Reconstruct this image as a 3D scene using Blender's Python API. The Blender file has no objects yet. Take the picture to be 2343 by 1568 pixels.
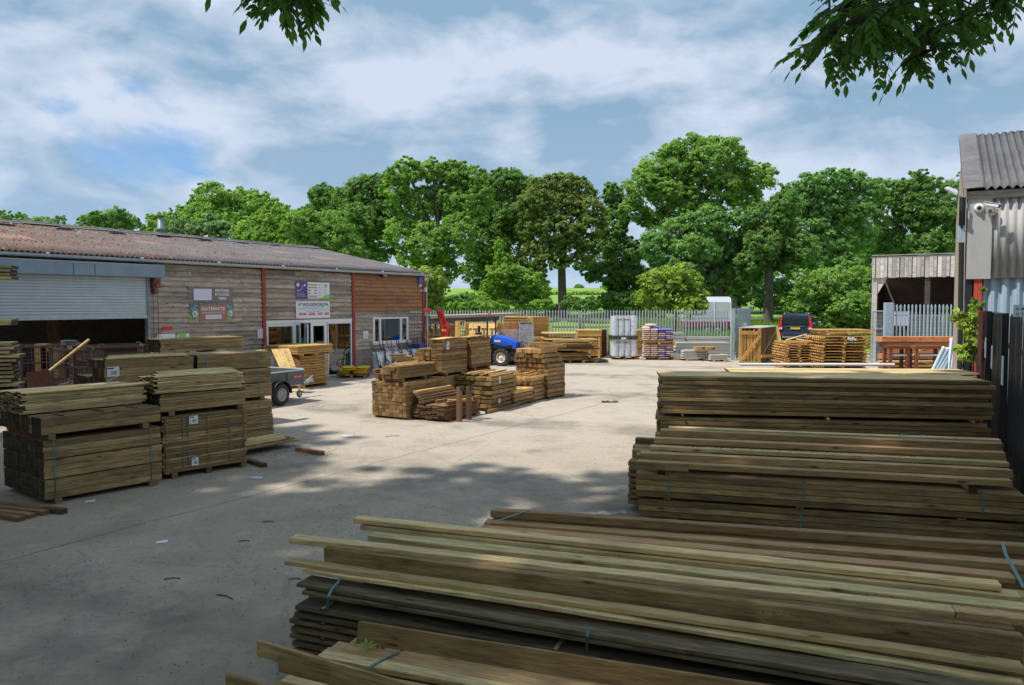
import bpy, bmesh, math, random
import numpy as np
from mathutils import Vector, Matrix, Euler
R = math.radians
sc = bpy.context.scene
COL = sc.collection
random.seed(7)
CAMH = 2.7
F, CX, CY = 1786.0, 1171.0, 784.0
TP = 90.0/1786.0
PITCH = math.atan(TP)
CP, SP = math.cos(PITCH), math.sin(PITCH)
# ---- photo measurements to metres -------------------------------------------------
def ray(x, y):
    xc = (x-CX)/F; yc = -(y-CY)/F
    return (xc, CP+yc*SP, -SP+yc*CP)
def gp(x, y, z=0.0):
    d = ray(x, y); t = (z-CAMH)/d[2]
    return Vector((d[0]*t, d[1]*t, z))
def at(x, y, Y):
    d = ray(x, y); t = Y/d[1]
    return Vector((d[0]*t, Y, CAMH+d[2]*t))

# ---- tagging ------------------------------------------------------------------------
def tag(o, label=None, cat=None, group=None, kind=None):
    if label: o['label'] = label
    if cat: o['category'] = cat
    if group: o['group'] = group
    if kind: o['kind'] = kind
    return o
def thing(name, label, cat, loc=(0, 0, 0), rz=0.0, group=None, kind=None):
    o = bpy.data.objects.new(name, None); COL.objects.link(o)
    o.empty_display_size = .2
    o.location = loc; o.rotation_euler = (0, 0, rz)
    return tag(o, label, cat, group, kind)

# ---- mesh builder ---------------------------------------------------------------------
class MB:
    def __init__(s): s.v = []; s.f = []; s.r = []; s.mi = []
    def add(s, vs, fs, rnd=0.0, mi=0):
        b = len(s.v); s.v += [tuple(v) for v in vs]
        for f in fs:
            s.f.append(tuple(b+i for i in f)); s.r.append(rnd); s.mi.append(mi)
        return s
    def box(s, x0, x1, y0, y1, z0, z1, rnd=0.0, mi=0):
        v = [(x0,y0,z0),(x1,y0,z0),(x1,y1,z0),(x0,y1,z0),(x0,y0,z1),(x1,y0,z1),(x1,y1,z1),(x0,y1,z1)]
        return s.add(v, [(0,3,2,1),(4,5,6,7),(0,1,5,4),(1,2,6,5),(2,3,7,6),(3,0,4,7)], rnd, mi)
    def obox(s, p0, p1, w, h, up=(0,0,1), rnd=0.0, mi=0, w1=None, h1=None):
        """bar from p0 to p1 with cross section w (side) x h (up), centred"""
        p0 = Vector(p0); p1 = Vector(p1); d = (p1-p0).normalized(); up = Vector(up)
        sd = d.cross(up)
        if sd.length < 1e-5: sd = d.cross(Vector((1, 0, 0)))
        sd.normalize(); u = sd.cross(d).normalized()
        w1 = w if w1 is None else w1; h1 = h if h1 is None else h1
        v = []
        for p, a, b in ((p0, w, h), (p1, w1, h1)):
            for sx, sy in ((-1,-1),(1,-1),(1,1),(-1,1)):
                v.append(p+sd*(sx*a/2)+u*(sy*b/2))
        return s.add(v, [(0,1,2,3),(7,6,5,4),(0,4,5,1),(1,5,6,2),(2,6,7,3),(3,7,4,0)], rnd, mi)
    def tube(s, pts, rad, n=8, rnd=0.0, mi=0, caps=True):
        pts = [Vector(p) for p in pts]
        if not isinstance(rad, (list, tuple)): rad = [rad]*len(pts)
        vs = []; fs = []
        ref = None
        for i, p in enumerate(pts):
            a = pts[max(i-1, 0)]; b = pts[min(i+1, len(pts)-1)]
            d = (b-a).normalized()
            if ref is None:
                ref = d.cross(Vector((0, 0, 1)))
                if ref.length < .05: ref = d.cross(Vector((1, 0, 0)))
            ref = (ref-d*ref.dot(d)).normalized(); up = ref.cross(d)
            for k in range(n):
                t = 2*math.pi*k/n
                vs.append(p+(ref*math.cos(t)+up*math.sin(t))*rad[i])
        for i in range(len(pts)-1):
            for k in range(n):
                k2 = (k+1) % n
                fs.append((i*n+k, i*n+k2, (i+1)*n+k2, (i+1)*n+k))
        if caps:
            fs.append(tuple(range(n-1, -1, -1))); fs.append(tuple((len(pts)-1)*n+k for k in range(n)))
        return s.add(vs, fs, rnd, mi)
    def lathe(s, prof, c=(0,0,0), axis='z', n=24, rnd=0.0, mi=0):
        """prof = [(r, h)...] round the axis"""
        vs = []; fs = []
        for r, h in prof:
            for k in range(n):
                t = 2*math.pi*k/n; a, b = r*math.cos(t), r*math.sin(t)
                p = {'z': (a, b, h), 'x': (h, a, b), 'y': (b, h, a)}[axis]
                vs.append((p[0]+c[0], p[1]+c[1], p[2]+c[2]))
        for i in range(len(prof)-1):
            for k in range(n):
                k2 = (k+1) % n
                fs.append((i*n+k, i*n+k2, (i+1)*n+k2, (i+1)*n+k))
        return s.add(vs, fs, rnd, mi)
    def prism(s, poly, h, fn, rnd=0.0, mi=0):
        """poly of 2D points extruded by h; fn(a,b,c)->xyz"""
        n = len(poly)
        vs = [fn(a, b, 0) for a, b in poly]+[fn(a, b, h) for a, b in poly]
        fs = [tuple(range(n-1, -1, -1)), tuple(range(n, 2*n))]
        fs += [(i, (i+1) % n, n+(i+1) % n, n+i) for i in range(n)]
        return s.add(vs, fs, rnd, mi)
    def mesh(s, name, off=None, rz=0.0):
        v = s.v
        if off is not None:
            c, sn = math.cos(-rz), math.sin(-rz)
            v = [((x-off[0])*c-(y-off[1])*sn, (x-off[0])*sn+(y-off[1])*c, z-off[2]) for x, y, z in v]
        me = bpy.data.meshes.new(name); me.from_pydata(v, [], s.f); me.update()
        a = me.attributes.new('rnd', 'FLOAT', 'FACE'); a.data.foreach_set('value', s.r)
        if any(s.mi): me.polygons.foreach_set('material_index', s.mi)
        return me
    def build(s, name, m, parent=None, world=False, smooth=False, fix=False):
        off = None; rz = 0
        if world and parent is not None:
            off = parent.location; rz = parent.rotation_euler.z
        me = s.mesh(name, off, rz)
        for k in (m if isinstance(m, (list, tuple)) else [m]): me.materials.append(k)
        if fix:
            bm = bmesh.new(); bm.from_mesh(me); bmesh.ops.recalc_face_normals(bm, faces=bm.faces); bm.to_mesh(me); bm.free()
        if smooth: me.polygons.foreach_set('use_smooth', [True]*len(me.polygons))
        o = bpy.data.objects.new(name, me); COL.objects.link(o)
        if parent is not None: o.parent = parent
        return o
def inst(name, me, parent=None, loc=(0,0,0), rot=(0,0,0), scale=None):
    o = bpy.data.objects.new(name, me); COL.objects.link(o)
    o.location = loc; o.rotation_euler = rot
    if scale: o.scale = scale
    if parent is not None: o.parent = parent
    return o

# ---- materials ---------------------------------------------------------------------
class NT:
    def __init__(s, name):
        s.m = bpy.data.materials.new(name); s.m.use_nodes = True
        s.t = s.m.node_tree; s.p = s.t.nodes['Principled BSDF']
    def n(s, typ, **kw):
        nd = s.t.nodes.new('ShaderNode'+typ)
        for k, v in kw.items(): setattr(nd, k, v)
        return nd
    def L(s, a, b): s.t.links.new(a, b)
    def val(s, sock, v):
        if isinstance(v, (int, float)): sock.default_value = v
        elif isinstance(v, (tuple, list)):
            sock.default_value = tuple(v)+((1.0,) if len(v) == 3 and len(sock.default_value) == 4 else ())
        else: s.L(v, sock)
    def math(s, op, a, b=0.0, c=0.0, clamp=False):
        nd = s.n('Math', operation=op); nd.use_clamp = clamp
        s.val(nd.inputs[0], a); s.val(nd.inputs[1], b); s.val(nd.inputs[2], c); return nd.outputs[0]
    def mix(s, f, a, b, mode='MIX'):
        nd = s.n('Mix'); nd.data_type = 'RGBA'; nd.blend_type = mode
        s.val(nd.inputs[0], f); s.val(nd.inputs[6], a); s.val(nd.inputs[7], b); return nd.outputs[2]
    def coord(s, kind='Object'): return s.n('TexCoord').outputs[kind]
    def geo(s, k='Position'): return s.n('NewGeometry').outputs[k]
    def map(s, v, scale=(1,1,1), loc=(0,0,0), rot=(0,0,0)):
        nd = s.n('Mapping'); s.L(v, nd.inputs[0])
        s.val(nd.inputs[1], loc); s.val(nd.inputs[2], rot); s.val(nd.inputs[3], scale); return nd.outputs[0]
    def noise(s, v, scale, detail=3.0, rough=.55, dist=0.0, out=0):
        nd = s.n('TexNoise'); s.L(v, nd.inputs['Vector'])
        nd.inputs['Scale'].default_value = scale; nd.inputs['Detail'].default_value = detail
        nd.inputs['Roughness'].default_value = rough; nd.inputs['Distortion'].default_value = dist
        return nd.outputs[out]
    def voro(s, v, scale, feature='F1', out='Distance', rnd=1.0):
        nd = s.n('TexVoronoi'); nd.feature = feature; s.L(v, nd.inputs['Vector'])
        nd.inputs['Scale'].default_value = scale; nd.inputs['Randomness'].default_value = rnd; return nd.outputs[out]
    def ramp(s, f, a, b, c0=0.0, c1=1.0):
        nd = s.n('MapRange'); nd.clamp = True; s.val(nd.inputs[0], f)
        for i, v in enumerate((a, b, c0, c1)): s.val(nd.inputs[i+1], v)
        return nd.outputs[0]
    def sep(s, v):
        nd = s.n('SeparateXYZ'); s.L(v, nd.inputs[0]); return nd.outputs
    def rnd(s):
        oi = s.n('ObjectInfo').outputs['Random']
        at_ = s.n('Attribute'); at_.attribute_name = 'rnd'
        return s.math('FRACT', s.math('ADD', oi, at_.outputs['Fac']))
    def bump(s, h, strength=.3, dist=.01):
        nd = s.n('Bump'); nd.inputs['Strength'].default_value = strength
        nd.inputs['Distance'].default_value = dist; s.L(h, nd.inputs['Height']); s.L(nd.outputs[0], s.p.inputs['Normal'])
    def out(s, color=None, rough=None, metal=None, spec=None):
        if color is not None: s.val(s.p.inputs['Base Color'], color)
        if rough is not None: s.val(s.p.inputs['Roughness'], rough)
        if metal is not None: s.val(s.p.inputs['Metallic'], metal)
        if spec is not None: s.val(s.p.inputs['Specular IOR Level'], spec)
        return s.m
def simple(name, c, rough=.6, metal=0.0, var=.25, scale=6.0, bump=.0, spec=None, dirt=None):
    t = NT(name); v = t.coord()
    n1 = t.noise(v, scale, 5, .6)
    k = t.ramp(n1, .3, .7, 1-var, 1+var*.6)
    col = t.mix(1.0, tuple(c), (1, 1, 1), 'MULTIPLY')
    nd = t.n('VectorMath', operation='SCALE'); t.L(col, nd.inputs[0]); t.L(k, nd.inputs[3])
    col = nd.outputs[0]
    if dirt:
        n2 = t.noise(v, scale*.45, 6, .7)
        col = t.mix(t.ramp(n2, .48, .72, 0, .7), col, dirt)
    if bump: t.bump(n1, bump, .01)
    return t.out(col, rough, metal, spec)
def wood(name, c1, c2, end=(.10,.07,.035), knot=.85, moss=None, wet=None, rough=.82, gs=1.0, varh=.36):
    """sawn softwood: grain runs along local x; end grain on the faces across x"""
    t = NT(name); r = t.rnd()
    v0 = t.coord(); off = t.n('CombineXYZ')
    r37 = t.math('MULTIPLY', r, 37.0)
    t.L(r37, off.inputs[0]); t.L(t.math('MULTIPLY', r, 91.0), off.inputs[1]); t.L(r37, off.inputs[2])
    add = t.n('VectorMath', operation='ADD'); t.L(v0, add.inputs[0]); t.L(off.outputs[0], add.inputs[1])
    v = add.outputs[0]
    vg = t.map(v, (2.6*gs, 42*gs, 42*gs))
    warp = t.noise(t.map(v, (1.6, 3, 3)), 1.0, 2, .5, out=1)
    wv = t.n('VectorMath', operation='MULTIPLY_ADD'); t.L(warp, wv.inputs[0]); wv.inputs[1].default_value = (.3, 3.2, 3.2); t.L(vg, wv.inputs[2])
    g = t.noise(wv.outputs[0], 1.0, 4, .65)
    big = t.noise(t.map(v, (.7, 2.2, 2.2)), 1.0, 3, .6)
    col = t.mix(t.ramp(g, .36, .60), c2, c1)
    fine = t.noise(t.map(v, (6, 90, 90)), 1.0, 3, .7)
    col = t.mix(t.ramp(fine, .50, .66, 0, .55), col, tuple(k*.55 for k in c2))
    st2 = t.noise(t.map(v, (2.2, 9, 9)), 1.0, 5, .7)
    col = t.mix(t.ramp(st2, .50, .68, 0, .5), col, tuple(k*.45 for k in c2))
    # broad tone
    tone = t.math('ADD', t.ramp(r, 0, 1, 1-varh, 1+varh), t.ramp(big, .25, .75, -.22, .22))
    nd = t.n('VectorMath', operation='SCALE'); t.L(col, nd.inputs[0]); t.L(tone, nd.inputs[3]); col = nd.outputs[0]
    # hue shift per board towards pale / pink
    r2 = t.math('FRACT', t.math('MULTIPLY', r, 7.31))
    col = t.mix(t.ramp(r2, .55, 1.0, 0, .35), col, (c1[0]*1.25, c1[1]*1.02, c1[2]*.95))
    # knots
    kd = t.voro(t.map(v, (2.1, 8.5, 8.5)), 1.0)
    col = t.mix(t.math('MULTIPLY', t.ramp(kd, .10, .13, 0, 1), t.ramp(kd, .13, .24, .45, 0)), col, (c1[0]*.55, c1[1]*.42, c1[2]*.3))
    col = t.mix(t.ramp(kd, .08, .13, knot, 0), col, (c2[0]*.26, c2[1]*.18, c2[2]*.14))
    if moss:
        mn = t.noise(t.map(v, (1.5, 4, 4)), 1.0, 5, .7)
        col = t.mix(t.ramp(mn, .5, .72, 0, .75), col, moss)
    if wet:
        wn = t.noise(t.map(v, (.5, 1.6, 1.6)), 1.0, 5, .65)
        col = t.mix(t.ramp(wn, .5, .7, 0, .7), col, wet)
    nrm = t.sep(t.n('TexCoord').outputs['Normal'])
    ax = t.math('ABSOLUTE', nrm[0])
    ring = t.noise(t.map(v, (30, 60, 60)), 1.0, 3, .6)
    ecol = t.mix(t.ramp(ring, .35, .65), end, (end[0]*1.5, end[1]*1.45, end[2]*1.4))
    nd2 = t.n('VectorMath', operation='SCALE'); t.L(ecol, nd2.inputs[0]); t.L(t.ramp(r, 0, 1, .6, 1.5), nd2.inputs[3])
    col = t.mix(t.ramp(ax, .6, .8), col, nd2.outputs[0])
    t.bump(g, .5, .004)
    return t.out(col, rough, 0, .25)

M = {}
M['w_green'] = wood('wood_treated_green', (.45,.31,.145), (.23,.155,.07), end=(.035,.027,.016), wet=(.12,.095,.05))  # treated wood and dark end grain, deepened with pack-side shade put into the colour
M['w_greenpale'] = wood('wood_treated_pale', (.78,.60,.30), (.48,.36,.18), end=(.06,.045,.028), moss=(.36,.33,.14))
M['w_pink'] = wood('wood_treated_reddish', (.56,.37,.18), (.37,.23,.11), end=(.12,.08,.045))
M['w_dark_shaded'] = wood('wood_dark_shaded', (.20,.155,.09), (.095,.072,.042), end=(.04,.03,.02))  # weathered dark wood; the shade of the gap is put into its colour too
M['w_mid'] = wood('wood_treated_brown', (.39,.255,.12), (.24,.15,.065), end=(.17,.105,.045), wet=(.15,.09,.035))
M['w_midmoss'] = wood('wood_treated_mossy', (.38,.245,.105), (.23,.145,.055), end=(.16,.115,.04), moss=(.15,.17,.05))
M['w_dark'] = wood('wood_dark_brown', (.26,.155,.075), (.15,.085,.04), end=(.10,.055,.035))
M['w_top'] = wood('wood_fresh_brown', (.64,.42,.17), (.48,.29,.10), end=(.32,.2,.08))
M['w_orange'] = wood('wood_panel_orange', (.64,.41,.15), (.45,.26,.075), end=(.42,.25,.09), varh=.18)
M['w_beige'] = wood('wood_fresh_beige', (.82,.60,.26), (.68,.44,.16), end=(.55,.36,.15), varh=.1)
M['w_gate'] = wood('wood_gate', (.60,.35,.12), (.46,.24,.07), end=(.4,.24,.1), varh=.15)
M['w_red'] = wood('wood_red_cedar', (.52,.21,.085), (.38,.13,.05), end=(.3,.13,.06))
M['w_bench'] = wood('wood_bench_brown', (.20,.075,.04), (.13,.05,.03), end=(.12,.05,.03))
M['w_grey'] = wood('wood_weathered_grey', (.50,.43,.355), (.31,.26,.21), end=(.22,.18,.14), wet=(.20,.165,.13), varh=.3)
M['w_clad_o'] = wood('wood_stained_orange', (.43,.215,.105), (.31,.145,.065), end=(.3,.15,.08), wet=(.30,.19,.12), varh=.16)
M['w_white'] = wood('wood_weathered_silver', (.64,.61,.57), (.44,.415,.385), end=(.3,.25,.2))
M['white_paint'] = simple('white_plastic', (.78,.80,.82), .35, var=.06)
M['paper'] = simple('white_paper', (.80,.82,.84), .8, var=.08, scale=25)
M['lilac'] = simple('white_lilac', (.72,.70,.84), .6, var=.05)
M['red_post'] = simple('red_oxide_paint', (.34,.045,.03), .55, var=.25, scale=9)
M['galv'] = simple('galvanised_steel', (.46,.52,.55), .42, .35, var=.2, scale=12)
M['galv_blue'] = simple('galvanised_steel_blueish', (.42,.52,.60), .45, .25, var=.2, scale=14)
M['steel_grey'] = simple('grey_steel_sheet', (.28,.32,.34), .5, .3, var=.2, scale=5, dirt=(.2,.18,.15))
M['shutter'] = simple('shutter_pale', (.50,.57,.60), .45, .1, var=.08, scale=3)
M['trailer_grey'] = simple('trailer_grey_steel', (.125,.135,.13), .6, .0, var=.2, scale=5, dirt=(.13,.11,.09))
M['header'] = simple('grey_painted_box', (.24,.315,.38), .5, .1, var=.12, scale=2.5, dirt=(.18,.24,.28))
M['gutter'] = simple('grey_gutter', (.40,.43,.44), .5, 0, var=.15, scale=4)
M['black'] = simple('black_paint', (.018,.019,.022), .5, 0, var=.3, scale=10)
M['black_shiny'] = simple('black_steel', (.03,.033,.04), .35, .2, var=.3, scale=10)
M['rubber'] = simple('rubber', (.035,.035,.037), .8, 0, var=.3, scale=20, bump=.2)
M['rust'] = simple('rusty_steel', (.11,.07,.055), .8, .1, var=.4, scale=14)
M['rustred'] = simple('red_brown_paint', (.22,.07,.05), .6, 0, var=.25, scale=8)
M['strap'] = simple('strapping_blue_green', (.10,.24,.23), .45, 0, var=.15, scale=20)
M['strapdark'] = simple('strapping_grey', (.07,.11,.11), .45, 0, var=.15, scale=20)
M['strapg'] = simple('strapping_green', (.30,.62,.22), .4, 0, var=.1)
M['tractor_blue'] = simple('blue_paint', (.015,.10,.55), .25, 0, var=.08)
M['crane_red'] = simple('red_paint', (.60,.03,.025), .3, 0, var=.1)
M['cream'] = simple('cream_paint', (.72,.68,.52), .4, 0, var=.08)
M['carblue'] = simple('dark_blue_car_paint', (.04,.06,.11), .22, .3, var=.05)
M['lampred'] = simple('red_lamp', (.60,.02,.02), .2, 0, var=.05)
M['plate'] = simple('yellow_plate', (.80,.50,.03), .4, 0, var=.05)
M['chrome'] = simple('chrome', (.75,.77,.8), .15, .9, var=.03)
M['yellow'] = simple('yellow_plastic', (.80,.55,.03), .45, 0, var=.18, scale=14)
M['tan'] = simple('tan_plastic', (.62,.46,.39), .4, 0, var=.15, scale=9)
M['purple'] = simple('purple_print', (.17,.14,.46), .4, 0, var=.12, scale=9)
M['maroon'] = simple('maroon_paint', (.30,.03,.06), .5, 0, var=.15)
M['concrete'] = simple('cast_concrete', (.42,.41,.37), .85, 0, var=.2, scale=10, bump=.15)
M['block'] = simple('block_wall', (.36,.29,.26), .85, 0, var=.2, scale=6, bump=.2)
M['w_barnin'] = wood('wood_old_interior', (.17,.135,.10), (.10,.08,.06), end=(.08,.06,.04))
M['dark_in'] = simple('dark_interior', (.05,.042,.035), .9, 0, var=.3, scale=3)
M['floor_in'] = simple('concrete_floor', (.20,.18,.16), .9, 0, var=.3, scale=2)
M['blue_box'] = simple('blue_plastic', (.05,.10,.38), .35, 0, var=.15)
M['bluebox2'] = simple('alarm_blue', (.04,.13,.42), .4, 0, var=.08)
M['alu'] = simple('aluminium_skin', (.66,.68,.72), .35, .2, var=.06)
M['stone'] = simple('dark_tarp', (.02,.022,.028), .6, 0, var=.2)
M['green_print'] = simple('green_print', (.04,.32,.12), .5, 0, var=.05)
M['lime'] = simple('lime_print', (.28,.62,.08), .5, 0, var=.05)
M['violet'] = simple('violet_print', (.10,.06,.24), .5, 0, var=.08)
M['brownprint'] = simple('brown_print', (.24,.175,.15), .55, 0, var=.06)
M['terracotta'] = simple('terracotta_print', (.40,.19,.12), .55, 0, var=.05)
M['redprint'] = simple('red_print', (.72,.02,.05), .5, 0, var=.03)
M['navy'] = simple('navy_print', (.05,.08,.16), .5, 0, var=.03)
M['greyprint'] = simple('grey_print', (.33,.38,.42), .5, 0, var=.03)
M['teal'] = simple('teal_blind', (.03,.33,.42), .6, 0, var=.05)
M['tub'] = simple('galvanised_tray', (.74,.80,.84), .4, .05, var=.12, scale=8)
M['orange_lamp'] = simple('orange_lamp', (.85,.12,.02), .3, 0, var=.03)
M['bark'] = simple('bark', (.115,.095,.075), .9, 0, var=.4, scale=5, bump=.5)
M['twig'] = simple('twig', (.05,.042,.03), .9, 0, var=.3, scale=8)

def glass(name, tint=(.75,.82,.84), refl=.25):
    t = NT(name); t.t.nodes.remove(t.p)
    tr = t.n('BsdfTransparent'); tr.inputs[0].default_value = tuple(tint)+(1,)
    gl = t.n('BsdfGlossy'); gl.inputs['Roughness'].default_value = .02; gl.inputs[0].default_value = (.9,.95,1,1)
    fr = t.n('Fresnel'); fr.inputs[0].default_value = 1.5
    f = t.math('ADD', t.math('MULTIPLY', fr.outputs[0], .9), refl*.4)
    mx = t.n('MixShader'); t.L(f, mx.inputs[0]); t.L(tr.outputs[0], mx.inputs[1]); t.L(gl.outputs[0], mx.inputs[2])
    t.L(mx.outputs[0], t.t.nodes['Material Output'].inputs[0]); return t.m
M['glass'] = glass('window_glass')
M['carglass'] = simple('car_glass', (.02,.03,.035), .06, 0, var=.02)
def plastic_wrap(name, col, alpha=.35):
    t = NT(name); v = t.coord(); n = t.noise(v, 9, 5, .7, 1.5)
    t.val(t.p.inputs['Alpha'], t.ramp(n, .35, .65, alpha*.4, min(1, alpha*1.6)))
    t.bump(n, .8, .03)
    return t.out(col, .18, 0, .8)
M['wrap'] = plastic_wrap('clear_stretch_wrap', (.72,.77,.84), .24)
M['wrapblack'] = plastic_wrap('black_stretch_wrap', (.02,.022,.025), .95)
M['wrapclear'] = plastic_wrap('clear_film', (.75,.62,.58), .38)

def leafmat(name, c, c2, tr=.35, spec=.25):
    t = NT(name); a = t.n('Attribute'); a.attribute_name = 'rnd'
    r = a.outputs['Fac']
    col = t.mix(t.ramp(r, .0, 1), c, c2)
    t.out(col, .55, 0, spec)
    tl = t.n('BsdfTranslucent'); nd = t.n('VectorMath', operation='MULTIPLY'); t.L(col, nd.inputs[0]); nd.inputs[1].default_value = (1.3, 1.5, .7)
    t.L(nd.outputs[0], tl.inputs[0])
    mx = t.n('MixShader'); mx.inputs[0].default_value = tr
    t.L(t.p.outputs[0], mx.inputs[1]); t.L(tl.outputs[0], mx.inputs[2])
    t.L(mx.outputs[0], t.t.nodes['Material Output'].inputs[0]); return t.m
M['lf_mid'] = leafmat('leaves_mid', (.16,.31,.065), (.36,.50,.13), .45)
M['lf_dark'] = leafmat('leaves_dark', (.10,.22,.055), (.26,.39,.11), .45)
M['lf_blue'] = leafmat('leaves_bluegreen', (.13,.29,.09), (.31,.46,.15), .45)
M['lf_light'] = leafmat('leaves_light', (.17,.34,.05), (.34,.48,.10), .42)
M['lf_yel'] = leafmat('leaves_yellow', (.24,.38,.05), (.44,.50,.10))
M['lf_rust'] = leafmat('leaves_rusty', (.13,.25,.055), (.29,.30,.085), .42)
M['lf_ash'] = leafmat('leaves_ash', (.06,.14,.03), (.13,.25,.06), .5)
M['lf_sil'] = leafmat('leaves_silvery', (.17,.32,.11), (.34,.46,.24))
M['grassblade'] = leafmat('grass_blades', (.12,.27,.03), (.30,.40,.07))
M['litter'] = simple('leaf_litter', (.045,.033,.022), .9, 0, var=.4, scale=9)
M['flower'] = simple('white_flower', (.8,.8,.72), .8, 0, var=.1)

# corrugated cement roof with lichen
def roofmat(name, lichen=1.0, base=(.135,.128,.135)):
    t = NT(name); v = t.coord()
    b = t.mix(t.ramp(t.noise(v, 1.2, 6, .7), .3, .7), tuple(c*.75 for c in base), tuple(c*1.35 for c in base))
    fine = t.noise(v, 22, 3, .7)
    b = t.mix(t.ramp(fine, .62, .74, 0, .6), b, (.42,.40,.38))
    x = t.sep(v)[0]
    n2 = t.noise(t.map(v, (2.2, .9, .9)), 2.6, 6, .75)
    fall = t.ramp(x, -14, 4, .06, -.08)
    n4 = t.noise(t.map(v, (5.5, 1.6, 1.6)), 4.2, 4, .7)
    m = t.ramp(t.math('ADD', t.math('ADD', t.math('MULTIPLY', n2, .5), t.math('MULTIPLY', n4, .5)), t.math('MULTIPLY', fall, lichen)), .505, .545)
    lc = t.mix(t.ramp(t.noise(v, 5, 4, .7), .35, .65), (.19,.075,.03), (.18,.125,.08))
    b = t.mix(t.math('MULTIPLY', m, .9*min(lichen, 1)), b, lc)
    n3 = t.noise(v, 8, 5, .75)
    b = t.mix(t.ramp(n3, .62, .7, 0, .8*min(lichen, 1)), b, (.10,.07,.05))
    t.bump(t.noise(v, 16, 5, .7), .7, .02)
    return t.out(b, .9, 0, .2)
M['roof'] = roofmat('lichen_cement_sheet')
M['roof2'] = roofmat('cement_sheet_mottled', .0, (.155,.15,.152))
M['pinkpatch'] = simple('pink_rooflight', (.34,.20,.15), .7, 0, var=.25, scale=4)
def sheetmat(name, c, dirt, sc_=3):
    t = NT(name); v = t.coord()
    col = t.mix(t.ramp(t.noise(t.map(v, (1.2, 1.2, .25)), sc_, 6, .7), .3, .75), c, dirt)
    col = t.mix(t.ramp(t.noise(v, 30, 2, .6), .66, .74, 0, .5), col, tuple(k*.5 for k in dirt))
    t.bump(t.noise(v, 30, 3, .7), .2, .01)
    return t.out(col, .75, .05, .3)
M['asb'] = sheetmat('grey_cement_cladding', (.50,.49,.48), (.36,.34,.33))
M['bluesheet'] = sheetmat('blue_steel_cladding', (.40,.52,.61), (.30,.38,.45))

def groundmat():
    t = NT('yard_concrete'); v = t.geo()
    big = t.noise(v, .16, 5, .6); mid = t.noise(v, .9, 6, .65); fine = t.noise(v, 14, 4, .7); gr = t.voro(v, 45)
    dark = (.34,.285,.215); light = (.46,.39,.305)
    col = t.mix(t.ramp(big, .35, .65), dark, light)
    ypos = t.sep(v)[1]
    col = t.mix(t.ramp(ypos, 9, 19, 0, .8), col, (.48,.415,.345))     # blends to a paler tone farther down the yard
    # worn dusty streaks running along the yard
    st = t.noise(t.map(v, (1.1, .16, 1), rot=(0, 0, R(31))), 1.0, 6, .7)
    col = t.mix(t.ramp(st, .5, .72, 0, .6), col, (.45,.39,.33))
    col = t.mix(t.ramp(mid, .50, .68, 0, .38), col, (.20,.17,.135))
    col = t.mix(t.ramp(fine, .5, .72, 0, .38), col, (.15,.13,.11))
    col = t.mix(t.ramp(gr, .0, .16, .35, 0), col, (.55,.52,.48))
    # joint between the two pours
    a = gp(0, 1285); b = gp(1361, 928); d = (b-a).normalized(); nx, ny = -d.y, d.x; c0 = nx*a.x+ny*a.y
    xy = t.sep(v)
    w = t.noise(v, .8, 4, .7)
    dist = t.math('ABSOLUTE', t.math('ADD', t.math('ADD', t.math('MULTIPLY', xy[0], nx), t.math('MULTIPLY', xy[1], ny)), t.math('SUBTRACT', t.math('MULTIPLY', w, .22), c0+.11)))
    col = t.mix(t.ramp(dist, .006, .03, .55, 0), col, (.09,.08,.07))
    tw_ = t.n('TexWave'); tw_.wave_type = 'BANDS'; t.L(t.map(v, (1, 1, 1), rot=(0, 0, R(-58))), tw_.inputs[0]); tw_.inputs['Scale'].default_value = .055; tw_.inputs['Distortion'].default_value = 5.0; tw_.inputs['Detail'].default_value = 2.0; tw_.inputs['Detail Scale'].default_value = .6
    trk = t.math('MULTIPLY', t.ramp(tw_.outputs['Fac'], .70, .92), t.ramp(mid, .35, .6))
    col = t.mix(t.math('MULTIPLY', trk, .6), col, (.17,.15,.125))
    ck = t.voro(t.map(v, (.32, .32, 1)), 1.0, 'DISTANCE_TO_EDGE')
    ckw = t.math('ADD', ck, t.math('MULTIPLY', t.ramp(t.noise(v, 2.5, 4, .7), 0, 1, -.03, .03), 1.0))
    col = t.mix(t.ramp(t.math('ABSOLUTE', ckw), .001, .005, .22, 0), col, (.10,.09,.075))
    oil = t.noise(v, .55, 3, .6)
    col = t.mix(t.ramp(oil, .60, .70, 0, .35), col, (.11,.10,.09))
    saw = t.noise(v, 1.7, 5, .75)
    col = t.mix(t.ramp(saw, .56, .68, 0, .5), col, (.52,.43,.30))
    t.bump(t.noise(v, 40, 4, .75), .35, .012)
    return t.out(col, .92, 0, .2)
M['yard'] = groundmat()
def fieldmat():
    t = NT('pasture'); v = t.geo()
    a = t.mix(t.ramp(t.noise(v, .12, 5, .6), .35, .65), (.15,.29,.045), (.25,.40,.08))
    a = t.mix(t.ramp(t.noise(v, 2.5, 5, .7), .45, .7, 0, .6), a, (.24,.32,.08))
    t.bump(t.noise(v, 9, 4, .7), .5, .1)
    return t.out(a, .95, 0, .1)
M['field'] = fieldmat()
SUN_STR = 3.9; EXPO = 0.30; SKY_OFF = (3.1, .4, -.32)
CL_DARK = (2.3, 3.6, 5.0); CL_LIGHT = (5.3, 6.0, 7.2); CL_HOR = (4.1, 5.5, 7.1)
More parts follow.
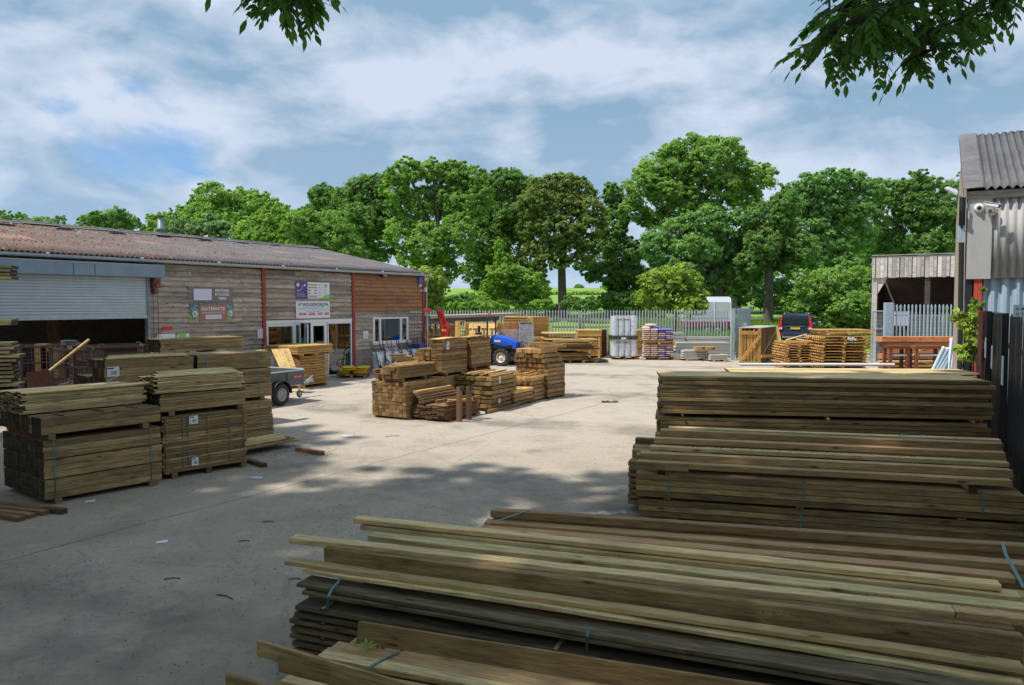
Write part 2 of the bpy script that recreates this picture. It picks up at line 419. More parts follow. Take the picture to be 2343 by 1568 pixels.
# ================= SETTING =================
def terr(x, y):
    k = max(0.0, y-41.5)
    h = .085*k if k < 24 else 2.04+ .035*(k-24)
    if y > 190: h = 2.04+.035*124.5+ .0105*(y-190)
    return h*min(1, k/6) + (math.sin(x*.05+1)*.5+math.sin(y*.03))*min(1, max(0, y-60)/60)*.35
def build_ground():
    m = MB()
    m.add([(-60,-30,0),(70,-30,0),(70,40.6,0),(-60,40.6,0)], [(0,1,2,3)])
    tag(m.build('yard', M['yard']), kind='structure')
    g = MB(); xs = [-420+i*14 for i in range(61)]; ys = [40.6,41.5,43,45,48,52,57,63,70,80,95,115,140,170,190,230,290,380,520]
    vs = [(x, y, terr(x, y)-(.004 if y < 41 else 0)) for y in ys for x in xs]
    n = len(xs); fs = [(j*n+i, j*n+i+1, (j+1)*n+i+1, (j+1)*n+i) for j in range(len(ys)-1) for i in range(n-1)]
    g.add(vs, fs); tag(g.build('field', M['field'], smooth=True), kind='structure')
    g2 = MB(); g2.add([(-420,-60,-.03),(-60,-60,-.03),(-60,40.6,-.03),(-420,40.6,-.03)], [(0,1,2,3)])
    g2.add([(70,-60,-.03),(420,-60,-.03),(420,40.6,-.03),(70,40.6,-.03)], [(0,1,2,3)])
    g2.add([(-60,-60,-.03),(70,-60,-.03),(70,-30,-.03),(-60,-30,-.03)], [(0,1,2,3)])
    tag(g2.build('ground', M['field']), kind='structure')
build_ground()

# pale stony track past the car
tr = MB(); pts = [(8.0+.02*i, 41.8+.55*i) for i in range(30)]
vs = []; 
for i, (x, y) in enumerate(pts):
    x2 = x+i*.18; vs += [(x2, y, terr(x2, y)+.02), (x2+4.4, y, terr(x2+4.4, y)+.02)]
tr.add(vs, [(2*i, 2*i+1, 2*i+3, 2*i+2) for i in range(29)])
tag(tr.build('path', simple('grass_track', (.30,.33,.15), .95, var=.3, scale=2)), kind='structure')

# ================= LONG SHED =================
P0 = gp(741, 864); SH_A = R(60)
U = Vector((math.cos(SH_A), math.sin(SH_A), 0)); V = Vector((-math.sin(SH_A), math.cos(SH_A), 0))
def wp(x, y):
    d = Vector(ray(x, y)); o = Vector((0, 0, CAMH))
    k = (P0-o).dot(V)/d.dot(V); p = o+d*k
    q = p-P0; return (q.dot(U), p.z)
shed = thing('timber_clad_shed', 'long low shed with weatherboard walls, lichen covered corrugated roof and red steel posts', 'shed', P0, SH_A)
T1 = wp(603, 850)[0]; T2 = wp(807, 845)[0]; T3 = wp(968, 820)[0]; TD = wp(336, 850)[0]
TL = -24.0; DEP = 12.5; EH = 3.93; RW = 6.25; RH = 5.27
print('shed t', T1, T2, T3, TD)
def cladding(name, t0, t1, z0, z1, m, parent, seed, hole=None):
    rr = random.Random(seed); b = MB(); step = .152; n = int((z1-z0)/step)+1
    for i in range(n):
        za = z0+i*step; zb = min(za+step+.018, z1)
        if zb <= za: break
        segs = [(t0, t1)]
        if hole and za < hole[3] and zb > hole[2]: segs = [(t0, hole[0]), (hole[1], t1)]
        for s0, s1 in segs:
            x = s0
            while x < s1-.02:
                x2 = min(s1, x+rr.uniform(1.2, 3.6))
                if s1-x2 < .5: x2 = s1
                j = rr.uniform(-.010, .010); r = rr.random()
                j0 = rr.uniform(.005, .03) if rr.random() < .4 else 0
                v = [(x+.004,-.074+j,za+j+j0),(x2-.004,-.074+j,za+j),(x2-.004,-.034+j,za+j),(x+.004,-.034+j,za+j+j0),
                     (x+.004,-.022,zb),(x2-.004,-.022,zb),(x2-.004,-.010,zb),(x+.004,-.010,zb)]
                b.add(v, [(0,3,2,1),(4,5,6,7),(0,1,5,4),(1,2,6,5),(2,3,7,6),(3,0,4,7)], r)
                x = x2
    return b.build(name, m, parent)
# window opening
wl = wp(850, 755)[0]; wr = wp(931, 755)[0]; wt = wp(890, 726)[1]; wb = wp(890, 783)[1]
gz_t = wp(700, 738)[1]
cladding('weatherboard_wall', TD+.12, T1-.08, .0, EH-.12, M['w_grey'], shed, 1)
cladding('weatherboard_wall', T1+.08, T2-.08, gz_t+.10, EH-.12, M['w_grey'], shed, 2)
zsplit = wp(870, 711)[1]
cladding('weatherboard_wall', T2+.08, T3-.06, zsplit, EH-.1, M['w_clad_o'], shed, 3, (wl, wr, wb, wt))
cladding('weatherboard_wall', T2+.08, T3-.06, .92, zsplit, M['w_grey'], shed, 4, (wl, wr, wb, wt))
b = MB()
for i in range(5):
    for k in range(-1, 12):
        x0 = T2+.09+k*.45+(i % 2)*.22; x1 = min(x0+.44, T3-.07); x0 = max(x0, T2+.09)
        if x1-x0 > .05: b.box(x0, x1, -.03, .0, i*.184, i*.184+.178, random.random())
b.build('block_plinth', M['block'], shed)
# backing walls so the shed is closed
b = MB()
b.box(TD+.1, T1, .0, .1, 0, EH-.05); b.box(T1, T2, .0, .1, gz_t+.1, EH-.05)
b.box(T2, wl, .0, .1, 0, EH-.05); b.box(wr, T3, .0, .1, 0, EH-.05); b.box(wl, wr, .0, .1, 0, wb-.02); b.box(wl, wr, .0, .1, wt+.02, EH-.05)
b.box(TL, TD+.1, .0, .1, EH-.65, EH-.05)
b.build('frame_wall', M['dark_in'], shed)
b = MB(); b.box(TL, T3, DEP-.1, DEP, 0, EH-.1); b.box(T3-.12, T3-.02, .1, DEP-.1, 0, EH-.1)
b.prism([(.1, EH-.1), (DEP-.1, EH-.1), (RW, RH-.08)], .1, lambda a, c, h: (T3-.12+h, a, c)); b.build('gable_wall', M['w_grey'], shed)
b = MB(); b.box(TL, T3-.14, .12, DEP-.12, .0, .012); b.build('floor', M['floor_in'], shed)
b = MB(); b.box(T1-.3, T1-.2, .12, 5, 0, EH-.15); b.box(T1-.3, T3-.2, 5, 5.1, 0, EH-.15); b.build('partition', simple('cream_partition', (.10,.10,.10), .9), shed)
for tt in (T1, T2, T3-.05, TD+.0):
    b = MB(); red = tt != TD
    if red:
        b.box(tt-.075, tt+.075, -.085, -.075, 0, EH-.08); b.box(tt-.006, tt+.006, -.0745, .05, 0, EH-.08); b.box(tt-.075, tt+.075, .05, .06, 0, EH-.08)
        b.build('steel_post', M['red_post'], shed)
# corrugated roof
def corr_sheet(name, m, parent, t0, t1, prof, pitch, amp, thick=.012, sub=8, fn=None, smooth=True, seglen=1.5):
    """prof = [(d, z), ...] down the slope, corrugation runs along the slope"""
    b = MB(); n = int((t1-t0)/pitch*sub); rows = []
    L = [math.dist(prof[i], prof[i+1]) for i in range(len(prof)-1)]
    vs = []; 
    for k in range(len(prof)):
        for i in range(n+1):
            t = t0+(t1-t0)*i/n
            a = amp*math.sin(2*math.pi*(t-t0)/pitch)
            vs.append(fn(t, prof[k][0], prof[k][1]+a) if fn else (t, prof[k][0], prof[k][1]+a))
    q = n+1
    fs = [(k*q+i, (k+1)*q+i, (k+1)*q+i+1, k*q+i+1) for k in range(len(prof)-1) for i in range(n)]
    b.add(vs, fs); o = b.build(name, m, parent, smooth=smooth)
    sm = o.modifiers.new('t', 'SOLIDIFY'); sm.thickness = thick; sm.offset = -1
    return o
sl = (RH-EH-.02)/(RW+.22)
pr = []
for k in range(5):            # four courses of sheets, each lapped over the one below
    a = k/4; d = -.22+a*(RW+.22); z = EH+.03+(RH-EH-.05)*a
    pr.append((d, z+.0))
    if 0 < k < 4: pr[-1] = (d, z+.022); pr.append((d+.01, z+.0))
pr = [(d, z) for d, z in pr]
corr_sheet('corrugated_roof', M['roof'], shed, TL, T3+.12, pr, .146, .024, fn=None)
pr2 = [(RW, RH), (DEP+.25, EH)]
corr_sheet('corrugated_roof', M['roof'], shed, TL, T3+.12, pr2, .146, .024, sub=5)
# ridge cap pieces, slightly uneven, with dark gaps of the ventilators
b = MB(); x = TL; rr = random.Random(5)
while x < T3+.1:
    x2 = min(x+1.12, T3+.16); dz = rr.uniform(-.012, .02)
    poly = []
    for k in range(7):
        a = math.pi*k/6; poly.append((RW-math.cos(a)*.11, RH+.01+math.sin(a)*.055+dz))
    poly = [(RW-.36, RH-.05+dz)]+poly+[(RW+.36, RH-.05+dz)]
    ring = []
    for xx, s in ((x, 1.0), ((x+x2)/2, 1.08), (x2+.03, .98)):
        for d, z in poly: ring.append((xx, RW+(d-RW)*s, RH-.05+(z-RH+.05)*s))
    n = len(poly)
    b.add(ring, [(r_*n+i, r_*n+i+1, (r_+1)*n+i+1, (r_+1)*n+i) for r_ in range(2) for i in range(n-1)], rr.random())
    x = x2
o = b.build('ridge_cap', M['roof2'], shed); sm = o.modifiers.new('t', 'SOLIDIFY'); sm.thickness = .014
def rp(px, py):      # point on the front roof slope
    d = Vector(ray(px, py)); o = Vector((0, 0, CAMH))
    tan = (RH-EH-.02)/(RW+.22); nrm = (-V*tan+Vector((0, 0, 1))); base = P0+Vector((0, 0, EH+.03+.22*tan))
    k = (base-o).dot(nrm)/d.dot(nrm); p = o+d*k; q = p-P0; return (q.dot(U), q.dot(V), p.z)
for px, py in ((12,515.5),(149,525.5),(268,535),(375,542.5),(470,551),(554,556.5),(628,562)):
    t_, d_, z_ = rp(px, py+1)
    t_ = min(t_, T3-1.2); d_ = min(d_, RW-.32)
    bb = MB(); zz = EH+.03+(d_+.22)*tan_ if False else EH+.03+(d_+.22)*(RH-EH-.05)/(RW+.22)
    for k in range(9):
        a0 = math.pi*k/8
    bb.prism([(-.34,0),(.34,0),(.28,.04),(.16,.06),(-.16,.06),(-.28,.04)], .16, lambda a, c, h: (t_+a, d_-.02+h, zz+.02+c))
    bb.build('ridge_vent', M['black'], shed)
for px, py in ((40,545),(745,593),(645,578),(355,560)):
    t_, d_, z_ = rp(px, py); 
    f = lambda t, d, z: (t, d, z)
    corr_sheet('rooflight_sheet', M['pinkpatch'], shed, t_-.438, t_+.438, [(d_-.6, EH+.03+(d_-.6+.22)*(RH-EH-.05)/(RW+.22)+.014), (d_+.6, EH+.03+(d_+.6+.22)*(RH-EH-.05)/(RW+.22)+.014)], .146, .024, thick=.004)
# clumps of moss and lichen sitting on the sheets, thickest towards the near end
rm = random.Random(44); b = MB()
for i in range(5200):
    t_ = T3-.1-rm.random()**.75*19; d_ = rm.uniform(-.15, RW-.2)
    if rm.random() < max(0, (t_-(T3-13))/13)*.85: continue
    z_ = EH+.03+(d_+.22)*(RH-EH-.05)/(RW+.22)+.012; l_ = rm.uniform(.035, .10)*(2.0 if rm.random() < .14 else 1); w_ = l_*rm.uniform(.5, 1); h_ = rm.uniform(.02, .05); k_ = [rm.uniform(.7, 1.25) for _ in range(6)]
    vs = [(t_+w_*k_[q]*math.cos(q*math.pi/3), d_+l_*k_[q]*math.sin(q*math.pi/3), z_-.012+l_*k_[q]*math.sin(q*math.pi/3)*.2) for q in range(6)]+[(t_, d_, z_+h_)]
    b.add(vs, [(q, (q+1) % 6, 6) for q in range(6)], rm.random())
def mossmat():
    t = NT('roof_moss'); a = t.n('Attribute'); a.attribute_name = 'rnd'; r = a.outputs['Fac']
    c = t.mix(t.ramp(r, .2, .6), (.10,.07,.05), (.27,.10,.035)); c = t.mix(t.ramp(r, .82, .95), c, (.33,.29,.25)); return t.out(c, .95, 0, .1)
b.build('moss', mossmat(), shed)['kind'] = 'stuff'
# gutter + brackets + downpipe
b = MB(); gz = EH-.045
for i in range(int((T3+.15-TL)/1.0)+1):
    x0 = TL+i*1.0; x1 = min(x0+1.0, T3+.15)
    if x1 <= x0: break
    prof = [(-.24+.06*math.cos(math.pi+math.pi*k/8), gz+.02+.062*math.sin(math.pi+math.pi*k/8)) for k in range(9)]
    prof = [(-.30, gz+.045)]+prof+[(-.18, gz+.045)]
    n = len(prof)
    b.add([(x0, a, c) for a, c in prof]+[(x1, a, c) for a, c in prof], [(k, k+1, n+k+1, n+k) for k in range(n-1)])
o = b.build('gutter', M['gutter'], shed); o.modifiers.new('t', 'SOLIDIFY').thickness = .006
for i in range(8):
    b = MB(); x0 = T3-.4-i*2.6; b.tube([(x0,-.24,gz+.02),(x0+.05,-.24,gz+.02)], .072, 12); b.build('gutter_bracket', M['gutter'], shed)
b = MB(); b.tube([(T3+.1,-.24,gz-.03),(T3+.1,-.2,gz-.15),(T3+.1,-.12,gz-.35),(T3+.1,-.12,.0)], .04, 10); b.build('downpipe', M['gutter'], shed)
b = MB(); b.prism([(-.22, EH-.05),(RW, RH-.07),(DEP+.2, EH-.05),(DEP+.2, EH+.05),(RW, RH+.03),(-.22, EH+.03)], .03, lambda a, c, h: (T3+.1+h, a, c)); b.build('barge_board', M['w_grey'], shed)
b = MB(); b.box(TL, T3, -.02, .0, EH-.14, EH-.06); b.build('eaves_board', M['w_dark'], shed)
# flue
t_, d_, z_ = rp(392, 541)
fl = MB(); zr = EH+.03+(min(d_,RW)+.22)*(RH-EH-.05)/(RW+.22); 
h0 = at(392, 541, (P0+U*t_+V*RW).y).z; pf = P0+U*t_+V*(RW+.4)
flue = MB(); flue.lathe([(.0,-.5),(.10,-.5),(.10,.18),(.16,.19),(.16,.24),(.125,.27),(.125,.62),(.09,.64),(.09,.66)], (t_, RW+.4, RH+.05), n=16)
flue.build('chimney_flue', M['steel_grey'], shed, smooth=True)
fl2 = MB(); fl2.lathe([(.0,.74),(.17,.72),(.17,.70),(.0,.69)], (t_, RW+.4, RH+.05), n=16)
for k in range(3):
    a = k*2.1; fl2.box(t_+.085*math.cos(a)-.008, t_+.085*math.cos(a)+.008, RW+.4+.085*math.sin(a)-.008, RW+.4+.085*math.sin(a)+.008, RH+.6, RH+.76)
fl2.build('flue_cap', M['black'], shed)
# roller shutter bay
hz0 = wp(200, 632)[1]; hz1 = wp(200, 601)[1]; ht1 = wp(356, 620)[0]
print('header', hz0, hz1, ht1)
for a, c in ((TL, wp(147, 620)[0]-.012), (wp(147, 620)[0], wp(196, 620)[0]-.012), (wp(196, 620)[0], ht1)):
    b = MB(); b.box(a, c, -.42, -.06, hz0, hz1); o = b.build('shutter_box', M['header'], shed)
    bv = o.modifiers.new('b', 'BEVEL'); bv.width = .015; bv.segments = 2
sz = wp(200, 722)[1]; srt = wp(331, 700)[0]
b = MB(); n = int((hz0-sz)/.078)
for i in range(n+1):
    z1 = hz0-i*.078; z0 = z1-.078
    pts = [(-.11, z1), (-.122, z1-.006), (-.128, z1-.036), (-.122, z1-.066), (-.105, z1-.072), (-.105, z1-.078)]
    b.add([(TL, a, c) for a, c in pts]+[(srt, a, c) for a, c in pts], [(k, k+1, 7+k, 6+k) for k in range(5)])
b.build('roller_shutter', M['shutter'], shed)
b = MB(); b.box(TL, srt, -.14, -.09, sz-.10, sz-.02); b.build('shutter_bottom_bar', M['galv'], shed)
b = MB(); b.box(srt-.02, srt+.07, -.16, -.02, 0, hz0); b.build('shutter_rail', M['steel_grey'], shed)
b = MB(); b.box(srt+.11, srt+.31, -.3, -.08, hz0-.28, hz0-.02); b.tube([(srt+.2,-.3,hz0-.2),(srt+.2,-.36,hz0-.2)], .07, 12); b.box(srt+.15, srt+.26, -.24, -.12, hz0-.46, hz0-.3)
b.build('shutter_motor', M['rustred'], shed)
b = MB()
for dx in (.13, .28): b.tube([(srt+dx,-.2,hz0-.3),(srt+dx,-.2,.6)], .008, 5)
b.build('shutter_chain', M['rust'], shed)
# things inside the dark bay
rr = random.Random(12)
for k, (px, w) in enumerate(((163,.16),(172,.14),(182,.17),(193,.15),(200,.12))):
    tq = wp(px, 760)[0]+1.4
    b = MB(); b.obox((tq, 3.1+.1*k, .02), (tq+.12, 3.9, 3.2), w, .03, up=(0,1,0)); o = b.build('upright_board', M['w_mid'])
    o.location = P0; o.rotation_euler.z = SH_A
    tag(o, ['widest','narrow','knotty','straight','rightmost'][k]+' tall board leaning upright inside the dark shutter bay', 'board', 'boards leaning inside the shed')
# glazed entrance
dt0 = T1+.09; dt1 = T2-.09
D = lambda px: wp(px, 790)[0]
fr = MB(); y0, y1 = -.06, .0
hd = wp(700, 742)[1]
fr.box(dt0, dt1, y0-.004, y1, gz_t-.02, gz_t+.10)
fr.build('door_head', M['white_paint'], shed)
xs = [dt0, D(671), D(674), D(708), D(713), D(746), D(751), dt1]
def frame(name, a, c, z0, z1, w=.07, mid=None, parent=shed, yy=(-.055, -.005), wt_=None):
    m = MB(); a += .002; c -= .002
    m.box(a, a+w, yy[0], yy[1], z0, z1); m.box(c-w, c, yy[0], yy[1], z0, z1)
    m.box(a+w, c-w, yy[0]+.003, yy[1], z1-w, z1); m.box(a+w, c-w, yy[0]+.003, yy[1], z0, z0+(wt_ or w))
    if mid: m.box(a+w, c-w, yy[0]+.003, yy[1], mid, mid+w)
    f = m.build(name, M['white_paint'], parent)
    g = MB(); g.box(a+w-.01, c-w+.01, (yy[0]+yy[1])/2-.006, (yy[0]+yy[1])/2+.006, z0+w-.01, z1-w+.01); g.build('pane', M['glass'], f)
    return f
zt = gz_t-.022
frame('window', dt0, D(672), .85, zt, .09)
b = MB(); b.box(dt0, D(672), -.05, 0, .02, .846); b.build('door_panel', M['white_paint'], shed)
frame('door_sidelight', D(672), D(686), .02, zt, .06)
frame('door', D(709), D(745), .02, zt, .11)
frame('window', D(747), dt1, .02, zt, .055)
# the open leaf swung outwards
dl = MB(); 
hinge = D(697)
lf = frame('door', 0, .82, .03, zt-.02, .1)
lf.location = (hinge, -.05, 0); lf.rotation_euler.z = R(-128)
# shop interior
def pbox(name, label, cat, a, c, y0_, y1_, z0, z1, m, group=None, bev=.01):
    cx_, cy_ = (a+c)/2, (y0_+y1_)/2; p = P0+U*cx_+V*cy_
    b = MB(); b.box(-(c-a)/2, (c-a)/2, -(y1_-y0_)/2, (y1_-y0_)/2, 0, z1-z0)
    o = b.build(name, m); o.location = (p.x, p.y, z0); o.rotation_euler.z = SH_A
    bv = o.modifiers.new('b', 'BEVEL'); bv.width = bev; bv.segments = 2
    return tag(o, label, cat, group)
pbox('shop_counter', 'pale shop counter seen through the window beside the entrance', 'counter', D(618), D(668), .9, 1.5, .013, 1.32, M['alu'])
pbox('display_cabinet', 'green and white cabinet inside the glass entrance door', 'cabinet', D(716), D(728), .6, .9, .013, 1.45, M['green_print'])
# office window
wf = MB(); w_ = .065
wf.box(wl, wr, -.075, -.01, wt-w_, wt); wf.box(wl, wr, -.075, -.01, wb, wb+w_)
ws = [wl, wl+(wr-wl)*.205, wl+(wr-wl)*.775, wr]
for i, x in enumerate(ws):
    a = x if i == 0 else x-w_*(.5 if i < 3 else 1); wf.box(a, a+w_, -.0745, -.01, wb+w_, wt-w_)
wf.box(ws[0]+w_, ws[0]+w_+.04, -.082, -.02, wb+w_, wt-w_); wf.box(ws[1]-w_*.5-.04, ws[1]-w_*.5, -.082, -.02, wb+w_, wt-w_)
wf.box(ws[2]+w_*.5, ws[2]+w_*.5+.04, -.082, -.02, wb+w_, wt-w_); wf.box(wr-w_-.04, wr-w_, -.082, -.02, wb+w_, wt-w_)
win = wf.build('window', M['white_paint'], shed)
b = MB(); b.box(wl+.03, wr-.03, -.045, -.037, wb+.03, wt-.03); b.build('pane', M['glass'], win)
b = MB(); b.box(wl-.03, wr+.1, -.15, -.005, wb-.06, wb-.003); b.build('sill', M['white_paint'], win)
b = MB(); b.box(wl+.1, wl+.1+(wr-wl)*.36, .12, .135, wt-.4, wt-.06); b.build('blind', M['teal'], win)

# ---- lettering -------------------------------------------------------------------------
def text_into(mb, s, x0, x1, z0, z1, y, mi=0, bold=.0):
    cu = bpy.data.curves.new('t', 'FONT'); cu.body = s; cu.size = 1; cu.offset = bold; cu.resolution_u = 3
    ob = bpy.data.objects.new('t', cu); COL.objects.link(ob)
    dg = bpy.context.evaluated_depsgraph_get(); me = bpy.data.meshes.new_from_object(ob.evaluated_get(dg))
    xs_ = [v.co.x for v in me.vertices]; ys_ = [v.co.y for v in me.vertices]
    ax, bx = min(xs_), max(xs_); ay, by = min(ys_), max(ys_)
    vs = [(x0+(v.co.x-ax)/(bx-ax)*(x1-x0), y, z0+(v.co.y-ay)/(by-ay)*(z1-z0)) for v in me.vertices]
    mb.add(vs, [tuple(p.vertices) for p in me.polygons], 0, mi)
    bpy.data.objects.remove(ob); bpy.data.meshes.remove(me)
def sign_at(pxa, pya, pxb, pyb, off=-.075):
    """corners in the photo -> local frame on the shed wall"""
    a = wp(pxa, (pya+pyb)/2)[0]; c = wp(pxb, (pya+pyb)/2)[0]; mx = (pxa+pxb)/2
    return a, c, wp(mx, pyb)[1], wp(mx, pya)[1]
def panel(name, label, cat, a, c, z0, z1, m, off=-.07, sag=0.0, group=None):
    root = thing(name, label, cat, P0+U*a+V*off+Vector((0, 0, z0)), SH_A, group)
    W_, H_ = c-a, z1-z0; b = MB(); n = 12
    if sag:
        vs = []
        for j in range(5):
            for i in range(n+1):
                u = i/n; vj = j/4
                z = H_*vj-(sag*math.sin(math.pi*u)*(1 if j == 4 else (.6 if j == 0 else .8)))*(.6+.4*math.cos(u*12))
                vs.append((W_*u, .012*math.sin(u*19+vj*5), z))
        b.add(vs, [(j*(n+1)+i, j*(n+1)+i+1, (j+1)*(n+1)+i+1, (j+1)*(n+1)+i) for j in range(4) for i in range(n)])
    else:
        b.box(0, W_, -.004, .006, 0, H_)
    pl = b.build('sign_board', m, root, smooth=bool(sag))
    for xx in (.02, W_-.02):
        for zz in (.02, H_-.02):
            q = MB(); q.tube([(xx,-.018,zz),(xx,-.002,zz)], .009, 6); q.build('screw', M['steel_grey'], root)
    return root, W_, H_
# banner: decking stocked here
a, c, z0, z1 = sign_at(427, 656, 529, 691)
s1, W_, H_ = panel('banner', 'taupe banner reading DECKING STOCKED HERE beside a blank white square', 'banner', a, c, z0, z1, M['brownprint'], sag=.018)
b = MB(); b.box(W_*.105, W_*.50, -.022, -.016, H_*.10, H_*.84); b.build('white_patch', M['lilac'], s1)
b = MB(); text_into(b, 'DECKING', W_*.575, W_*.895, H_*.66, H_*.85, -.025, 0, .03); text_into(b, 'STOCKED', W_*.575, W_*.905, H_*.40, H_*.59, -.025, 0, .03); text_into(b, 'HERE', W_*.655, W_*.83, H_*.14, H_*.33, -.025, 0, .03)
b.build('lettering', M['paper'], s1)
# banner: gatemate
a, c, z0, z1 = sign_at(430.5, 694, 531, 738)
def pictureprint():
    t = NT('printed_foliage'); v = t.coord()
    n = t.noise(v, 14, 4, .7); z = t.sep(v)[2]
    low = t.mix(t.ramp(n, .4, .6), (.10,.22,.04), (.45,.50,.20)); hi = t.mix(t.ramp(n, .4, .6), (.02,.06,.12), (.25,.38,.45))
    return t.out(t.mix(t.ramp(z, .28, .5), low, hi), .5)
s2, W_, H_ = panel('banner', 'photo printed banner with brown centre reading GATEMATE GATE AND DOOR FURNITURE IN STOCK HERE', 'banner', a, c, z0, z1, pictureprint(), sag=.008)
b = MB(); b.box(W_*.20, W_*.82, -.022, -.016, H_*.10, H_*.92); b.build('brown_centre', M['terracotta'], s2)
b = MB(); text_into(b, 'GATEMATE', W_*.245, W_*.775, H_*.62, H_*.80, -.025, 0, .02); text_into(b, 'GATE AND DOOR FURNITURE', W_*.245, W_*.775, H_*.46, H_*.555, -.025)
b.box(W_*.34, W_*.70, -.024, -.022, H_*.18, H_*.39); b.build('lettering', M['paper'], s2)
b = MB(); text_into(b, 'IN STOCK HERE', W_*.37, W_*.67, H_*.235, H_*.335, -.027); b.build('lettering', M['greyprint'], s2)
for cxx in (.11, .91):
    b = MB(); b.lathe([(0,-.022),(H_*.24,-.022),(H_*.24,-.018)], (W_*cxx, 0, H_*.5), 'y', 20); b.build('round_picture', M['steel_grey'], s2)
    b = MB(); b.lathe([(H_*.10,-.026),(H_*.15,-.026)], (W_*cxx-.01, 0, H_*.45), 'y', 16); b.box(W_*cxx+.0, W_*cxx+.05, -.027, -.024, H_*.42, H_*.6); b.build('latch_picture', M['paper'], s2)
# product sign
a, c, z0, z1 = sign_at(672, 646, 750, 684)
s3, W_, H_ = panel('wall_sign', 'white and purple product chart sign with green corner above the entrance', 'sign', a, c, z0, z1, M['paper'])
b = MB(); b.box(0, W_*.345, -.010, -.0045, 0, H_); b.build('purple_panel', M['violet'], s3)
b = MB()
for k in range(24):
    a0 = -2.3+k*.11; a1 = a0+.11; r0, r1 = H_*.42, H_*.46; c0 = (W_*.055, H_*.86)
    b.add([(c0[0]+r0*math.cos(a0),-.012,c0[1]+r0*math.sin(a0)),(c0[0]+r1*math.cos(a0),-.012,c0[1]+r1*math.sin(a0)),(c0[0]+r1*math.cos(a1),-.012,c0[1]+r1*math.sin(a1)),(c0[0]+r0*math.cos(a1),-.012,c0[1]+r0*math.sin(a1))], [(0,1,2,3)])
b = MB()
cx0, cz0 = W_*.08, H_*.82
for k in range(22):
    a0 = -math.pi*.62+k*.085; a1 = a0+.085
    for (p, q) in ((H_*.335, H_*.365),):
        b.add([(cx0+p*math.cos(a0),-.012,cz0+p*math.sin(a0)),(cx0+q*math.cos(a0),-.012,cz0+q*math.sin(a0)),(cx0+q*math.cos(a1),-.012,cz0+q*math.sin(a1)),(cx0+p*math.cos(a1),-.012,cz0+p*math.sin(a1))], [(0,1,2,3)])
b.lathe([(0,-.012),(H_*.11,-.012)], (W_*.07, 0, H_*.82), 'y', 14); b.lathe([(0,-.012),(H_*.075,-.012)], (W_*.26, 0, H_*.80), 'y', 6)
text_into(b, 'QUALITY GATES', W_*.03, W_*.23, H_*.30, H_*.355, -.012); text_into(b, 'QUALITY SERVICE', W_*.03, W_*.255, H_*.21, H_*.265, -.012); text_into(b, 'QUALITY FENCING', W_*.03, W_*.29, H_*.12, H_*.175, -.012)
b.build('lettering', M['paper'], s3)
b = MB()
for i in range(5):
    for j in range(3):
        if (i, j) in ((3, 1), (2, 1)): continue
        b.box(W_*(.37+.085*j), W_*(.44+.085*j), -.010, -.0045, H_*(.80-.17*i), H_*(.875-.17*i))
b.build('product_picture', M['terracotta'], s3)
b = MB()
for i in range(5):
    for j in range(2):
        for q in range(3): b.box(W_*(.64+.17*j), W_*(.76+.17*j), -.009, -.0045, H_*(.82-.16*i+.03*q), H_*(.828-.16*i+.03*q))
b.box(W_*.865, W_*.89, -.009, -.0045, H_*.74, H_*.87); b.box(W_*.905, W_*.93, -.009, -.0045, H_*.74, H_*.87)
b.build('small_print', M['greyprint'], s3)
b = MB(); b.add([(W_*.72,-.011,0),(W_,-.011,0),(W_,-.011,H_*.26),(W_*.93,-.011,H_*.25),(W_*.84,-.011,H_*.18)], [(0,1,2,3,4)]); b.build('green_corner', M['lime'], s3)
# firm's sign
a, c, z0, z1 = sign_at(673.5, 690, 751, 728)
s4, W_, H_ = panel('wall_sign', 'white sign reading WOODFORD FOREST & LANDSCAPE LTD over a red line FENCING DECKING GATES SHEDS', 'sign', a, c, z0, z1, M['paper'])
b = MB(); text_into(b, 'WOODFORD', W_*.175, W_*.845, H_*.72, H_*.91, -.011, 0, .02)
for sgn, xb in ((1, .06), (-1, .94)):
    for k in range(4):
        xx = W_*(xb+sgn*.024*k); b.add([(xx,-.011,H_*(.70+.03*k)),(xx+W_*.012,-.011,H_*(.70+.03*k)),(xx+W_*.012+sgn*W_*.022,-.011,H_*.90),(xx+sgn*W_*.022,-.011,H_*.90)], [(0,1,2,3)])
b.box(W_*.17, W_*.85, -.011, -.0045, H_*.665, H_*.678); text_into(b, 'The areas leading supplier for', W_*.28, W_*.76, H_*.385, H_*.455, -.011)
b.build('lettering', M['navy'], s4)
b = MB(); text_into(b, 'FOREST & LANDSCAPE LTD', W_*.05, W_*.96, H_*.52, H_*.62, -.011); b.build('lettering', M['greyprint'], s4)
b = MB()
for s, x0, x1 in (('FENCING', .09, .295), ('DECKING', .36, .555), ('GATES', .625, .76), ('SHEDS', .825, .965)): text_into(b, s, W_*x0, W_*x1, H_*.17, H_*.33, -.011, 0, .03)
for xx in (.045, .325, .59, .79): b.lathe([(0,-.011),(W_*.008,-.011)], (W_*xx, 0, H_*.25), 'y', 8)
b.build('lettering', M['redprint'], s4)
def small_sign(label, px, m=M['paper'], lines=4, txt=None, tm='redprint', name='notice', cat='notice'):
    a, c, z0, z1 = sign_at(*px)
    s, W_, H_ = panel(name, label, cat, a, c, z0, z1, m)
    b = MB()
    if txt:
        for (q, x0, x1, y0_, y1_) in txt: text_into(b, q, W_*x0, W_*x1, H_*y0_, H_*y1_, -.011, 0, .02)
    else:
        for k in range(lines): b.box(W_*.15, W_*(.85 if k % 3 else .7), -.009, -.0045, H_*(.15+.7*k/lines), H_*(.15+.7*k/lines)+H_*.25/lines)
    b.build('lettering', M[tm], s); return s
small_sign('small white notice fixed left of the first red post', (586, 753, 602, 774), lines=7, tm='greyprint')
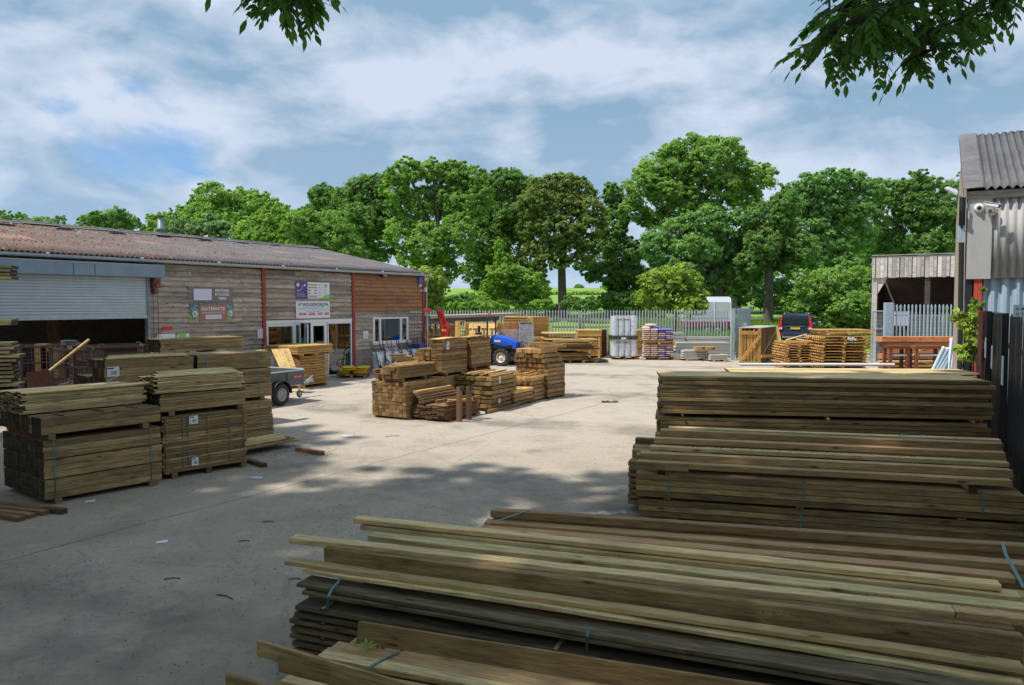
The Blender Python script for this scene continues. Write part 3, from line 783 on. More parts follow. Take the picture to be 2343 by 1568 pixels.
small_sign('small white notice right of the second red post', (827.5, 757.5, 839, 775), lines=7, tm='greyprint')
small_sign('white sign with red lettering CUSTOMER PARKING under the office window', (877.5, 786, 907, 801), txt=(('CUSTOMER PARKING', .05, .95, .3, .65),), name='wall_sign', cat='sign')
s = small_sign('tall white safety board with round symbols beside the shutter', (356.5, 764, 398, 818), txt=(), name='safety_board', cat='sign')
b = MB(); b.box(.34*.5, .5, -.012, -.0045, .80, .9); b.build('red_bar', M['redprint'], s)
for k, mm in enumerate(('redprint','yellow','blue_box','redprint')):
    b = MB(); b.lathe([(.045,-.012),(.065,-.012)], (.09, 0, .78-k*.2), 'y', 14); b.build('symbol', M[mm], s)
s = small_sign('white and green safety sign beside the tall symbol board', (401, 763, 430, 785), txt=(), name='safety_board', cat='sign')
b = MB(); b.box(.05, .3, -.012, -.0045, .08, .3); b.build('green_print', M['lime'], s)
# alarm box, floodlight, camera on the shed
def wall_thing(name, label, cat, px, py, off=-.06): 
    t_, z_ = wp(px, py); return thing(name, label, cat, P0+U*t_+V*off+Vector((0, 0, z_)), SH_A)
w = wall_thing('alarm_box', 'blue alarm box high at the shed corner', 'alarm', 956, 644)
b = MB(); b.prism([(-.10,-.14),(.10,-.14),(.13,.16),(-.13,.16)], -.09, lambda a, c, h: (a, h, c)); b.build('cover', M['bluebox2'], w, fix=True)
b = MB(); b.box(-.06,.06,-.085,0,-.22,-.141); b.build('strobe', M['paper'], w)
w = wall_thing('floodlight', 'small dark floodlight under the shed gutter', 'light', 872, 631)
b = MB(); b.prism([(-.13,-.06),(.13,-.06),(.11,.08),(-.11,.08)], -.12, lambda a, c, h: (a, h, c)); b.build('housing', M['black_shiny'], w, fix=True); b = MB(); b.box(-.1,.1,-.125,-.121,-.045,.06); b.build('lens', M['glass'], w)
w = wall_thing('security_camera', 'white camera on an arm at the corner of the long shed', 'camera', 960, 665)
b = MB(); b.tube([(-.02,-.02,.0),(-.02,-.28,.0)], .018, 8); b.box(-.06,.02,-.02,0,-.04,.04); b.build('bracket', M['white_paint'], w)
b = MB(); b.tube([(-.02,-.26,-.06),(-.02,-.26,.12)], .055, 10); b.build('body', M['white_paint'], w)
# string of cable under the eaves
b = MB(); pts = []
for i in range(120):
    t_ = TD+.3+i*(T3-TD-.5)/119; pts.append((t_, -.075, EH-.24+.05*math.cos(i*.55)-.03*abs(math.sin(i*.13))))
b.tube(pts, .006, 4)
for i in range(0, 119, 2): b.tube([pts[i], (pts[i][0]+.01, -.078, pts[i][2]-.10-.1*random.random())], .004, 4)
cab = b.build('string_lights', M['steel_grey']); cab.location = P0; cab.rotation_euler.z = SH_A
tag(cab, 'thin string of hanging cable lights looped under the shed gutter', 'light string')
nm8 = ['lowest','second','third','fourth','fifth','sixth','seventh','eighth']
# ================= TIMBER =================
_bm = {}
def board_mesh(L, w, t, k=0, seg=1, bow=0.0, side=0.0, tw=0.0, rough=.0015, ch=.003):
    key = (round(L,3), round(w,3), round(t,3), k, seg, bow, side, tw)
    if key in _bm: return _bm[key]
    rr = random.Random(hash((k, seg, int(L*100), int(w*1000)))); 
    vs = []; fs = []
    sec = [(ch,0),(w-ch,0),(w,ch),(w,t-ch),(w-ch,t),(ch,t),(0,t-ch),(0,ch)] if ch else [(0,0),(w,0),(w,t),(0,t)]
    n = len(sec)
    for i in range(seg+1):
        u = i/seg; x = u*L
        dz = bow*math.sin(math.pi*u*1.0+k)*1.0-bow*math.sin(k)*(1-u)-bow*math.sin(math.pi+k)*u if bow else 0
        dy = side*math.sin(math.pi*u); a = tw*(u-.5)
        for (y, z) in sec:
            yy = y-w/2; zz = z-t/2
            vs.append((x+(rr.uniform(-.002,.002) if i in (0, seg) else 0), w/2+yy*math.cos(a)-zz*math.sin(a)+dy+rr.uniform(-rough, rough), t/2+yy*math.sin(a)+zz*math.cos(a)+dz+rr.uniform(-rough, rough)))
    for i in range(seg):
        for j in range(n):
            j2 = (j+1) % n; fs.append((i*n+j, (i+1)*n+j, (i+1)*n+j2, i*n+j2))
    fs.append(tuple(range(n))); fs.append(tuple(seg*n+j for j in range(n-1, -1, -1)))
    me = bpy.data.meshes.new('board'); me.from_pydata(vs, [], [tuple(reversed(f)) for f in fs]); me.update()
    bm = bmesh.new(); bm.from_mesh(me); bmesh.ops.recalc_face_normals(bm, faces=bm.faces); bm.to_mesh(me); bm.free()
    me.attributes.new('rnd', 'FLOAT', 'FACE')
    _bm[key] = me; return me
def mesh_mat(me, m):
    key = ('m', me.name, m.name)
    if key in _bm: return _bm[key]
    if len(me.materials) == 0: me.materials.append(m); _bm[key] = me; return me
    c = me.copy(); c.materials.clear(); c.materials.append(m); _bm[key] = c; return c
def strap(root, x, W, H, m=None, y0=0.0, z0=0.0, name='strap'):
    b = MB(); w = .009; e = .004; k = .002
    b.box(x-w, x+w, y0-e-k, y0-e, z0-e, z0+H+e); b.box(x-w, x+w, y0+W+e, y0+W+e+k, z0-e, z0+H+e)
    b.box(x-w, x+w, y0-e, y0+W+e, z0+H+e, z0+H+e+k)
    return b.build(name, m or M['strap'], root)
def pack(label, corner, th, L, W, z0, z1, bw, bt, m, jx=.02, jy=.004, group='strapped packs of timber', straps=(), bearers=(), hb=.07, seed=0,
         name='timber_pack', cat='timber pack', ch=.003, sm=None, gap=0.002, seg=1, bm_=None, tag_at=None, ragged=0.0, sticks=()):
    rr = random.Random(seed+int(L*97)+int(z0*31))
    root = thing(name, label, cat, (corner[0], corner[1], z0), th, group)
    nx = max(1, round(W/bw)); nz = max(1, round((z1-z0)/bt)); bw = W/nx; bt = (z1-z0)/nz
    cells = [(j, i) for i in range(nz) for j in range(nx)]
    vis = cells if len(cells) <= 100 else [c for c in cells if c[0] == 0 or c[1] == nz-1]
    vis = vis[:100] if len(vis) <= 100 else random.Random(1).sample(vis, 100)
    vs_ = set(vis)
    ms = [mesh_mat(board_mesh(L-.001*k, bw-.0025-.002*k, bt-.0025-gap, k, seg, ch=ch, rough=.001+ragged*.002), m) for k in range(3)]
    rest = MB()
    for (j, i) in cells:
        dx = rr.uniform(-jx, jx); dy = rr.uniform(-jy, jy) if j == 0 else 0
        y = j*bw+dy; z = i*bt
        if (j, i) in vs_:
            inst('board', ms[rr.randrange(3)], root, (dx, y, z), (0, 0, rr.uniform(-ragged, ragged)*.02))
        else:
            rest.box(dx, dx+L-.002, j*bw+.001, (j+1)*bw-.0015, z+.0008, z+bt-.0025-gap, rr.random())
    if rest.v: rest.build('board', m, root)['kind'] = 'stuff'
    for s in straps: strap(root, s*L, W, (z1-z0), sm)
    for s in bearers:
        b = MB(); b.box(s*L-.045, s*L+.045, -.03, W+.03, -hb, -.003, rr.random()); b.build('bearer', bm_ or (M['w_dark'] if m is M['w_green'] else m), root)
    for s in sticks:      # thin vertical line of sticker ends seen on the long side
        for i in range(0, nz):
            b = MB(); b.box(s*L-.018+rr.uniform(-.006, .006), s*L+.02, -.014-rr.uniform(0, .014), .02, i*bt-.008, i*bt+.006, rr.random()); b.build('spacer', m, root)
    if tag_at:
        for (fx, fz, w, h) in tag_at:
            b = MB(); b.box(fx*L, fx*L+w, -.012, -.009, fz, fz+h); b.build('label', M['paper'], root)
            b = MB(); b.box(fx*L+.01, fx*L+w*.55, -.0145, -.0125, fz+h*.78, fz+h*.9); 
            for q in range(3): b.box(fx*L+w*.3, fx*L+w*.8, -.0145, -.0125, fz+h*(.25+.12*q), fz+h*(.30+.12*q))
            b.build('print', M['black'], root)
    return root
def off(c, th, dx=0, dy=0):
    return (c[0]+dx*math.cos(th)-dy*math.sin(th), c[1]+dx*math.sin(th)+dy*math.cos(th))
def line(pa, pb, z=0.0):
    a = gp(*pa, z); b = gp(*pb, z); d = b-a
    return (a.x, a.y), math.atan2(d.y, d.x), math.hypot(d.x, d.y)
def plank(label, c, th, L, w, t, z, m, seed=0, seg=10, bow=.0, side=0.0, tw=0.0, group='loose planks', pitch=0.0, name='plank', rough=.002, ch=.004, roll=0.0, cat='plank'):
    me = mesh_mat(board_mesh(L, w, t, seed, seg, bow, side, tw, rough, ch), m)
    o = inst(name, me, None, (c[0], c[1], z), (roll, pitch, th))
    return tag(o, label, cat, group)
def plank_px(label, pl, pr, zl, zr, w, t, m, L=None, x0=0.0, **kw):
    """pl, pr: the two ends of the plank's near top edge in the photo"""
    a = gp(*pl, zl); b = gp(*pr, zr); d = b-a; th = math.atan2(d.y, d.x); hl = math.hypot(d.x, d.y)
    LL = L or d.length; pitch = -math.atan2(d.z, hl)
    return plank(label, (a.x-math.sin(pitch)*0, a.y), th, LL, w, t, a.z-t, m, pitch=pitch, **kw)

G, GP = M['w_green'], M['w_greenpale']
# ---------- left row, in the shade -----------
cA, thA, LA = line((103, 1157), (371, 1107)); print('A', cA, math.degrees(thA), LA)
gl = 'green treated timber packs stacked at the left'
thA_ = thA
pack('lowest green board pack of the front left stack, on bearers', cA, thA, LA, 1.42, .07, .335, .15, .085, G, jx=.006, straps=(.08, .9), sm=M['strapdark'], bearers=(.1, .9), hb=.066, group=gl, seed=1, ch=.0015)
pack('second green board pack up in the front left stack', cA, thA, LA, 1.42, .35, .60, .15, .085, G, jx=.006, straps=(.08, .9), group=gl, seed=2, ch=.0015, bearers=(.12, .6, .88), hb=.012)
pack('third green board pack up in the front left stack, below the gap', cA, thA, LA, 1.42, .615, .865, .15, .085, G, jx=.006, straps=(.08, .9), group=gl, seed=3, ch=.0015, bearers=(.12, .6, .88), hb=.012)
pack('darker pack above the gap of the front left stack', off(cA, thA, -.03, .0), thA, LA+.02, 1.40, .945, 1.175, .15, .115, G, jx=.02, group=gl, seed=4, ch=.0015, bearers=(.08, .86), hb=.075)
pack('topmost narrow pack of the front left stack, pale topped and set back', off(cA, thA, -.09, .40), thA, LA+.05, .80, 1.195, 1.475, .15, .024, GP, jx=.05, group=gl, seed=5, ch=.0015)
for i, fx in enumerate((.17, .50, .80)):
    q = off(cA, thA, fx*LA, .02); plank(['left','middle','right'][i]+' thin batten lying across the front left stack', q, thA+R(88), .40, .028, .016, 1.178, G, seed=i, group='battens across the left stack', seg=2, name='batten', cat='batten')
plank('weathered wide board lying on top of the front left stack', off(cA, thA, -.12, .36), thA, LA+.15, .17, .022, 1.478, GP, seed=3, bow=.01, group='loose boards on the left stacks')
plank('curled board behind the wide one on top of the front left stack', off(cA, thA, -.16, .60), thA+R(2), LA-.3, .15, .022, 1.478, GP, seed=4, bow=.014, group='loose boards on the left stacks')
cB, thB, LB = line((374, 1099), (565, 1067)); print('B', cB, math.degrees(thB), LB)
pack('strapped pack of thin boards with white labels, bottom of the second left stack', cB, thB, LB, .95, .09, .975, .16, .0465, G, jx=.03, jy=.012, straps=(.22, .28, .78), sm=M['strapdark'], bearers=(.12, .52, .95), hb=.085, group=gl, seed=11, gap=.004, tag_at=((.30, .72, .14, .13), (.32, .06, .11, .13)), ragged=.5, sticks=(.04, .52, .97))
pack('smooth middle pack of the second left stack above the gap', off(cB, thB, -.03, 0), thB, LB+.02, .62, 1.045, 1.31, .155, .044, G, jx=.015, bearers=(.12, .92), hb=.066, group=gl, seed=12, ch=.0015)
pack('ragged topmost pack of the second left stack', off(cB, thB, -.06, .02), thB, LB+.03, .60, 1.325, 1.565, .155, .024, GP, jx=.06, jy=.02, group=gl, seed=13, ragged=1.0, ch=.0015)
for i in range(5):
    plank(['outer','second','third','fourth','inner'][i]+' loose board crowning the second left stack', off(cB, thB, -.1+.07*i, .02+.115*i), thB+R(random.uniform(-2, 2)), LB-.05*i, .14, .022, 1.568+.012*(i % 2)+.006*i, GP, seed=20+i, bow=.008, group='loose boards on the left stacks')
cC, thC, LC = line((453, 812), (621, 803.5), 1.745); print('C', cC, math.degrees(thC), LC)
zz = [.05, .215, .505, .785, None, .86, 1.13, 1.425, 1.745]
names = ['lowest thin','second lowest','third, just under the gap,',None,'fourth, just above the gap,','fifth','topmost']
prev = .05; k = 0
for (a, b_) in ((.05,.205),(.215,.495),(.505,.785),(.855,1.125),(1.14,1.42),(1.435,1.74)):
    nm = ['lowest thin','second lowest','third','fourth','fifth','topmost'][k]
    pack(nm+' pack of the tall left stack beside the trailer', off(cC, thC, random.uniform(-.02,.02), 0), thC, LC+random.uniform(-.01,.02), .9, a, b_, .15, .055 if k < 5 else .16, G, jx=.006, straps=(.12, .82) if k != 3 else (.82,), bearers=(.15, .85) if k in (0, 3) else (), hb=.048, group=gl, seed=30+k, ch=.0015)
    k += 1
cD = off(cC, thC, -LC-.12, .05)
pack('lower hidden pack behind the front left stacks', cD, thC, LC+.1, .95, .06, 1.25, .19, .15, G, group=gl, seed=40, bearers=(.2, .8), hb=.055)
pack('upper pack with a white delivery label behind the front left stacks', cD, thC, LC+.05, .62, 1.27, 1.73, .155, .15, G, group=gl, seed=41, jx=.03, tag_at=((.03, .17, .20, .17),), ragged=.6)
for i in range(3): plank(['near','middle','far'][i]+' warped board on the labelled pack behind the left stacks', off(cD, thC, .05+.1*i, .02+.2*i), thC+R(i-1), LC-.1, .15, .022, 1.733+.01*i, GP, seed=50+i, bow=.01, group='loose boards on the left stacks')
pack('low dark pack left of the labelled pack', off(cD, thC, -.05, .64), thC, .9, .5, 1.27, 1.42, .15, .05, G, group=gl, seed=43)
cE, thE, LE = line((366, 777), (557, 769), 1.97); print('E', cE, LE, math.degrees(thE))
pack('base pack of the rear left stack', off(cE, thE, .0, .0), thE, LE+.3, .9, .06, 1.60, .3, .3, G, group=gl, seed=45, bearers=(.2, .8), hb=.055)
pack('small raised pack topping the rear left stack near the shed wall', cE, thE, LE, .55, 1.70, 1.97, .11, .055, G, group=gl, seed=46, bearers=(.3, .62), hb=.06, straps=(), jx=.03)
plank('long pale board lying under the raised pack of the rear left stack', off(cE, thE, .25, -.12), thE+R(1), LE+.35, .2, .022, 1.61, GP, seed=60, bow=.01, group='loose boards on the left stacks')
# green strap end flung over the front left stack
b = MB(); p = [gp(190, 935, 1.19), gp(200, 908, 1.30), gp(222, 890, 1.42), gp(262, 866, 1.52), gp(286, 856, 1.5)]
pts = [q+Vector((0, 0, .01)) for q in p]
for i in range(4): b.obox(pts[i], pts[i+1], .022, .003)
o = b.build('cut_strap', M['strap']); tag(o, 'loose end of blue green strapping curling over the front left stack', 'strap')
# low boards on the ground beyond the second stack
cF, thF, LF = line((566, 1044), (690, 1020)); 
for i in range(5):
    plank(['outermost','second','third','fourth','innermost'][i]+' low board lying on ground bearers beyond the second left stack', off(cF, thF, -.25+.03*i, .02+.11*i), thF, LF+.22-.05*i, .12, .03, .10+.018*(i % 3), M['w_green'], seed=70+i, group='low boards on bearers', bow=.006)
for i in range(3):
    plank(['lower','middle','upper'][i]+' ridged board stacked on the low boards by the second left stack', off(cF, thF, -.3, .14+.05*i), thF, LF+.05, .12, .03, .15+.032*i, M['w_greenpale'], seed=80+i, group='low boards on bearers')
for i, (pa, pb) in enumerate((((675,1024),(733,1034)),((560,1049),(599,1061)),((96,1160),(140,1166)))):
    c_, t_, l_ = line(pa, pb, .07); plank(['bearer sticking out right of the low boards','bearer sticking out by the second left stack','round ended bearer under the corner of the front left stack'][i], c_, t_, l_, .09, .07, .0, M['w_dark'], seed=90+i, seg=2, name='bearer', group='bearers on the ground', cat='bearer')
for i in range(4):
    a = gp(-30, 1148+8*i, .06); b_ = gp([104, 98, 66, 40][i], 1163+7*i, .06); d_ = b_-a
    plank(['rear','second','third','front'][i]+' short plank on the ground at the foot of the front left stack', (a.x, a.y), math.atan2(d_.y, d_.x), d_.length, .10, .055, .0, M['w_dark'], seed=95+i, seg=3, group='planks at the foot of the left stack')

# rack at the far left edge with protruding boards
rk = thing('cantilever_rack', 'steel storage rack at the left edge carrying pale board ends', 'rack', (-10.6, 12.9, 0), R(34))
b = MB(); b.box(-.06,.06,-.06,.06,0,3.5); b.build('post', M['rust'], rk)
for z in (2.25, 3.02):
    b = MB(); b.box(-.05,.05,.06,1.1,z,z+.06); b.build('arm', M['rust'], rk)
def endboards(lbl, px, pys, z_off, Y, n, L=1.7, grp='boards on the left edge rack'):
    pass
for k, (y0, y1, n, xs_) in enumerate(((607, 641, 4, 44), (731, 745, 2, 44), (783, 886, 11, 44))):
    for i in range(n):
        py = y0+(y1-y0)*(i+.5)/n; dx = random.uniform(-22, 3) if i else -18
        p = at(xs_+dx, py, 13.6)
        q = p-Vector((math.cos(R(50))*2.0, math.sin(R(50))*2.0, 0))
        g_ = ['boards on the rack top shelf','boards on the rack middle shelf','boards in the tall pile at the left edge'][k]
        plank((['first']+nm8[1:]+['ninth','tenth','eleventh'])[i]+' from the top of the pale '+g_, (p.x-math.cos(R(20))*2.0, p.y-math.sin(R(20))*2.0), R(20), 2.0, .5, .045, p.z-.02, M['w_greenpale'], seed=100+i, seg=1, group=g_, name='board', cat='board')

# ---------- middle group in the sun -----------
MD, MM, MT = M['w_mid'], M['w_midmoss'], M['w_top']
gm = 'brown treated timber packs in the middle of the yard'
c1, th1, _ = line((926, 961), (1017, 938)); th1 = R(60)
c1 = gp(928, 962); c1 = (c1.x, c1.y); L1 = 1.55; W1 = 1.0
pack('bottom tier of square posts at the left end of the middle row', c1, th1, L1, W1, .06, .325, .105, .09, MD, jx=.012, group=gm, seed=201, bearers=(.1, .85), hb=.055, ch=.004)
pack('middle tier of square posts at the left end of the middle row', c1, th1, L1, W1, .33, .60, .105, .09, MD, jx=.012, group=gm, seed=202, ch=.004)
pack('upper strapped tier of square posts at the left end of the middle row', c1, th1, L1, W1, .61, .87, .105, .09, MD, jx=.012, straps=(.08, .8), sm=M['strapdark'], group=gm, seed=203, ch=.004)
pack('topmost shorter block of posts at the left end of the middle row', off(c1, th1, -.06, .16), th1, L1-.1, .52, .95, 1.23, .105, .093, MD, jx=.04, group=gm, seed=204, bearers=(.1, .7), hb=.07, ch=.004)
pack('loose remainder of posts left of the topmost block', off(c1, th1, .1, .72), th1, L1-.2, .30, .95, 1.14, .10, .09, MD, jx=.12, group=gm, seed=205, bearers=(.1, .7), hb=.07)
for i in range(5): plank(['nearest','second','third','fourth','farthest'][i]+' sunlit batten on top of the left end posts', off(c1, th1, -.02+.1*i, .17+.16*i), th1+R(-3+2*i), 1.3, .05, .03, 1.233-.085*(i > 3), MT, seed=210+i, group='battens on the middle row', seg=3, name='batten', cat='batten')
# dark low rack of slats
c2 = gp(1017.5, 967); c2 = (c2.x, c2.y)
for i in range(9):
    z = .05+.037*i
    pack('dark slatted fence section, %s in the low dark pile' % ['lowest','second','third','fourth','fifth','sixth','seventh','eighth','topmost'][i], off(c2, th1, random.uniform(-.02,.02), random.uniform(-.01,.01)), th1, 1.45, 1.10, z, z+.029, .18, .029, M['w_dark'], jx=.03, group='dark slatted sections in the low pile', seed=220+i, bearers=(.12, .9) if i == 0 else (), hb=.045, name='fence_section', cat='fence section')
for i in range(7):
    q = off(c2, th1, [-.05, .0, .12, .1, .3, .5, .2][i], [.55, .66, .75, .86, .42, .25, .05][i]); zt_ = [.40, .40, .40, .40, .39, .39, .385][i]+.0
    plank(['dark heavy','mossy thick','long pale','warped','short','cross','reddish outer'][i]+' batten thrown on the low dark pile', q, th1+R([0,3,-4,2,-6,-42,0][i]), [1.4,1.35,1.4,1.2,1.25,.6,1.42][i], .075, .06, zt_, [M['w_dark'],MD,MT,M['w_dark'],MD,MT,M['w_dark']][i], seed=230+i, group='battens on the low dark pile', seg=3, name='batten', cat='batten')
for i in range(4):
    plank(['bottom','second','third','top'][i]+' beam heaped at the back of the low dark pile', off(c2, th1, -.02, .60+.05*i), th1+R(i-1), 1.5, .13, .05, .465+.052*i, [M['w_dark'],MD,MD,MT][i], seed=240+i, group='beams on the low dark pile', seg=3)
for i, (px, py, hh) in enumerate(((1050.5, 965, .79), (1072.5, 960, .77))):
    p = gp(px, py)
    po = thing('post', ['left','right'][i]+' upright dark post standing beside the low dark pile', 'post', p, th1, 'upright posts by the low pile')
    b = MB(); b.box(-.05,.05,-.05,.05,0,hh); o = b.build('shaft', M['w_dark'], po); o.modifiers.new('b','BEVEL').width = .006
    b = MB(); b.box(-.03,.08,-.08,.02,hh-.06,hh+.02); b.build('bracket', M['black_shiny'], po)
# centre pallet of planks with moss
c3, th3, L3 = line((1124, 951), (1172, 935)); L3 = 1.35; th3 = R(62); c3 = tuple(gp(1124, 943))[:2]
for i in range(7):
    z = .09+.112*i
    pack('%s layer of thick planks in the mossy centre pile' % ['lowest','second','third','fourth','fifth','sixth','topmost'][i], off(c3, th3, random.uniform(-.03,.03), random.uniform(-.01,.01)), th3, L3+random.uniform(-.03,.03), 1.13, z, z+.092, .16, .092, MM if i > 3 else MD, jx=.03, group='plank layers of the mossy centre pile', seed=250+i, bearers=(.12, .88) if i == 0 else (.1, .5, .9), hb=.085 if i == 0 else .018, name='plank_layer', cat='plank layer', tag_at=((.28, -.06, .09, .15),) if i in (6, 1) else None)
for i in range(8):
    plank(['first','second','third','fourth','fifth','sixth','seventh','eighth'][i]+' loose pale board from the near side on top of the mossy centre pile', off(c3, th3, random.uniform(-.02,.25), .13*i), th3+R(random.uniform(-5,5)), 1.25, .1, .035, .865+.025*(i % 3), MT, seed=260+i, group='loose boards on the mossy pile', seg=4, bow=.01)
plank('thick beam lying askew at the ground in front of the mossy centre pile', off(c3, th3, -.32, -.10), th3-R(1), 1.6, .1, .085, .0, MD, seed=270, seg=2, group='bearers on the ground')
# low planks
c4 = tuple(gp(1176, 932))[:2]; th4 = R(62)
for i in range(4):
    z = .04+.1*i
    pack('%s layer of the low plank pile between the mossy pile and the tall pile' % ['lowest','second','third','topmost'][i], off(c4, th4, random.uniform(-.02,.02), 0), th4, 1.12, .9, z, z+.085, .15, .085, MD if i < 3 else MT, jx=.02, group='layers of the low plank pile', seed=280+i, name='plank_layer', cat='plank layer', bearers=(.1, .9), hb=.035 if i == 0 else .012)
c5 = off(c4, th4, 1.2, .05)
for i in range(6):
    z = .04+.105*i
    pack('%s layer of the medium pile of square battens left of the tall pile' % ['lowest','second','third','fourth','fifth','topmost'][i], off(c5, th4, random.uniform(-.02,.02), 0), th4, .72, 1.15, z, z+.09, .09, .09, MD if i < 5 else MT, jx=.05, group='layers of the medium batten pile', seed=290+i, name='plank_layer', cat='plank layer', bearers=(.1, .9), hb=.035 if i == 0 else .012)
for i in range(7):
    plank(['first','second','third','fourth','fifth','sixth','seventh'][i]+' pale stick scattered on the medium batten pile', off(c5, th4, -.05+.04*i, .14*i), th4+R(random.uniform(-9,9)), 1.1, .045, .035, .665+.036*(i % 3), MT, seed=300+i, group='sticks on the medium pile', seg=2, name='batten', cat='batten')
# tall pile at the right end
c6 = tuple(gp(1253, 914))[:2]; th6 = R(54); L6 = .92
for i in range(8):
    z = .06+.118*i
    pack('%s layer of the tall pile at the right end of the middle row' % ['lowest','second','third','fourth','fifth','sixth','seventh','eighth'][i], off(c6, th6, random.uniform(-.02,.02), random.uniform(-.012,.012)), th6, L6+random.uniform(-.02,.03), 1.12, z, z+.103, .105, .103, MD, jx=.012, group='layers of the tall right end pile', seed=310+i, name='plank_layer', cat='plank layer', straps=(.25, .82) if i == 7 else (), sm=M['strapg'] if False else M['strapdark'], bearers=(.1, .9), hb=.05 if i == 0 else .012)
for i in range(3):
    z = 1.02+.135*i
    pack('%s block crowning the tall pile at the right end' % ['lower','middle','upper'][i], off(c6, th6, -.05-.02*i, .05+.06*i), th6, L6-.03*i, 1.08-.1*i, z, z+.115, .11, .115, MD if i < 2 else MT, jx=.04, group='blocks on the tall right end pile', seed=330+i, name='plank_layer', cat='plank layer', bearers=(.12, .88), hb=.015)
for i in range(7):
    plank(['first','second','third','fourth','fifth','sixth','seventh'][i]+' offcut from the right, heaped on the tall right end pile', off(c6, th6, -.1+.05*i, .08+.13*i), th6+R(-8+random.uniform(-4,4)), 1.0-.05*i, .08, .06, 1.42+.03*min(i, 3), MT if i % 2 else MD, seed=340+i, group='offcuts on the tall pile', seg=3, bow=.01)
# two tall blocks behind the left end
c7 = off(c1, th1, 1.25+.05, -.02); 
t7 = th1
for i, (a, b_) in enumerate(((.05,.46),(.47,.88),(.95,1.27),(1.28,1.53),(1.54,1.79))):
    pack('%s pack of the tall block behind the left end posts' % ['lowest','second','third','fourth','topmost labelled'][i], off(c7, t7, .25, .08), t7, 1.12, .34 if i > 2 else .75, a, b_, .16, .047 if i == 2 else .062, MD, jx=.012, group=gm, seed=350+i, bearers=(.15, .8) if i in (0, 2) else (), hb=.05, tag_at=((.16, -.0, .11, .2),) if i == 4 else None, ch=.0015)
pack('short stub pack left of the labelled top pack', off(c7, t7, .2, .45), t7, 1.0, .42, 1.28, 1.56, .14, .09, MD, jx=.05, group=gm, seed=356)
c8 = off(c7, t7, 1.45, .05)
for i, (a, b_) in enumerate(((.05,.5),(.51,.96),(1.02,1.27),(1.275,1.54),(1.55,1.80))):
    pack('%s pack of the tall block just left of the tractor' % ['lowest','second','third','fourth','topmost'][i], off(c8, t7, 0 if i < 4 else -.05, -.05), t7, .98, .62, a, b_, .155, .09, MD, jx=.012, group=gm, seed=360+i, bearers=(.15, .85) if i in (0, 2) else (), hb=.05, ch=.0015)
for cc, zt_, ll, lbl in ((off(c7, t7, .2, .1), 1.795, 1.1, 'curved pale board on the labelled tall block'), (off(c8, t7, -.08, -.03), 1.805, 1.15, 'curved pale board on the tall block left of the tractor')):
    plank(lbl, cc, t7, ll, .30, .02, zt_, MT, seed=370, seg=8, bow=.03, group='curved boards on the tall blocks')
cc = gp(972, 812, 1.35); 
for i in range(5): plank(['lowest','second','third','fourth','topmost'][i]+' board of the small ledge pile behind the left end posts', (cc.x-.75-.05*i, cc.y), R(10), .85-.1*i, .2, .035, 1.13+.05*i, MD, seed=380+i, group='boards of the small ledge pile', seg=2)
pack('hidden base pack under the small ledge pile', (cc.x-.8, cc.y+.02), R(10), .95, .8, .05, 1.10, .2, .15, MD, group=gm, seed=385)

# ---------- stacks right of the yard, in the shade ----------
gr_ = 'long green timber packs at the right'
th = R(-9)
a = gp(1507, 862, 1.555); cR1 = (a.x, a.y)
print('R1', cR1)
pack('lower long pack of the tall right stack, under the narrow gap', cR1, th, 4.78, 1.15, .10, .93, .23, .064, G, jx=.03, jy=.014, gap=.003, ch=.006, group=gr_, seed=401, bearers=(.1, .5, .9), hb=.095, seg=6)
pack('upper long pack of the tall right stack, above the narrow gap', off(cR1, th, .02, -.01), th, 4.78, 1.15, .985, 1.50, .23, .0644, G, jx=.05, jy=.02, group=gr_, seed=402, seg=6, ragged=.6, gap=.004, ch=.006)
for i, fx in enumerate((.08, .53, .955)):
    q = off(cR1, th, fx*4.78, -.05); plank(['left','centre','right'][i]+' spacer stick end poking from the gap of the tall right stack', q, th+R(90), .6, .03, .03, .942, M['w_beige'] if i else GP, seg=1, name='spacer', group='spacer sticks of the tall right stack', cat='spacer')
for i in range(5):
    plank(['frontmost','second','third','fourth','rearmost'][i]+' plank of the top layer on the tall right stack', off(cR1, th, .04-.01*i, -.012+.232*i), th, 4.76, .225, .048, 1.505, GP if i else G, seed=410+i, group='top planks of the tall right stack', rough=.001)
a = gp(1676, 850, 1.45); cR0 = (a.x, a.y); th0 = R(-3)
pack('hidden lower pack of the low topped rear right stack', off(cR0, th0, .1, .05), th0, 4.3, 1.1, .08, 1.27, .37, .17, G, group=gr_, seed=420, bearers=(.1, .9), hb=.07)
for i, (dx, dz, ww) in enumerate(((-.10, 1.30, .22), (-.08, 1.34, .22), (.0, 1.395, .22))):
    for j in range(4):
        plank(['bottom','middle','top'][i]+' plank, '+['front','second','third','back'][j]+' of its layer, on the rear right stack', off(cR0, th0, dx+.02*j, [.0,.02,.10][i]+.23*j), th0, 4.45, .22, .034, dz, G if i < 2 else GP, seed=430+i*4+j, group='planks on the rear right stack')
p = gp(1702, 838, 1.47); q = gp(2052, 838, 1.47)
b = MB(); b.tube([(p.x, p.y+.35, 1.475), (p.x+ (q.x-p.x)*1.03, p.y+.30, 1.475)], .028, 14)
tag(b.build('pipe', M['white_paint'], smooth=False), 'long white plastic pipe lying on the rear right stack', 'pipe')
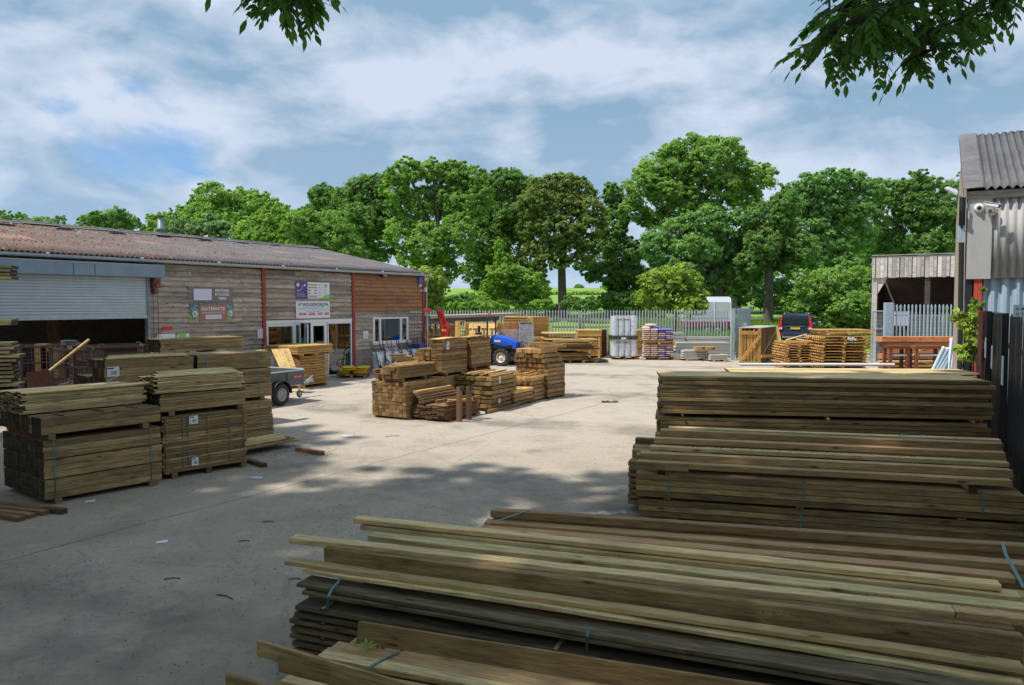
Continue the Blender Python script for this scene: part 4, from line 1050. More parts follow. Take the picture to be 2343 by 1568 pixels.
# R2
thr = R(-16)
a = gp(1462, 1180, .09); cR2 = (a.x, a.y); print('R2', cR2)
LR2 = 4.15
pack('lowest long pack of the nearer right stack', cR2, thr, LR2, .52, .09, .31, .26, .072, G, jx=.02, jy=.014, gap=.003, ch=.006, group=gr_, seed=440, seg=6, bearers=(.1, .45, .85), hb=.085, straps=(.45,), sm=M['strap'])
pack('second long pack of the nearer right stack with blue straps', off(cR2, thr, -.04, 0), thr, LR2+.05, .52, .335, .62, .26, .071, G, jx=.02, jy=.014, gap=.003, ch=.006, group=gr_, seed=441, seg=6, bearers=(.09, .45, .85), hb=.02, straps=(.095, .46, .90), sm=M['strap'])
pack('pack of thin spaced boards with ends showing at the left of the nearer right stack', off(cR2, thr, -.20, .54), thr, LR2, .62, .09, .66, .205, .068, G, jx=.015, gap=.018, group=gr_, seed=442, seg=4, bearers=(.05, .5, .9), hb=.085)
for i, (fx) in enumerate((.075, .885)):
    q = off(cR2, thr, fx*LR2, -.03); plank(['left','right'][i]+' square bearer end projecting below the loose planks of the nearer right stack', q, thr+R(90), 1.15, .085, .085, .622+(.0), G, seg=1, name='bearer', group='bearers of the nearer right stack', cat='bearer')
pk = [
 ('front plank', (1456,1055), (2316,1100.5), .79, .13, .065, G, 0),
 ('second plank', (1464,1035.5), (2316,1077), .845, .13, .085, M['w_pink'], 0),
 ('flat debris strewn plank', (1487,1021.5), (2309,1060), .855, .14, .05, GP, 0),
 ('flat pale plank', (1495,1012), (2303,1050), .86, .14, .05, GP, 0),
 ('raised reddish plank', (1497,1003), (2300,1036.5), .93, .13, .07, M['w_pink'], 0),
 ('thick rear plank', (1510,983.5), (2295,1016), .985, .13, .09, M['w_pink'], 0),
 ('rearmost double plank', (1529,977.5), (2290,1007), .985, .13, .045, GP, 0)]
for i, (nm, pl, pr, z, w, t, m, s) in enumerate(pk):
    plank_px(nm+' across the top of the nearer right stack', pl, pr, z, z, w, t, m, seed=450+i, group='loose planks on the nearer right stack', bow=.006, rough=.002)
# planks filling under the top ones
for i in range(4):
    plank(['first','second','third','fourth'][i]+' supporting plank half hidden beneath the top planks of the nearer right stack', off(cR2, thr, -.08-.04*i, .30+.2*i), thr, 4.2, .18, .07, .715, G, seed=460+i, group='supporting planks of the nearer right stack')
for i, (pl, z, l_) in enumerate((((1453,1003.5), .86, 1.2), ((1446,1030), .80, 1.0), ((1440,1056), .78, .7))):
    a = gp(*pl, z); plank(['upper','middle','lower'][i]+' board end stepping out at the left of the nearer right stack', (a.x, a.y), thr, l_, .14, .09, z-.09, G, seed=470+i, seg=3, group='board ends at the nearer right stack')
# R3 foreground
lowc = gp(664, 1483, .0); 
thf = R(-22)
a = gp(671, 1380, .47); cR3 = (a.x, a.y); print('R3', cR3)
GD = M['w_green']
nm8 = ['lowest','second','third','fourth','fifth','sixth','seventh','eighth']
for i in range(8):
    z = .03+.056*i
    for j in range(4):
        plank('%s board up, %s across, in the dark foreground pack' % (nm8[i], ['front','second','third','back'][j]), off(cR3, thf, random.uniform(-.05,.02), .21*j), thf, 4.7, .2, .034, z, M['w_dark_shaded'] if i > 1 else GD, seed=500+i*4+j, seg=6, group='boards of the foreground pack')
    if i in (0, 3, 5, 7):
        for f_ in (.06, .45, .8):
            plank('spacer stick in the foreground pack, level %s, %s' % (nm8[i], {.06:'left end',.45:'centre',.8:'right part'}[f_]), off(cR3, thf, f_*4.6, -.02), thf+R(90), .8, .03, .018, z+.036, GD, seg=1, name='spacer', group='spacers of the foreground pack', cat='spacer')
fp = [
 # name, left px, right px, zl, zr, w, t, mat, L, bow
 ('wavy dark board under the strap', (678,1334), (1452,1462), .585, .60, .19, .032, M['w_dark_shaded'], 4.7, .012),
 ('dark board beneath the wavy one', (690,1352), (1452,1480), .545, .55, .19, .03, M['w_dark_shaded'], 4.6, .0),
 ('light edged plank running along the front', (650,1283), (2342,1529), .69, .68, .10, .034, GP, None, .01),
 ('short stepped plank under the front plank', (690,1302), (2342,1566), .655, .62, .08, .03, GP, None, .012),
 ('broad plank on edge with knots', (741,1254), (2342,1460), .795, .79, .085, .15, GD, None, .0),
 ('long moss tipped plank with a cut end', (661,1231), (2184,1399), .83, .80, .12, .045, GP, None, .004),
 ('reddish end piece butting the moss tipped plank', (2186,1399), (2400,1424), .80, .79, .12, .045, M['w_pink'], None, .0),
 ('flat pale plank in the middle', (841,1227), (2400,1402), .765, .76, .15, .045, GP, None, .0),
 ('narrow lower plank behind the middle', (823,1202), (2336,1367), .765, .76, .13, .04, GP, None, .004),
 ('upper green plank behind the middle', (807,1187), (2291,1341), .815, .805, .12, .04, GP, None, .004),
 ('reddish flat plank second from the back', (1095,1208), (2322,1322), .70, .69, .14, .045, M['w_pink'], None, .0),
 ('reddish flat plank along the back beam', (1107,1195), (2400,1297), .72, .71, .14, .045, M['w_pink'], None, .0),
 ('thick reddish beam at the very back', (1122,1167), (2420,1255), .80, .795, .10, .07, M['w_pink'], None, .0),
 ('lower reddish beam under the back beam', (1128,1182), (2420,1272), .735, .725, .10, .06, M['w_pink'], None, .0)]
for i, (nm, pl, pr, zl, zr, w, t, m, LL, bw_) in enumerate(fp):
    plank_px(nm+' of the foreground stack', pl, pr, zl, zr, w, t, m, L=LL, seed=600+i, seg=16, bow=bw_, group='foreground planks', rough=.003, ch=.005)
# hidden filling planks which carry the top layer
for i in range(7):
    plank('carrying plank under the foreground top planks, %s from the front' % nm8[i], off(cR3, R(-20), .35+.08*i, .10+.17*i), R(-20), 4.4, .16, .09, .49+.005*i, GD, seed=620+i, seg=2, group='carrying planks of the foreground stack')
for i in range(7):
    plank('second layer carrying plank under the foreground top planks, %s from the front' % nm8[i], off(cR3, R(-19), .45+.08*i, .30+.15*i), R(-18), 4.2, .15, .07, .585+.004*i, GD, seed=640+i, seg=2, group='carrying planks of the foreground stack')
pack('low reddish pack under the back beams of the foreground stack', tuple(gp(1100, 1212, .64))[:2], R(-14), 4.5, .45, .08, .62, .15, .07, M['w_pink'], group=gr_, seed=660, seg=4, bearers=(.1, .5, .9), hb=.075)
pack('low base pack under the middle of the foreground stack', off(cR3, R(-20), .55, .85), R(-18), 4.3, .5, .03, .48, .17, .07, G, group=gr_, seed=661, seg=2)
# straps over the foreground
def strapline(label, pts, w=.018):
    b = MB()
    for i in range(len(pts)-1): b.obox(pts[i], pts[i+1], w, .003)
    return tag(b.build('strap_band', M['strap']), label, 'strap', 'strapping bands')
strapline('blue green band over the left of the back foreground beam', [gp(1092, 1212, .712), gp(1125, 1196, .77), gp(1211, 1167, .805)])
strapline('blue green band hanging over the right end of the foreground beams', [gp(2293, 1243, .805), gp(2300, 1268, .78), gp(2330, 1322, .72), gp(2342, 1345, .70)], .025)
strapline('band wrapped down the left end of the dark foreground boards', [gp(778, 1326, .63), gp(758, 1349, .60), gp(751, 1366, .58), gp(746, 1410, .40), gp(742, 1480, .12)])
strapline('short band across the dark foreground boards near the centre', [gp(1345, 1440, .61), gp(1344, 1456, .58), gp(1340, 1502, .40)])
strapline('small band on the nearest flat boards by the leaf sprig', [gp(843, 1527, .40), gp(880, 1505, .405), gp(912, 1491, .41)], .022)
strapline('looped band on the rear edge of the nearer right stack', [gp(2055, 998, 1.0), gp(2065, 992, 1.03), gp(2100, 991, 1.03), gp(2122, 998, 1.0)], .014)
# R4 nearest pack
for i, (pl, L_, dth) in enumerate((((796,1471), 3.4, 0), ((748,1486), 3.6, 0), ((722,1500), 3.7, 0), ((670,1535), 3.7, 0), ((640,1556), 3.7, 0), ((600, 1580), 3.7, 0))):
    a = gp(*pl, .40-.02*(i > 2)); plank('%s flat board from the back in the nearest pack' % nm8[i], (a.x, a.y-.0), R(-20.5), L_, .15, .035, .36-.02*(i > 2), M['w_pink'] if i % 2 else GP, seed=700+i, seg=12, group='flat boards of the nearest pack', rough=.002)
pack('nearest pack of flat boards low in the foreground', tuple(gp(700, 1528, .33))[:2], R(-20.5), 3.6, .45, .05, .31, .15, .036, M['w_pink'], group=gr_, seed=710, seg=3, bearers=(.1, .6), hb=.045)
plank_px('back side board standing on edge at the nearest pack', (814,1425), (1719,1568), .535, .53, .035, .15, M['w_green'], L=3.5, seed=720, seg=16, group='side boards of the nearest pack', roll=R(-12))
plank_px('front side board standing on edge at the nearest pack', (587,1466), (938,1568), .56, .56, .028, .10, M['w_green'], L=3.0, seed=721, seg=16, group='side boards of the nearest pack')
plank_px('second front board standing on edge at the nearest pack', (637,1501), (897,1568), .515, .515, .028, .10, M['w_green'], L=3.0, seed=722, seg=16, group='side boards of the nearest pack')
plank_px('lowest side board in the bottom edge of the picture', (515,1542), (640,1580), .46, .46, .028, .10, M['w_green'], L=3.0, seed=723, seg=16, group='side boards of the nearest pack')
# leaf sprig on the nearest pack
b = MB(); c_ = gp(838, 1478, .43)
for k in range(9):
    a = k*.75+.3; l = .045+.02*(k % 3); d = Vector((math.cos(a), math.sin(a), .15)); s_ = Vector((-math.sin(a), math.cos(a), 0))*.013
    p0 = c_+d*.012; b.add([p0, p0+d*l*.5+s_, p0+d*l, p0+d*l*.5-s_], [(0,1,2,3)], .8)
tag(b.build('leaf_sprig', M['lf_light']), 'small fallen sprig of pale green leaves on the nearest boards', 'leaves')
# papers on the ground
for i, (pl, pr, lb) in enumerate((((192,1151),(217,1149),'white paper slip below the front left stack'),((567,1095),(596,1096),'white paper slip below the second left stack'),((353,1245),(382,1243),'torn white paper slip on the open foreground ground'),((781,999),(806,999),'white scrap of paper left of the middle row'),((293,1243),(300,1243),'tiny white scrap beside the torn slip'))):
    c_, t_, l_ = line(pl, pr); b = MB(); w_ = .10 if i < 4 else .03
    b.add([(0,0,.006),(l_,.01,.006),(l_*.98,w_,.012),(.02,w_*.9,.006)], [(0,1,2,3)]); o = b.build('paper_slip', M['paper']); o.location = (c_[0], c_[1], 0); o.rotation_euler.z = t_
    tag(o, lb, 'paper', 'paper scraps on the ground')
for i, (px, py, s_) in enumerate(((1399,1178,.35),(1470,922,.5),(1395,921,.45))):
    c_ = gp(px, py); b = MB(); rr = random.Random(i)
    n = 9; vs = [(s_*(u/n-.5), .16*(v/4-.5)+.03*math.sin(u), .01+.035*rr.random()) for v in range(5) for u in range(n+1)]
    b.add(vs, [(v*(n+1)+u, v*(n+1)+u+1, (v+1)*(n+1)+u+1, (v+1)*(n+1)+u) for v in range(4) for u in range(n)]); o = b.build('plastic_sheet', [M['wrap'], M['litter'], M['wrap']][1 if i == 2 else 0]); o.location = (c_.x, c_.y, 0)
    tag(o, ['crumpled clear plastic beside the nearer right stack','crumpled clear plastic on the sunlit yard','small heap of litter on the sunlit yard'][i], 'litter')
# ================= OBJECTS IN THE YARD =================
def bevel(o, w=.01, seg=2):
    m = o.modifiers.new('b', 'BEVEL'); m.width = w; m.segments = seg; m.limit_method = 'ANGLE'; return o
# ---- trailer ----
pw = gp(639, 928); tang = R(64)
tr = thing('box_trailer', 'grey two wheeled box trailer with drawbar and jockey wheel beside the left stacks', 'trailer', off((pw.x, pw.y), tang, 0, .68)+(0,), tang)
Lb, Wb = 1.85, .60
def tb(name, m, *boxes, bev=.006):
    b = MB(); [b.box(*q) for q in boxes]; return bevel(b.build(name, m, tr), bev)
tb('floor', M['w_mid'], (-1.0, 1.02, -Wb+.02, Wb-.02, .50, .52))
tb('side_panel', M['trailer_grey'], (-1.0, 1.02, -Wb-.025, -Wb, .48, .86)); tb('side_panel', M['trailer_grey'], (-1.0, 1.02, Wb, Wb+.025, .48, .86))
tb('headboard', M['trailer_grey'], (1.021, 1.045, -Wb-.02, Wb+.02, .46, .88)); tb('tailboard', M['trailer_grey'], (-1.03, -1.003, -Wb, Wb, .48, .86))
b = MB()
for y in (-Wb-.03, Wb+.03): b.tube([(-1.0, y, .87), (1.04, y, .87)], .022, 8)
b.tube([(1.045, -Wb, .885), (1.045, Wb, .885)], .022, 8); b.build('top_rail', M['galv'], tr)
for y in (-Wb-.06, ): 
    for x in (-.5, .35): tb('rib', M['trailer_grey'], (x, x+.05, y+.012, y+.034, .49, .85))
b = MB(); b.obox((1.05,0,.42), (1.95,0,.42), .07, .07); b.obox((.2,.35,.42), (1.5,.02,.42), .05, .06); b.obox((.2,-.35,.42), (1.5,-.02,.42), .05, .06); b.build('drawbar', M['galv'], tr)
b = MB(); b.tube([(1.9,0,.47),(2.1,0,.47)], .045, 10); b.tube([(2.08,0,.47),(2.08,0,.40)], .05, 10); b.obox((1.95,0,.5),(2.12,0,.58), .02, .03); b.build('coupling', M['galv'], tr)
b = MB(); b.tube([(1.62,.06,.72),(1.62,.06,.18)], .028, 8); b.tube([(1.62,.06,.74),(1.62,.16,.78)], .012, 6); b.build('jockey_post', M['galv'], tr)
def wheel(parent, c, r, w, rim_r, m_rim, axis='y', name='wheel', lug=0, side=-1):
    root = inst(name, None, parent, c) if False else bpy.data.objects.new(name, None)
    COL.objects.link(root); root.parent = parent; root.location = c; root.empty_display_size = .1
    b = MB(); h = w/2
    b.lathe([(rim_r,-h*.8),(rim_r+.01,-h*.9),(r-.035,-h),(r-.008,-h*.75),(r,-h*.45),(r,h*.45),(r-.008,h*.75),(r-.035,h),(rim_r+.01,h*.9),(rim_r,h*.8)], (0,0,0), axis, 40)
    if lug:
        for k in range(lug):
            a = 2*math.pi*k/lug
            for sgn in (-1, 1):
                a2 = a+(.5*2*math.pi/lug if sgn > 0 else 0)
                p0 = (math.sin(a2)*(r-.01), sgn*h*.95, math.cos(a2)*(r-.01)); p1 = (math.sin(a2+.16)*(r+.004), sgn*.01, math.cos(a2+.16)*(r+.004))
                b.obox(p0, p1, .03, .05, up=(math.sin(a2), 0, math.cos(a2)))
    b.build('tyre', M['rubber'], root, smooth=not lug)
    b = MB(); o_ = side*h
    b.lathe([(rim_r+.004, o_*.82),(rim_r-.012, o_*.80),(rim_r-.03, o_*.45),(rim_r*.62, o_*.30),(rim_r*.45, o_*.5),(.05, o_*.55),(.045, o_*.9),(0, o_*.92)], (0,0,0), axis, 32)
    b.lathe([(rim_r, -o_*.8),(rim_r-.02, -o_*.5),(0, -o_*.3)], (0,0,0), axis, 24)
    for k in range(8):
        a = k*math.pi/4; rr_ = rim_r*.72
        b.lathe([(0, o_*.47),(rim_r*.09, o_*.46),(rim_r*.09, o_*.3)], (math.sin(a)*rr_, 0, math.cos(a)*rr_), axis, 8, mi=1)
    b.build('rim', [m_rim, M['black']], root, smooth=True)
    return root
M['rim'] = simple('steel_rim', (.42,.40,.38), .5, .4)
wheel(tr, (0,-.72,.29), .29, .16, .17, M['rim']); wheel(tr, (0,.72,.29), .29, .16, .17, M['rim'], side=1)
wheel(tr, (1.62,.06,.11), .105, .05, .06, M['rim'])
for sy in (-1, 1):
    b = MB(); n = 14; vs = []
    for k in range(n+1):
        a = math.pi*(k/n)*1.0; 
        for yy in (.635, .81): vs.append((-.36*math.cos(a), sy*yy, .30+.36*math.sin(a)*.98))
    b.add(vs, [(2*k, 2*k+1, 2*k+3, 2*k+2) for k in range(n)]); o = b.build('mudguard', M['black'], tr); o.modifiers.new('t','SOLIDIFY').thickness = .012
b = MB(); b.box(.62, .95, -Wb-.0295, -Wb-.0265, .67, .73); sp = b.build('maker_plate', M['redprint'], tr)
b = MB(); text_into(b, 'WESSEX TRAILERS', .64, .93, .685, .715, -Wb-.031); b.build('lettering', M['paper'], sp)
# ---- panel stack beside the trailer, with plywood leaning ----
pa = gp(688, 890); pS = off((pa.x, pa.y), 0); thp = R(62)
for i in range(11):
    pack('%s flat fence panel of the stack beside the glazed entrance' % ['lowest','second','third','fourth','fifth','sixth','seventh','eighth','ninth','tenth','eleventh'][i], (pS[0]+random.uniform(-.01,.01), pS[1]), thp, 1.28, 1.15, .10+.085*i, .17+.085*i, .19, .035, M['w_orange'], jx=.008, group='fence panels stacked by the entrance', seed=800+i, bearers=(.1,.9) if i == 0 else (), hb=.09, name='fencing_section', cat='fence panel', gap=.008)
for i in range(4):
    pack('%s wider panel overhanging the top of the entrance stack' % ['lowest','second','third','topmost'][i], off(pS, thp, -.18, -.06), thp, 1.65, 1.45, 1.10+.066*i, 1.155+.066*i, .24, .027, M['w_orange'], jx=.006, group='wide panels on the entrance stack', seed=820+i, bearers=(.12,.5,.9) if i == 0 else (), hb=.06, name='fencing_section', cat='fence panel')
g0 = gp(668, 905); b = MB()
def leaner(name, label, cat, px, m, h_bot=None, n=6, grp=None, t=.02, tilt=.35, z1=1.2):
    """board leaning: four photo corners bl, br at ground depth; top set back"""
    bl, br, tl, tr_, Y = px
    A = at(*bl, Y); B = at(*br, Y); C = at(*tr_, Y+tilt); Dd = at(*tl, Y+tilt)
    A.z = max(A.z, .02); B.z = max(B.z, .02)
    root = MB()
    for k in range(n):
        u0, u1 = k/n+.004, (k+1)/n-.004
        q = [A.lerp(B, u0), A.lerp(B, u1), Dd.lerp(C, u1), Dd.lerp(C, u0)]
        nn = (q[1]-q[0]).cross(q[3]-q[0]).normalized()*t
        c0 = q[0]; root.add([p for p in q]+[p-nn for p in q], [(0,1,2,3),(7,6,5,4),(0,4,5,1),(1,5,6,2),(2,6,7,3),(3,7,4,0)], random.random())
    o = root.build(name, m); return tag(o, label, cat, grp)
leaner('boarded_fence', 'pale new boarded panel leaning behind the trailer against the panel stack', 'panel', ((642, 848), (679, 848), (620, 799), (661, 797), 23.2), M['w_beige'])
leaner('hardboard_sheet', 'brown sheet leaning between the pale panel and the entrance stack', 'board', ((676, 853), (690, 853), (664, 809), (684, 811), 24.2), M['w_bench'], n=1)
b = MB(); c_ = gp(662, 897); b.box(-.5,.3,-.05,.35,.0,.03); o = b.build('board', M['w_beige']); o.location = (c_.x+.1, c_.y, 0); o.rotation_euler.z = R(14); tag(o, 'pale board lying on the ground under the trailer drawbar', 'board')
# ---- pallets ----
def pallet(label, c, th, group='pallets', L=1.2, W=1.0, m=None, z=0.0, name='pallet'):
    m = m or M['w_mid']; r = thing(name, label, 'pallet', (c[0], c[1], z), th, group)
    for i in range(6): b = MB(); w = .10; y = i*(W-w)/5; b.box(0, L, y, y+w, .122, .144, random.random()); b.build('deck_board', m, r)
    for i in range(3):
        for j in range(3): b = MB(); b.box(i*(L-.1)/2, i*(L-.1)/2+.1, j*(W-.1)/2, j*(W-.1)/2+.1, .023, .098, random.random()); b.build('block', m, r)
    for j in range(3): b = MB(); b.box(0, L, j*(W-.1)/2, j*(W-.1)/2+.1, 0, .022, random.random()); b.build('bottom_board', m, r)
    for i in range(3): b = MB(); b.box(i*(L-.1)/2, i*(L-.1)/2+.1, 0, W, .099, .121, random.random()); b.build('stringer', m, r)
    return r
pp = gp(770, 866); pallet('pallet in front of the glazed entrance carrying yellow sacks', (pp.x, pp.y), R(2), L=1.05, W=.9)
def sack_mesh(L, W, H, seed):
    key = ('sack', L, W, H, seed)
    if key in _bm: return _bm[key]
    rr = random.Random(seed); n, m_ = 12, 8; vs = []; fs = []
    for s in (1, -1):
        for j in range(m_+1):
            for i in range(n+1):
                u, v = i/n*2-1, j/m_*2-1
                e = (1-abs(u)**4)*(1-abs(v)**3); z = s*H/2*max(e, 0)**.55
                z += .012*math.sin(i*1.3+seed)*math.cos(j*1.7+seed*2)*(e > .05)
                vs.append((u*L/2*(1-.03*abs(v)), v*W/2*(1-.06*u*u), z+H/2))
    q = (n+1)*(m_+1)
    for j in range(m_):
        for i in range(n):
            a = j*(n+1)+i; fs.append((a, a+1, a+n+2, a+n+1)); fs.append((q+a, q+a+n+1, q+a+n+2, q+a+1))
    me = bpy.data.meshes.new('sack'); me.from_pydata(vs, [], fs); me.update(); me.polygons.foreach_set('use_smooth', [True]*len(fs))
    me.attributes.new('rnd', 'FLOAT', 'FACE'); me.materials.append(M['yellow']); _bm[key] = me; return me
def sack(label, x, y, z, th, L, W, H, m, seed=0, group=None, name='sack', cat='sack'):
    me = mesh_mat(sack_mesh(L, W, H, seed), m); o = inst(name, me, None, (x, y, z), (0, 0, th)); return tag(o, label, cat, group)
for i in range(4):
    for j in range(2):
        sack('yellow sack, %s layer, %s on the pallet by the entrance' % (['bottom','second','third','top'][i], ['left','right'][j]), pp.x+.28+.5*j+random.uniform(-.04,.04)+(.08 if i > 1 else 0), pp.y+.42+random.uniform(-.03,.03), .145+.062*i, R(90+random.uniform(-6,6)), .72, .46, .085, M['yellow'], i, 'yellow sacks by the entrance')
# stick sign on the sacks
st = thing('stick_sign', 'small white sign on a wooden stick standing by the yellow sacks', 'sign', gp(788, 847), 0)
b = MB(); b.box(-.035,.035,-.02,.02,0,1.0); b.build('stick', M['w_orange'], st)
b = MB(); b.box(-.18,.18,-.045,-.03,.78,1.08); pl_ = b.build('plate', M['paper'], st)
b = MB()
for k in range(3): b.box(-.11,.11,-.049,-.046,.85+.07*k,.875+.07*k)
b.build('lettering', M['greyprint'], pl_)
# ---- wheelbarrows upended against the shed ----
def barrow(label, pxx, pyy, Y):
    p = at(pxx, pyy, Y); r = thing('wheelbarrow', label, 'wheelbarrow', (p.x, p.y, 0), R(-8), 'upended wheelbarrows by the office window')
    # tray stands on its nose: open side to the wall, back of tray towards us
    b = MB(); bot = [(-.14,.06),(.14,.06),(.14,.52),(-.14,.52)]
    lo = [(-.15,-.02,.06),(.15,-.02,.06),(.19,-.02,.82),(-.19,-.02,.82)]
    back = [(-.10,-.24,.16),(.10,-.24,.16),(.15,-.27,.72),(-.15,-.27,.72)]
    b.add(lo+back, [(4,5,6,7),(0,1,5,4),(1,2,6,5),(2,3,7,6),(3,0,4,7)])
    t_ = b.build('tray', M['tub'], r); s_ = t_.modifiers.new('s','SOLIDIFY'); s_.thickness = .01; bevel(t_, .04, 4)
    b = MB(); b.tube([(-.19,-.03,.82),(.19,-.03,.82)], .016, 6); b.tube([(-.15,-.03,.06),(-.19,-.03,.82)], .014, 6); b.tube([(.15,-.03,.06),(.19,-.03,.82)], .014, 6); b.build('tray_rim', M['galv'], r)
    for s in (-1, 1):
        b = MB(); b.tube([(s*.10,-.36,.05),(s*.15,-.37,.35),(s*.18,-.30,.72),(s*.22,-.30,.82),(s*.26,-.05,1.0),(s*.27,.0,1.22)], .018, 7); b.build('handle', M['black_shiny'], r)
        b = MB(); b.tube([(s*.16,-.34,.55),(s*.20,-.56,.48),(s*.22,-.60,.30),(s*.17,-.40,.18)], .016, 7); b.build('leg', M['black_shiny'], r)
    wheel(r, (0,-.22,.17), .17, .08, .09, M['rim'], axis='x')
    return r
def pY(px): return wp(px, 820)[0]
nmb = ['leftmost','second from the left','third from the left','fourth from the left','fifth from the left','rightmost']
for i, px in enumerate((833, 854, 873, 896, 919, 937)):
    t_ = wp(px, 820)[0]; p = P0+U*t_-V*(.62-.03*i)
    b_ = barrow('galvanised wheelbarrow stood on its nose by the office wall, '+nmb[i], px, 830, p.y)
    b_.location = (p.x, p.y, 0); b_.rotation_euler.z = R(42)
t_ = wp(940, 800)[0]; p = P0+U*t_-V*.45
bx = thing('plastic_crate', 'blue plastic storage crate standing at the shed corner', 'crate', (p.x, p.y, 0), SH_A)
b = MB(); b.box(-.28,.28,-.2,.2,0,.55); bevel(b.build('lower_box', M['wrap'], bx), .03); b = MB(); b.box(-.30,.30,-.22,.22,.56,1.02); bevel(b.build('upper_box', M['blue_box'], bx), .03)
for s in (-.1,.1): b = MB(); b.box(s-.004,s+.004,-.225,-.221,.6,1.0); b.build('rib', M['galv_blue'], bx)
# ---- tractor ----
pt = gp(1147, 838); ta = R(-24)
tc = thing('compact_tractor', 'small blue tractor with black roll bar and cream wheel rims', 'tractor', (pt.x, pt.y, 0), ta)
# local: x forward (right in view), y away
wheel(tc, (0,.0,.37), .37, .24, .21, M['cream'], lug=14)
wheel(tc, (0.02,1.05,.37), .37, .24, .21, M['cream'], lug=14, side=1)
wheel(tc, (-1.25,-.08,.52), .52, .32, .27, M['cream'], lug=16); wheel(tc, (-1.25,1.13,.52), .52, .32, .27, M['cream'], lug=16, side=1)
def loft(name, secs, m, parent, smooth=True, bev=0):
    """secs: list of (x, [(y,z)...])"""
    b = MB(); n = len(secs[0][1]); vs = []
    for x, pts in secs: vs += [(x, y, z) for y, z in pts]
    fs = [(i*n+j, (i+1)*n+j, (i+1)*n+(j+1) % n, i*n+(j+1) % n) for i in range(len(secs)-1) for j in range(n)]
    fs += [tuple(range(n)), tuple((len(secs)-1)*n+j for j in range(n-1, -1, -1))]
    b.add(vs, fs); o = b.build(name, m, parent, fix=True, smooth=smooth)
    if smooth:
        md = o.modifiers.new('e', 'EDGE_SPLIT'); md.split_angle = R(38)
    return o
def hood(x, top, bot, hw, c=.525):
    return (x, [(c-hw, bot), (c-hw*1.02, bot+(top-bot)*.55), (c-hw*.86, bot+(top-bot)*.86), (c-hw*.5, top), (c+hw*.5, top), (c+hw*.86, bot+(top-bot)*.86), (c+hw*1.02, bot+(top-bot)*.55), (c+hw, bot)])
loft('bonnet', [hood(-.62,1.33,.98,.27), hood(-.3,1.31,.90,.28), hood(.1,1.24,.84,.28), hood(.42,1.12,.74,.27), hood(.56,1.0,.72,.24)], M['tractor_blue'], tc)
b = MB(); b.box(-.45,-.15,.232,.236,1.02,1.10); b.build('decal', M['cream'], tc)
b = MB(); b.box(-.6,.5,.3,.75,.42,.82); b.box(-1.6,-.6,.32,.73,.4,.95); bevel(b.build('chassis', M['black_shiny'], tc), .03)
b = MB(); b.box(-.62,.4,.245,.80,.74,.90); b.build('side_grille', M['black'], tc)
b = MB(); b.box(.62,.80,.18,.87,.50,.78); b.box(.66,.82,.22,.83,.3,.5); bevel(b.build('front_weight', M['tractor_blue'], tc), .03)
b = MB()
for y in (.2,.36,.52,.68,.84): b.tube([(.66,y,.78),(.66,y,1.02),(.58,y,1.02)], .014, 5)
b.tube([(.66,.2,1.02),(.66,.84,1.02)], .016, 5); b.tube([(.66,.2,.9),(.66,.84,.9)], .012, 5); b.build('bumper_guard', M['black_shiny'], tc)
b = MB(); x0 = -.72
b.tube([(x0,.10,.6),(x0,.10,1.95),(x0,.14,2.05),(x0,.25,2.1),(x0,.80,2.1),(x0,.91,2.05),(x0,.95,1.95),(x0,.95,.6)], .038, 8); rb = b.build('roll_bar', M['black_shiny'], tc)
b = MB(); b.lathe([(0,0),(.05,0),(.05,.03),(.07,.05),(.07,.10),(.0,.12)], (x0,.30,2.16), n=14); b.build('beacon', M['orange_lamp'], rb)
b = MB(); b.tube([(x0,.10,1.6),(x0-.25,-.05,1.62)], .012, 5); b.box(x0-.36,x0-.24,-.12,-.09,1.45,1.72); b.build('mirror', M['black'], rb)
b = MB(); b.box(-1.3,-.85,.35,.7,.95,1.05); b.box(-1.38,-1.26,.35,.7,1.0,1.42); bevel(b.build('seat', M['black'], tc), .03)
b = MB(); b.tube([(-.66,.525,.95),(-.86,.525,1.25)], .02, 6); b.lathe([(.16,.0),(.175,.01),(.16,.02)], (-.88,.525,1.27), n=20); b.build('steering_wheel', M['black'], tc)
for y in (-.12, .93): b = MB(); b.prism([(-1.75,.9),(-.75,.75),(-.72,.98),(-.95,1.14),(-1.6,1.16)], .28, lambda a, c, h: (a, y+h, c)); bevel(b.build('rear_mudguard', M['black'], tc, fix=True), .02)
b = MB(); b.box(-.42,.1,-.05,.2,.42,.5); b.build('step', M['black'], tc)
# ---- red crane arm ----
pc = at(1014, 780, 31.5)
cr = thing('loader_crane', 'folded red hydraulic crane arm rising behind the brown packs', 'crane', (pc.x, pc.y, 0), 0)
def cw(px, py, Y=31.5):
    q = at(px, py, Y); return (q.x-pc.x, q.y-pc.y, q.z)
b = MB(); b.obox(cw(1024,778), cw(1006,712), .30, .26, up=(0,1,0), w1=.24, h1=.22); bevel(b.build('lower_arm', M['crane_red'], cr), .03)
b = MB(); b.obox(cw(1017,762,31.3), cw(1000,708,31.3), .12, .2, up=(0,1,0)); b.build('inner_arm', M['crane_red'], cr)
b = MB(); b.obox(cw(1021,750,31.25), cw(1027,740,31.25), .2, .2, up=(0,1,0)); b.obox(cw(1025,745,31.2), cw(1021,772,31.2), .12, .1, up=(0,1,0)); bevel(b.build('knuckle', M['crane_red'], cr), .02)
b = MB(); b.tube([cw(1000,712,31.1), cw(1012,775,31.1)], .022, 6); b.tube([cw(1030,752,31.1), cw(1024,778,31.1)], .03, 6); b.tube([cw(1008,775,31.1),cw(1011,782,31.1),cw(1020,776,31.1)], .015, 5); b.build('hose', M['black'], cr)
b = MB(); b.obox(cw(998,711,31.2), cw(1016,708,31.2), .14, .2, up=(0,1,0)); b.build('hook_head', M['rustred'], cr)
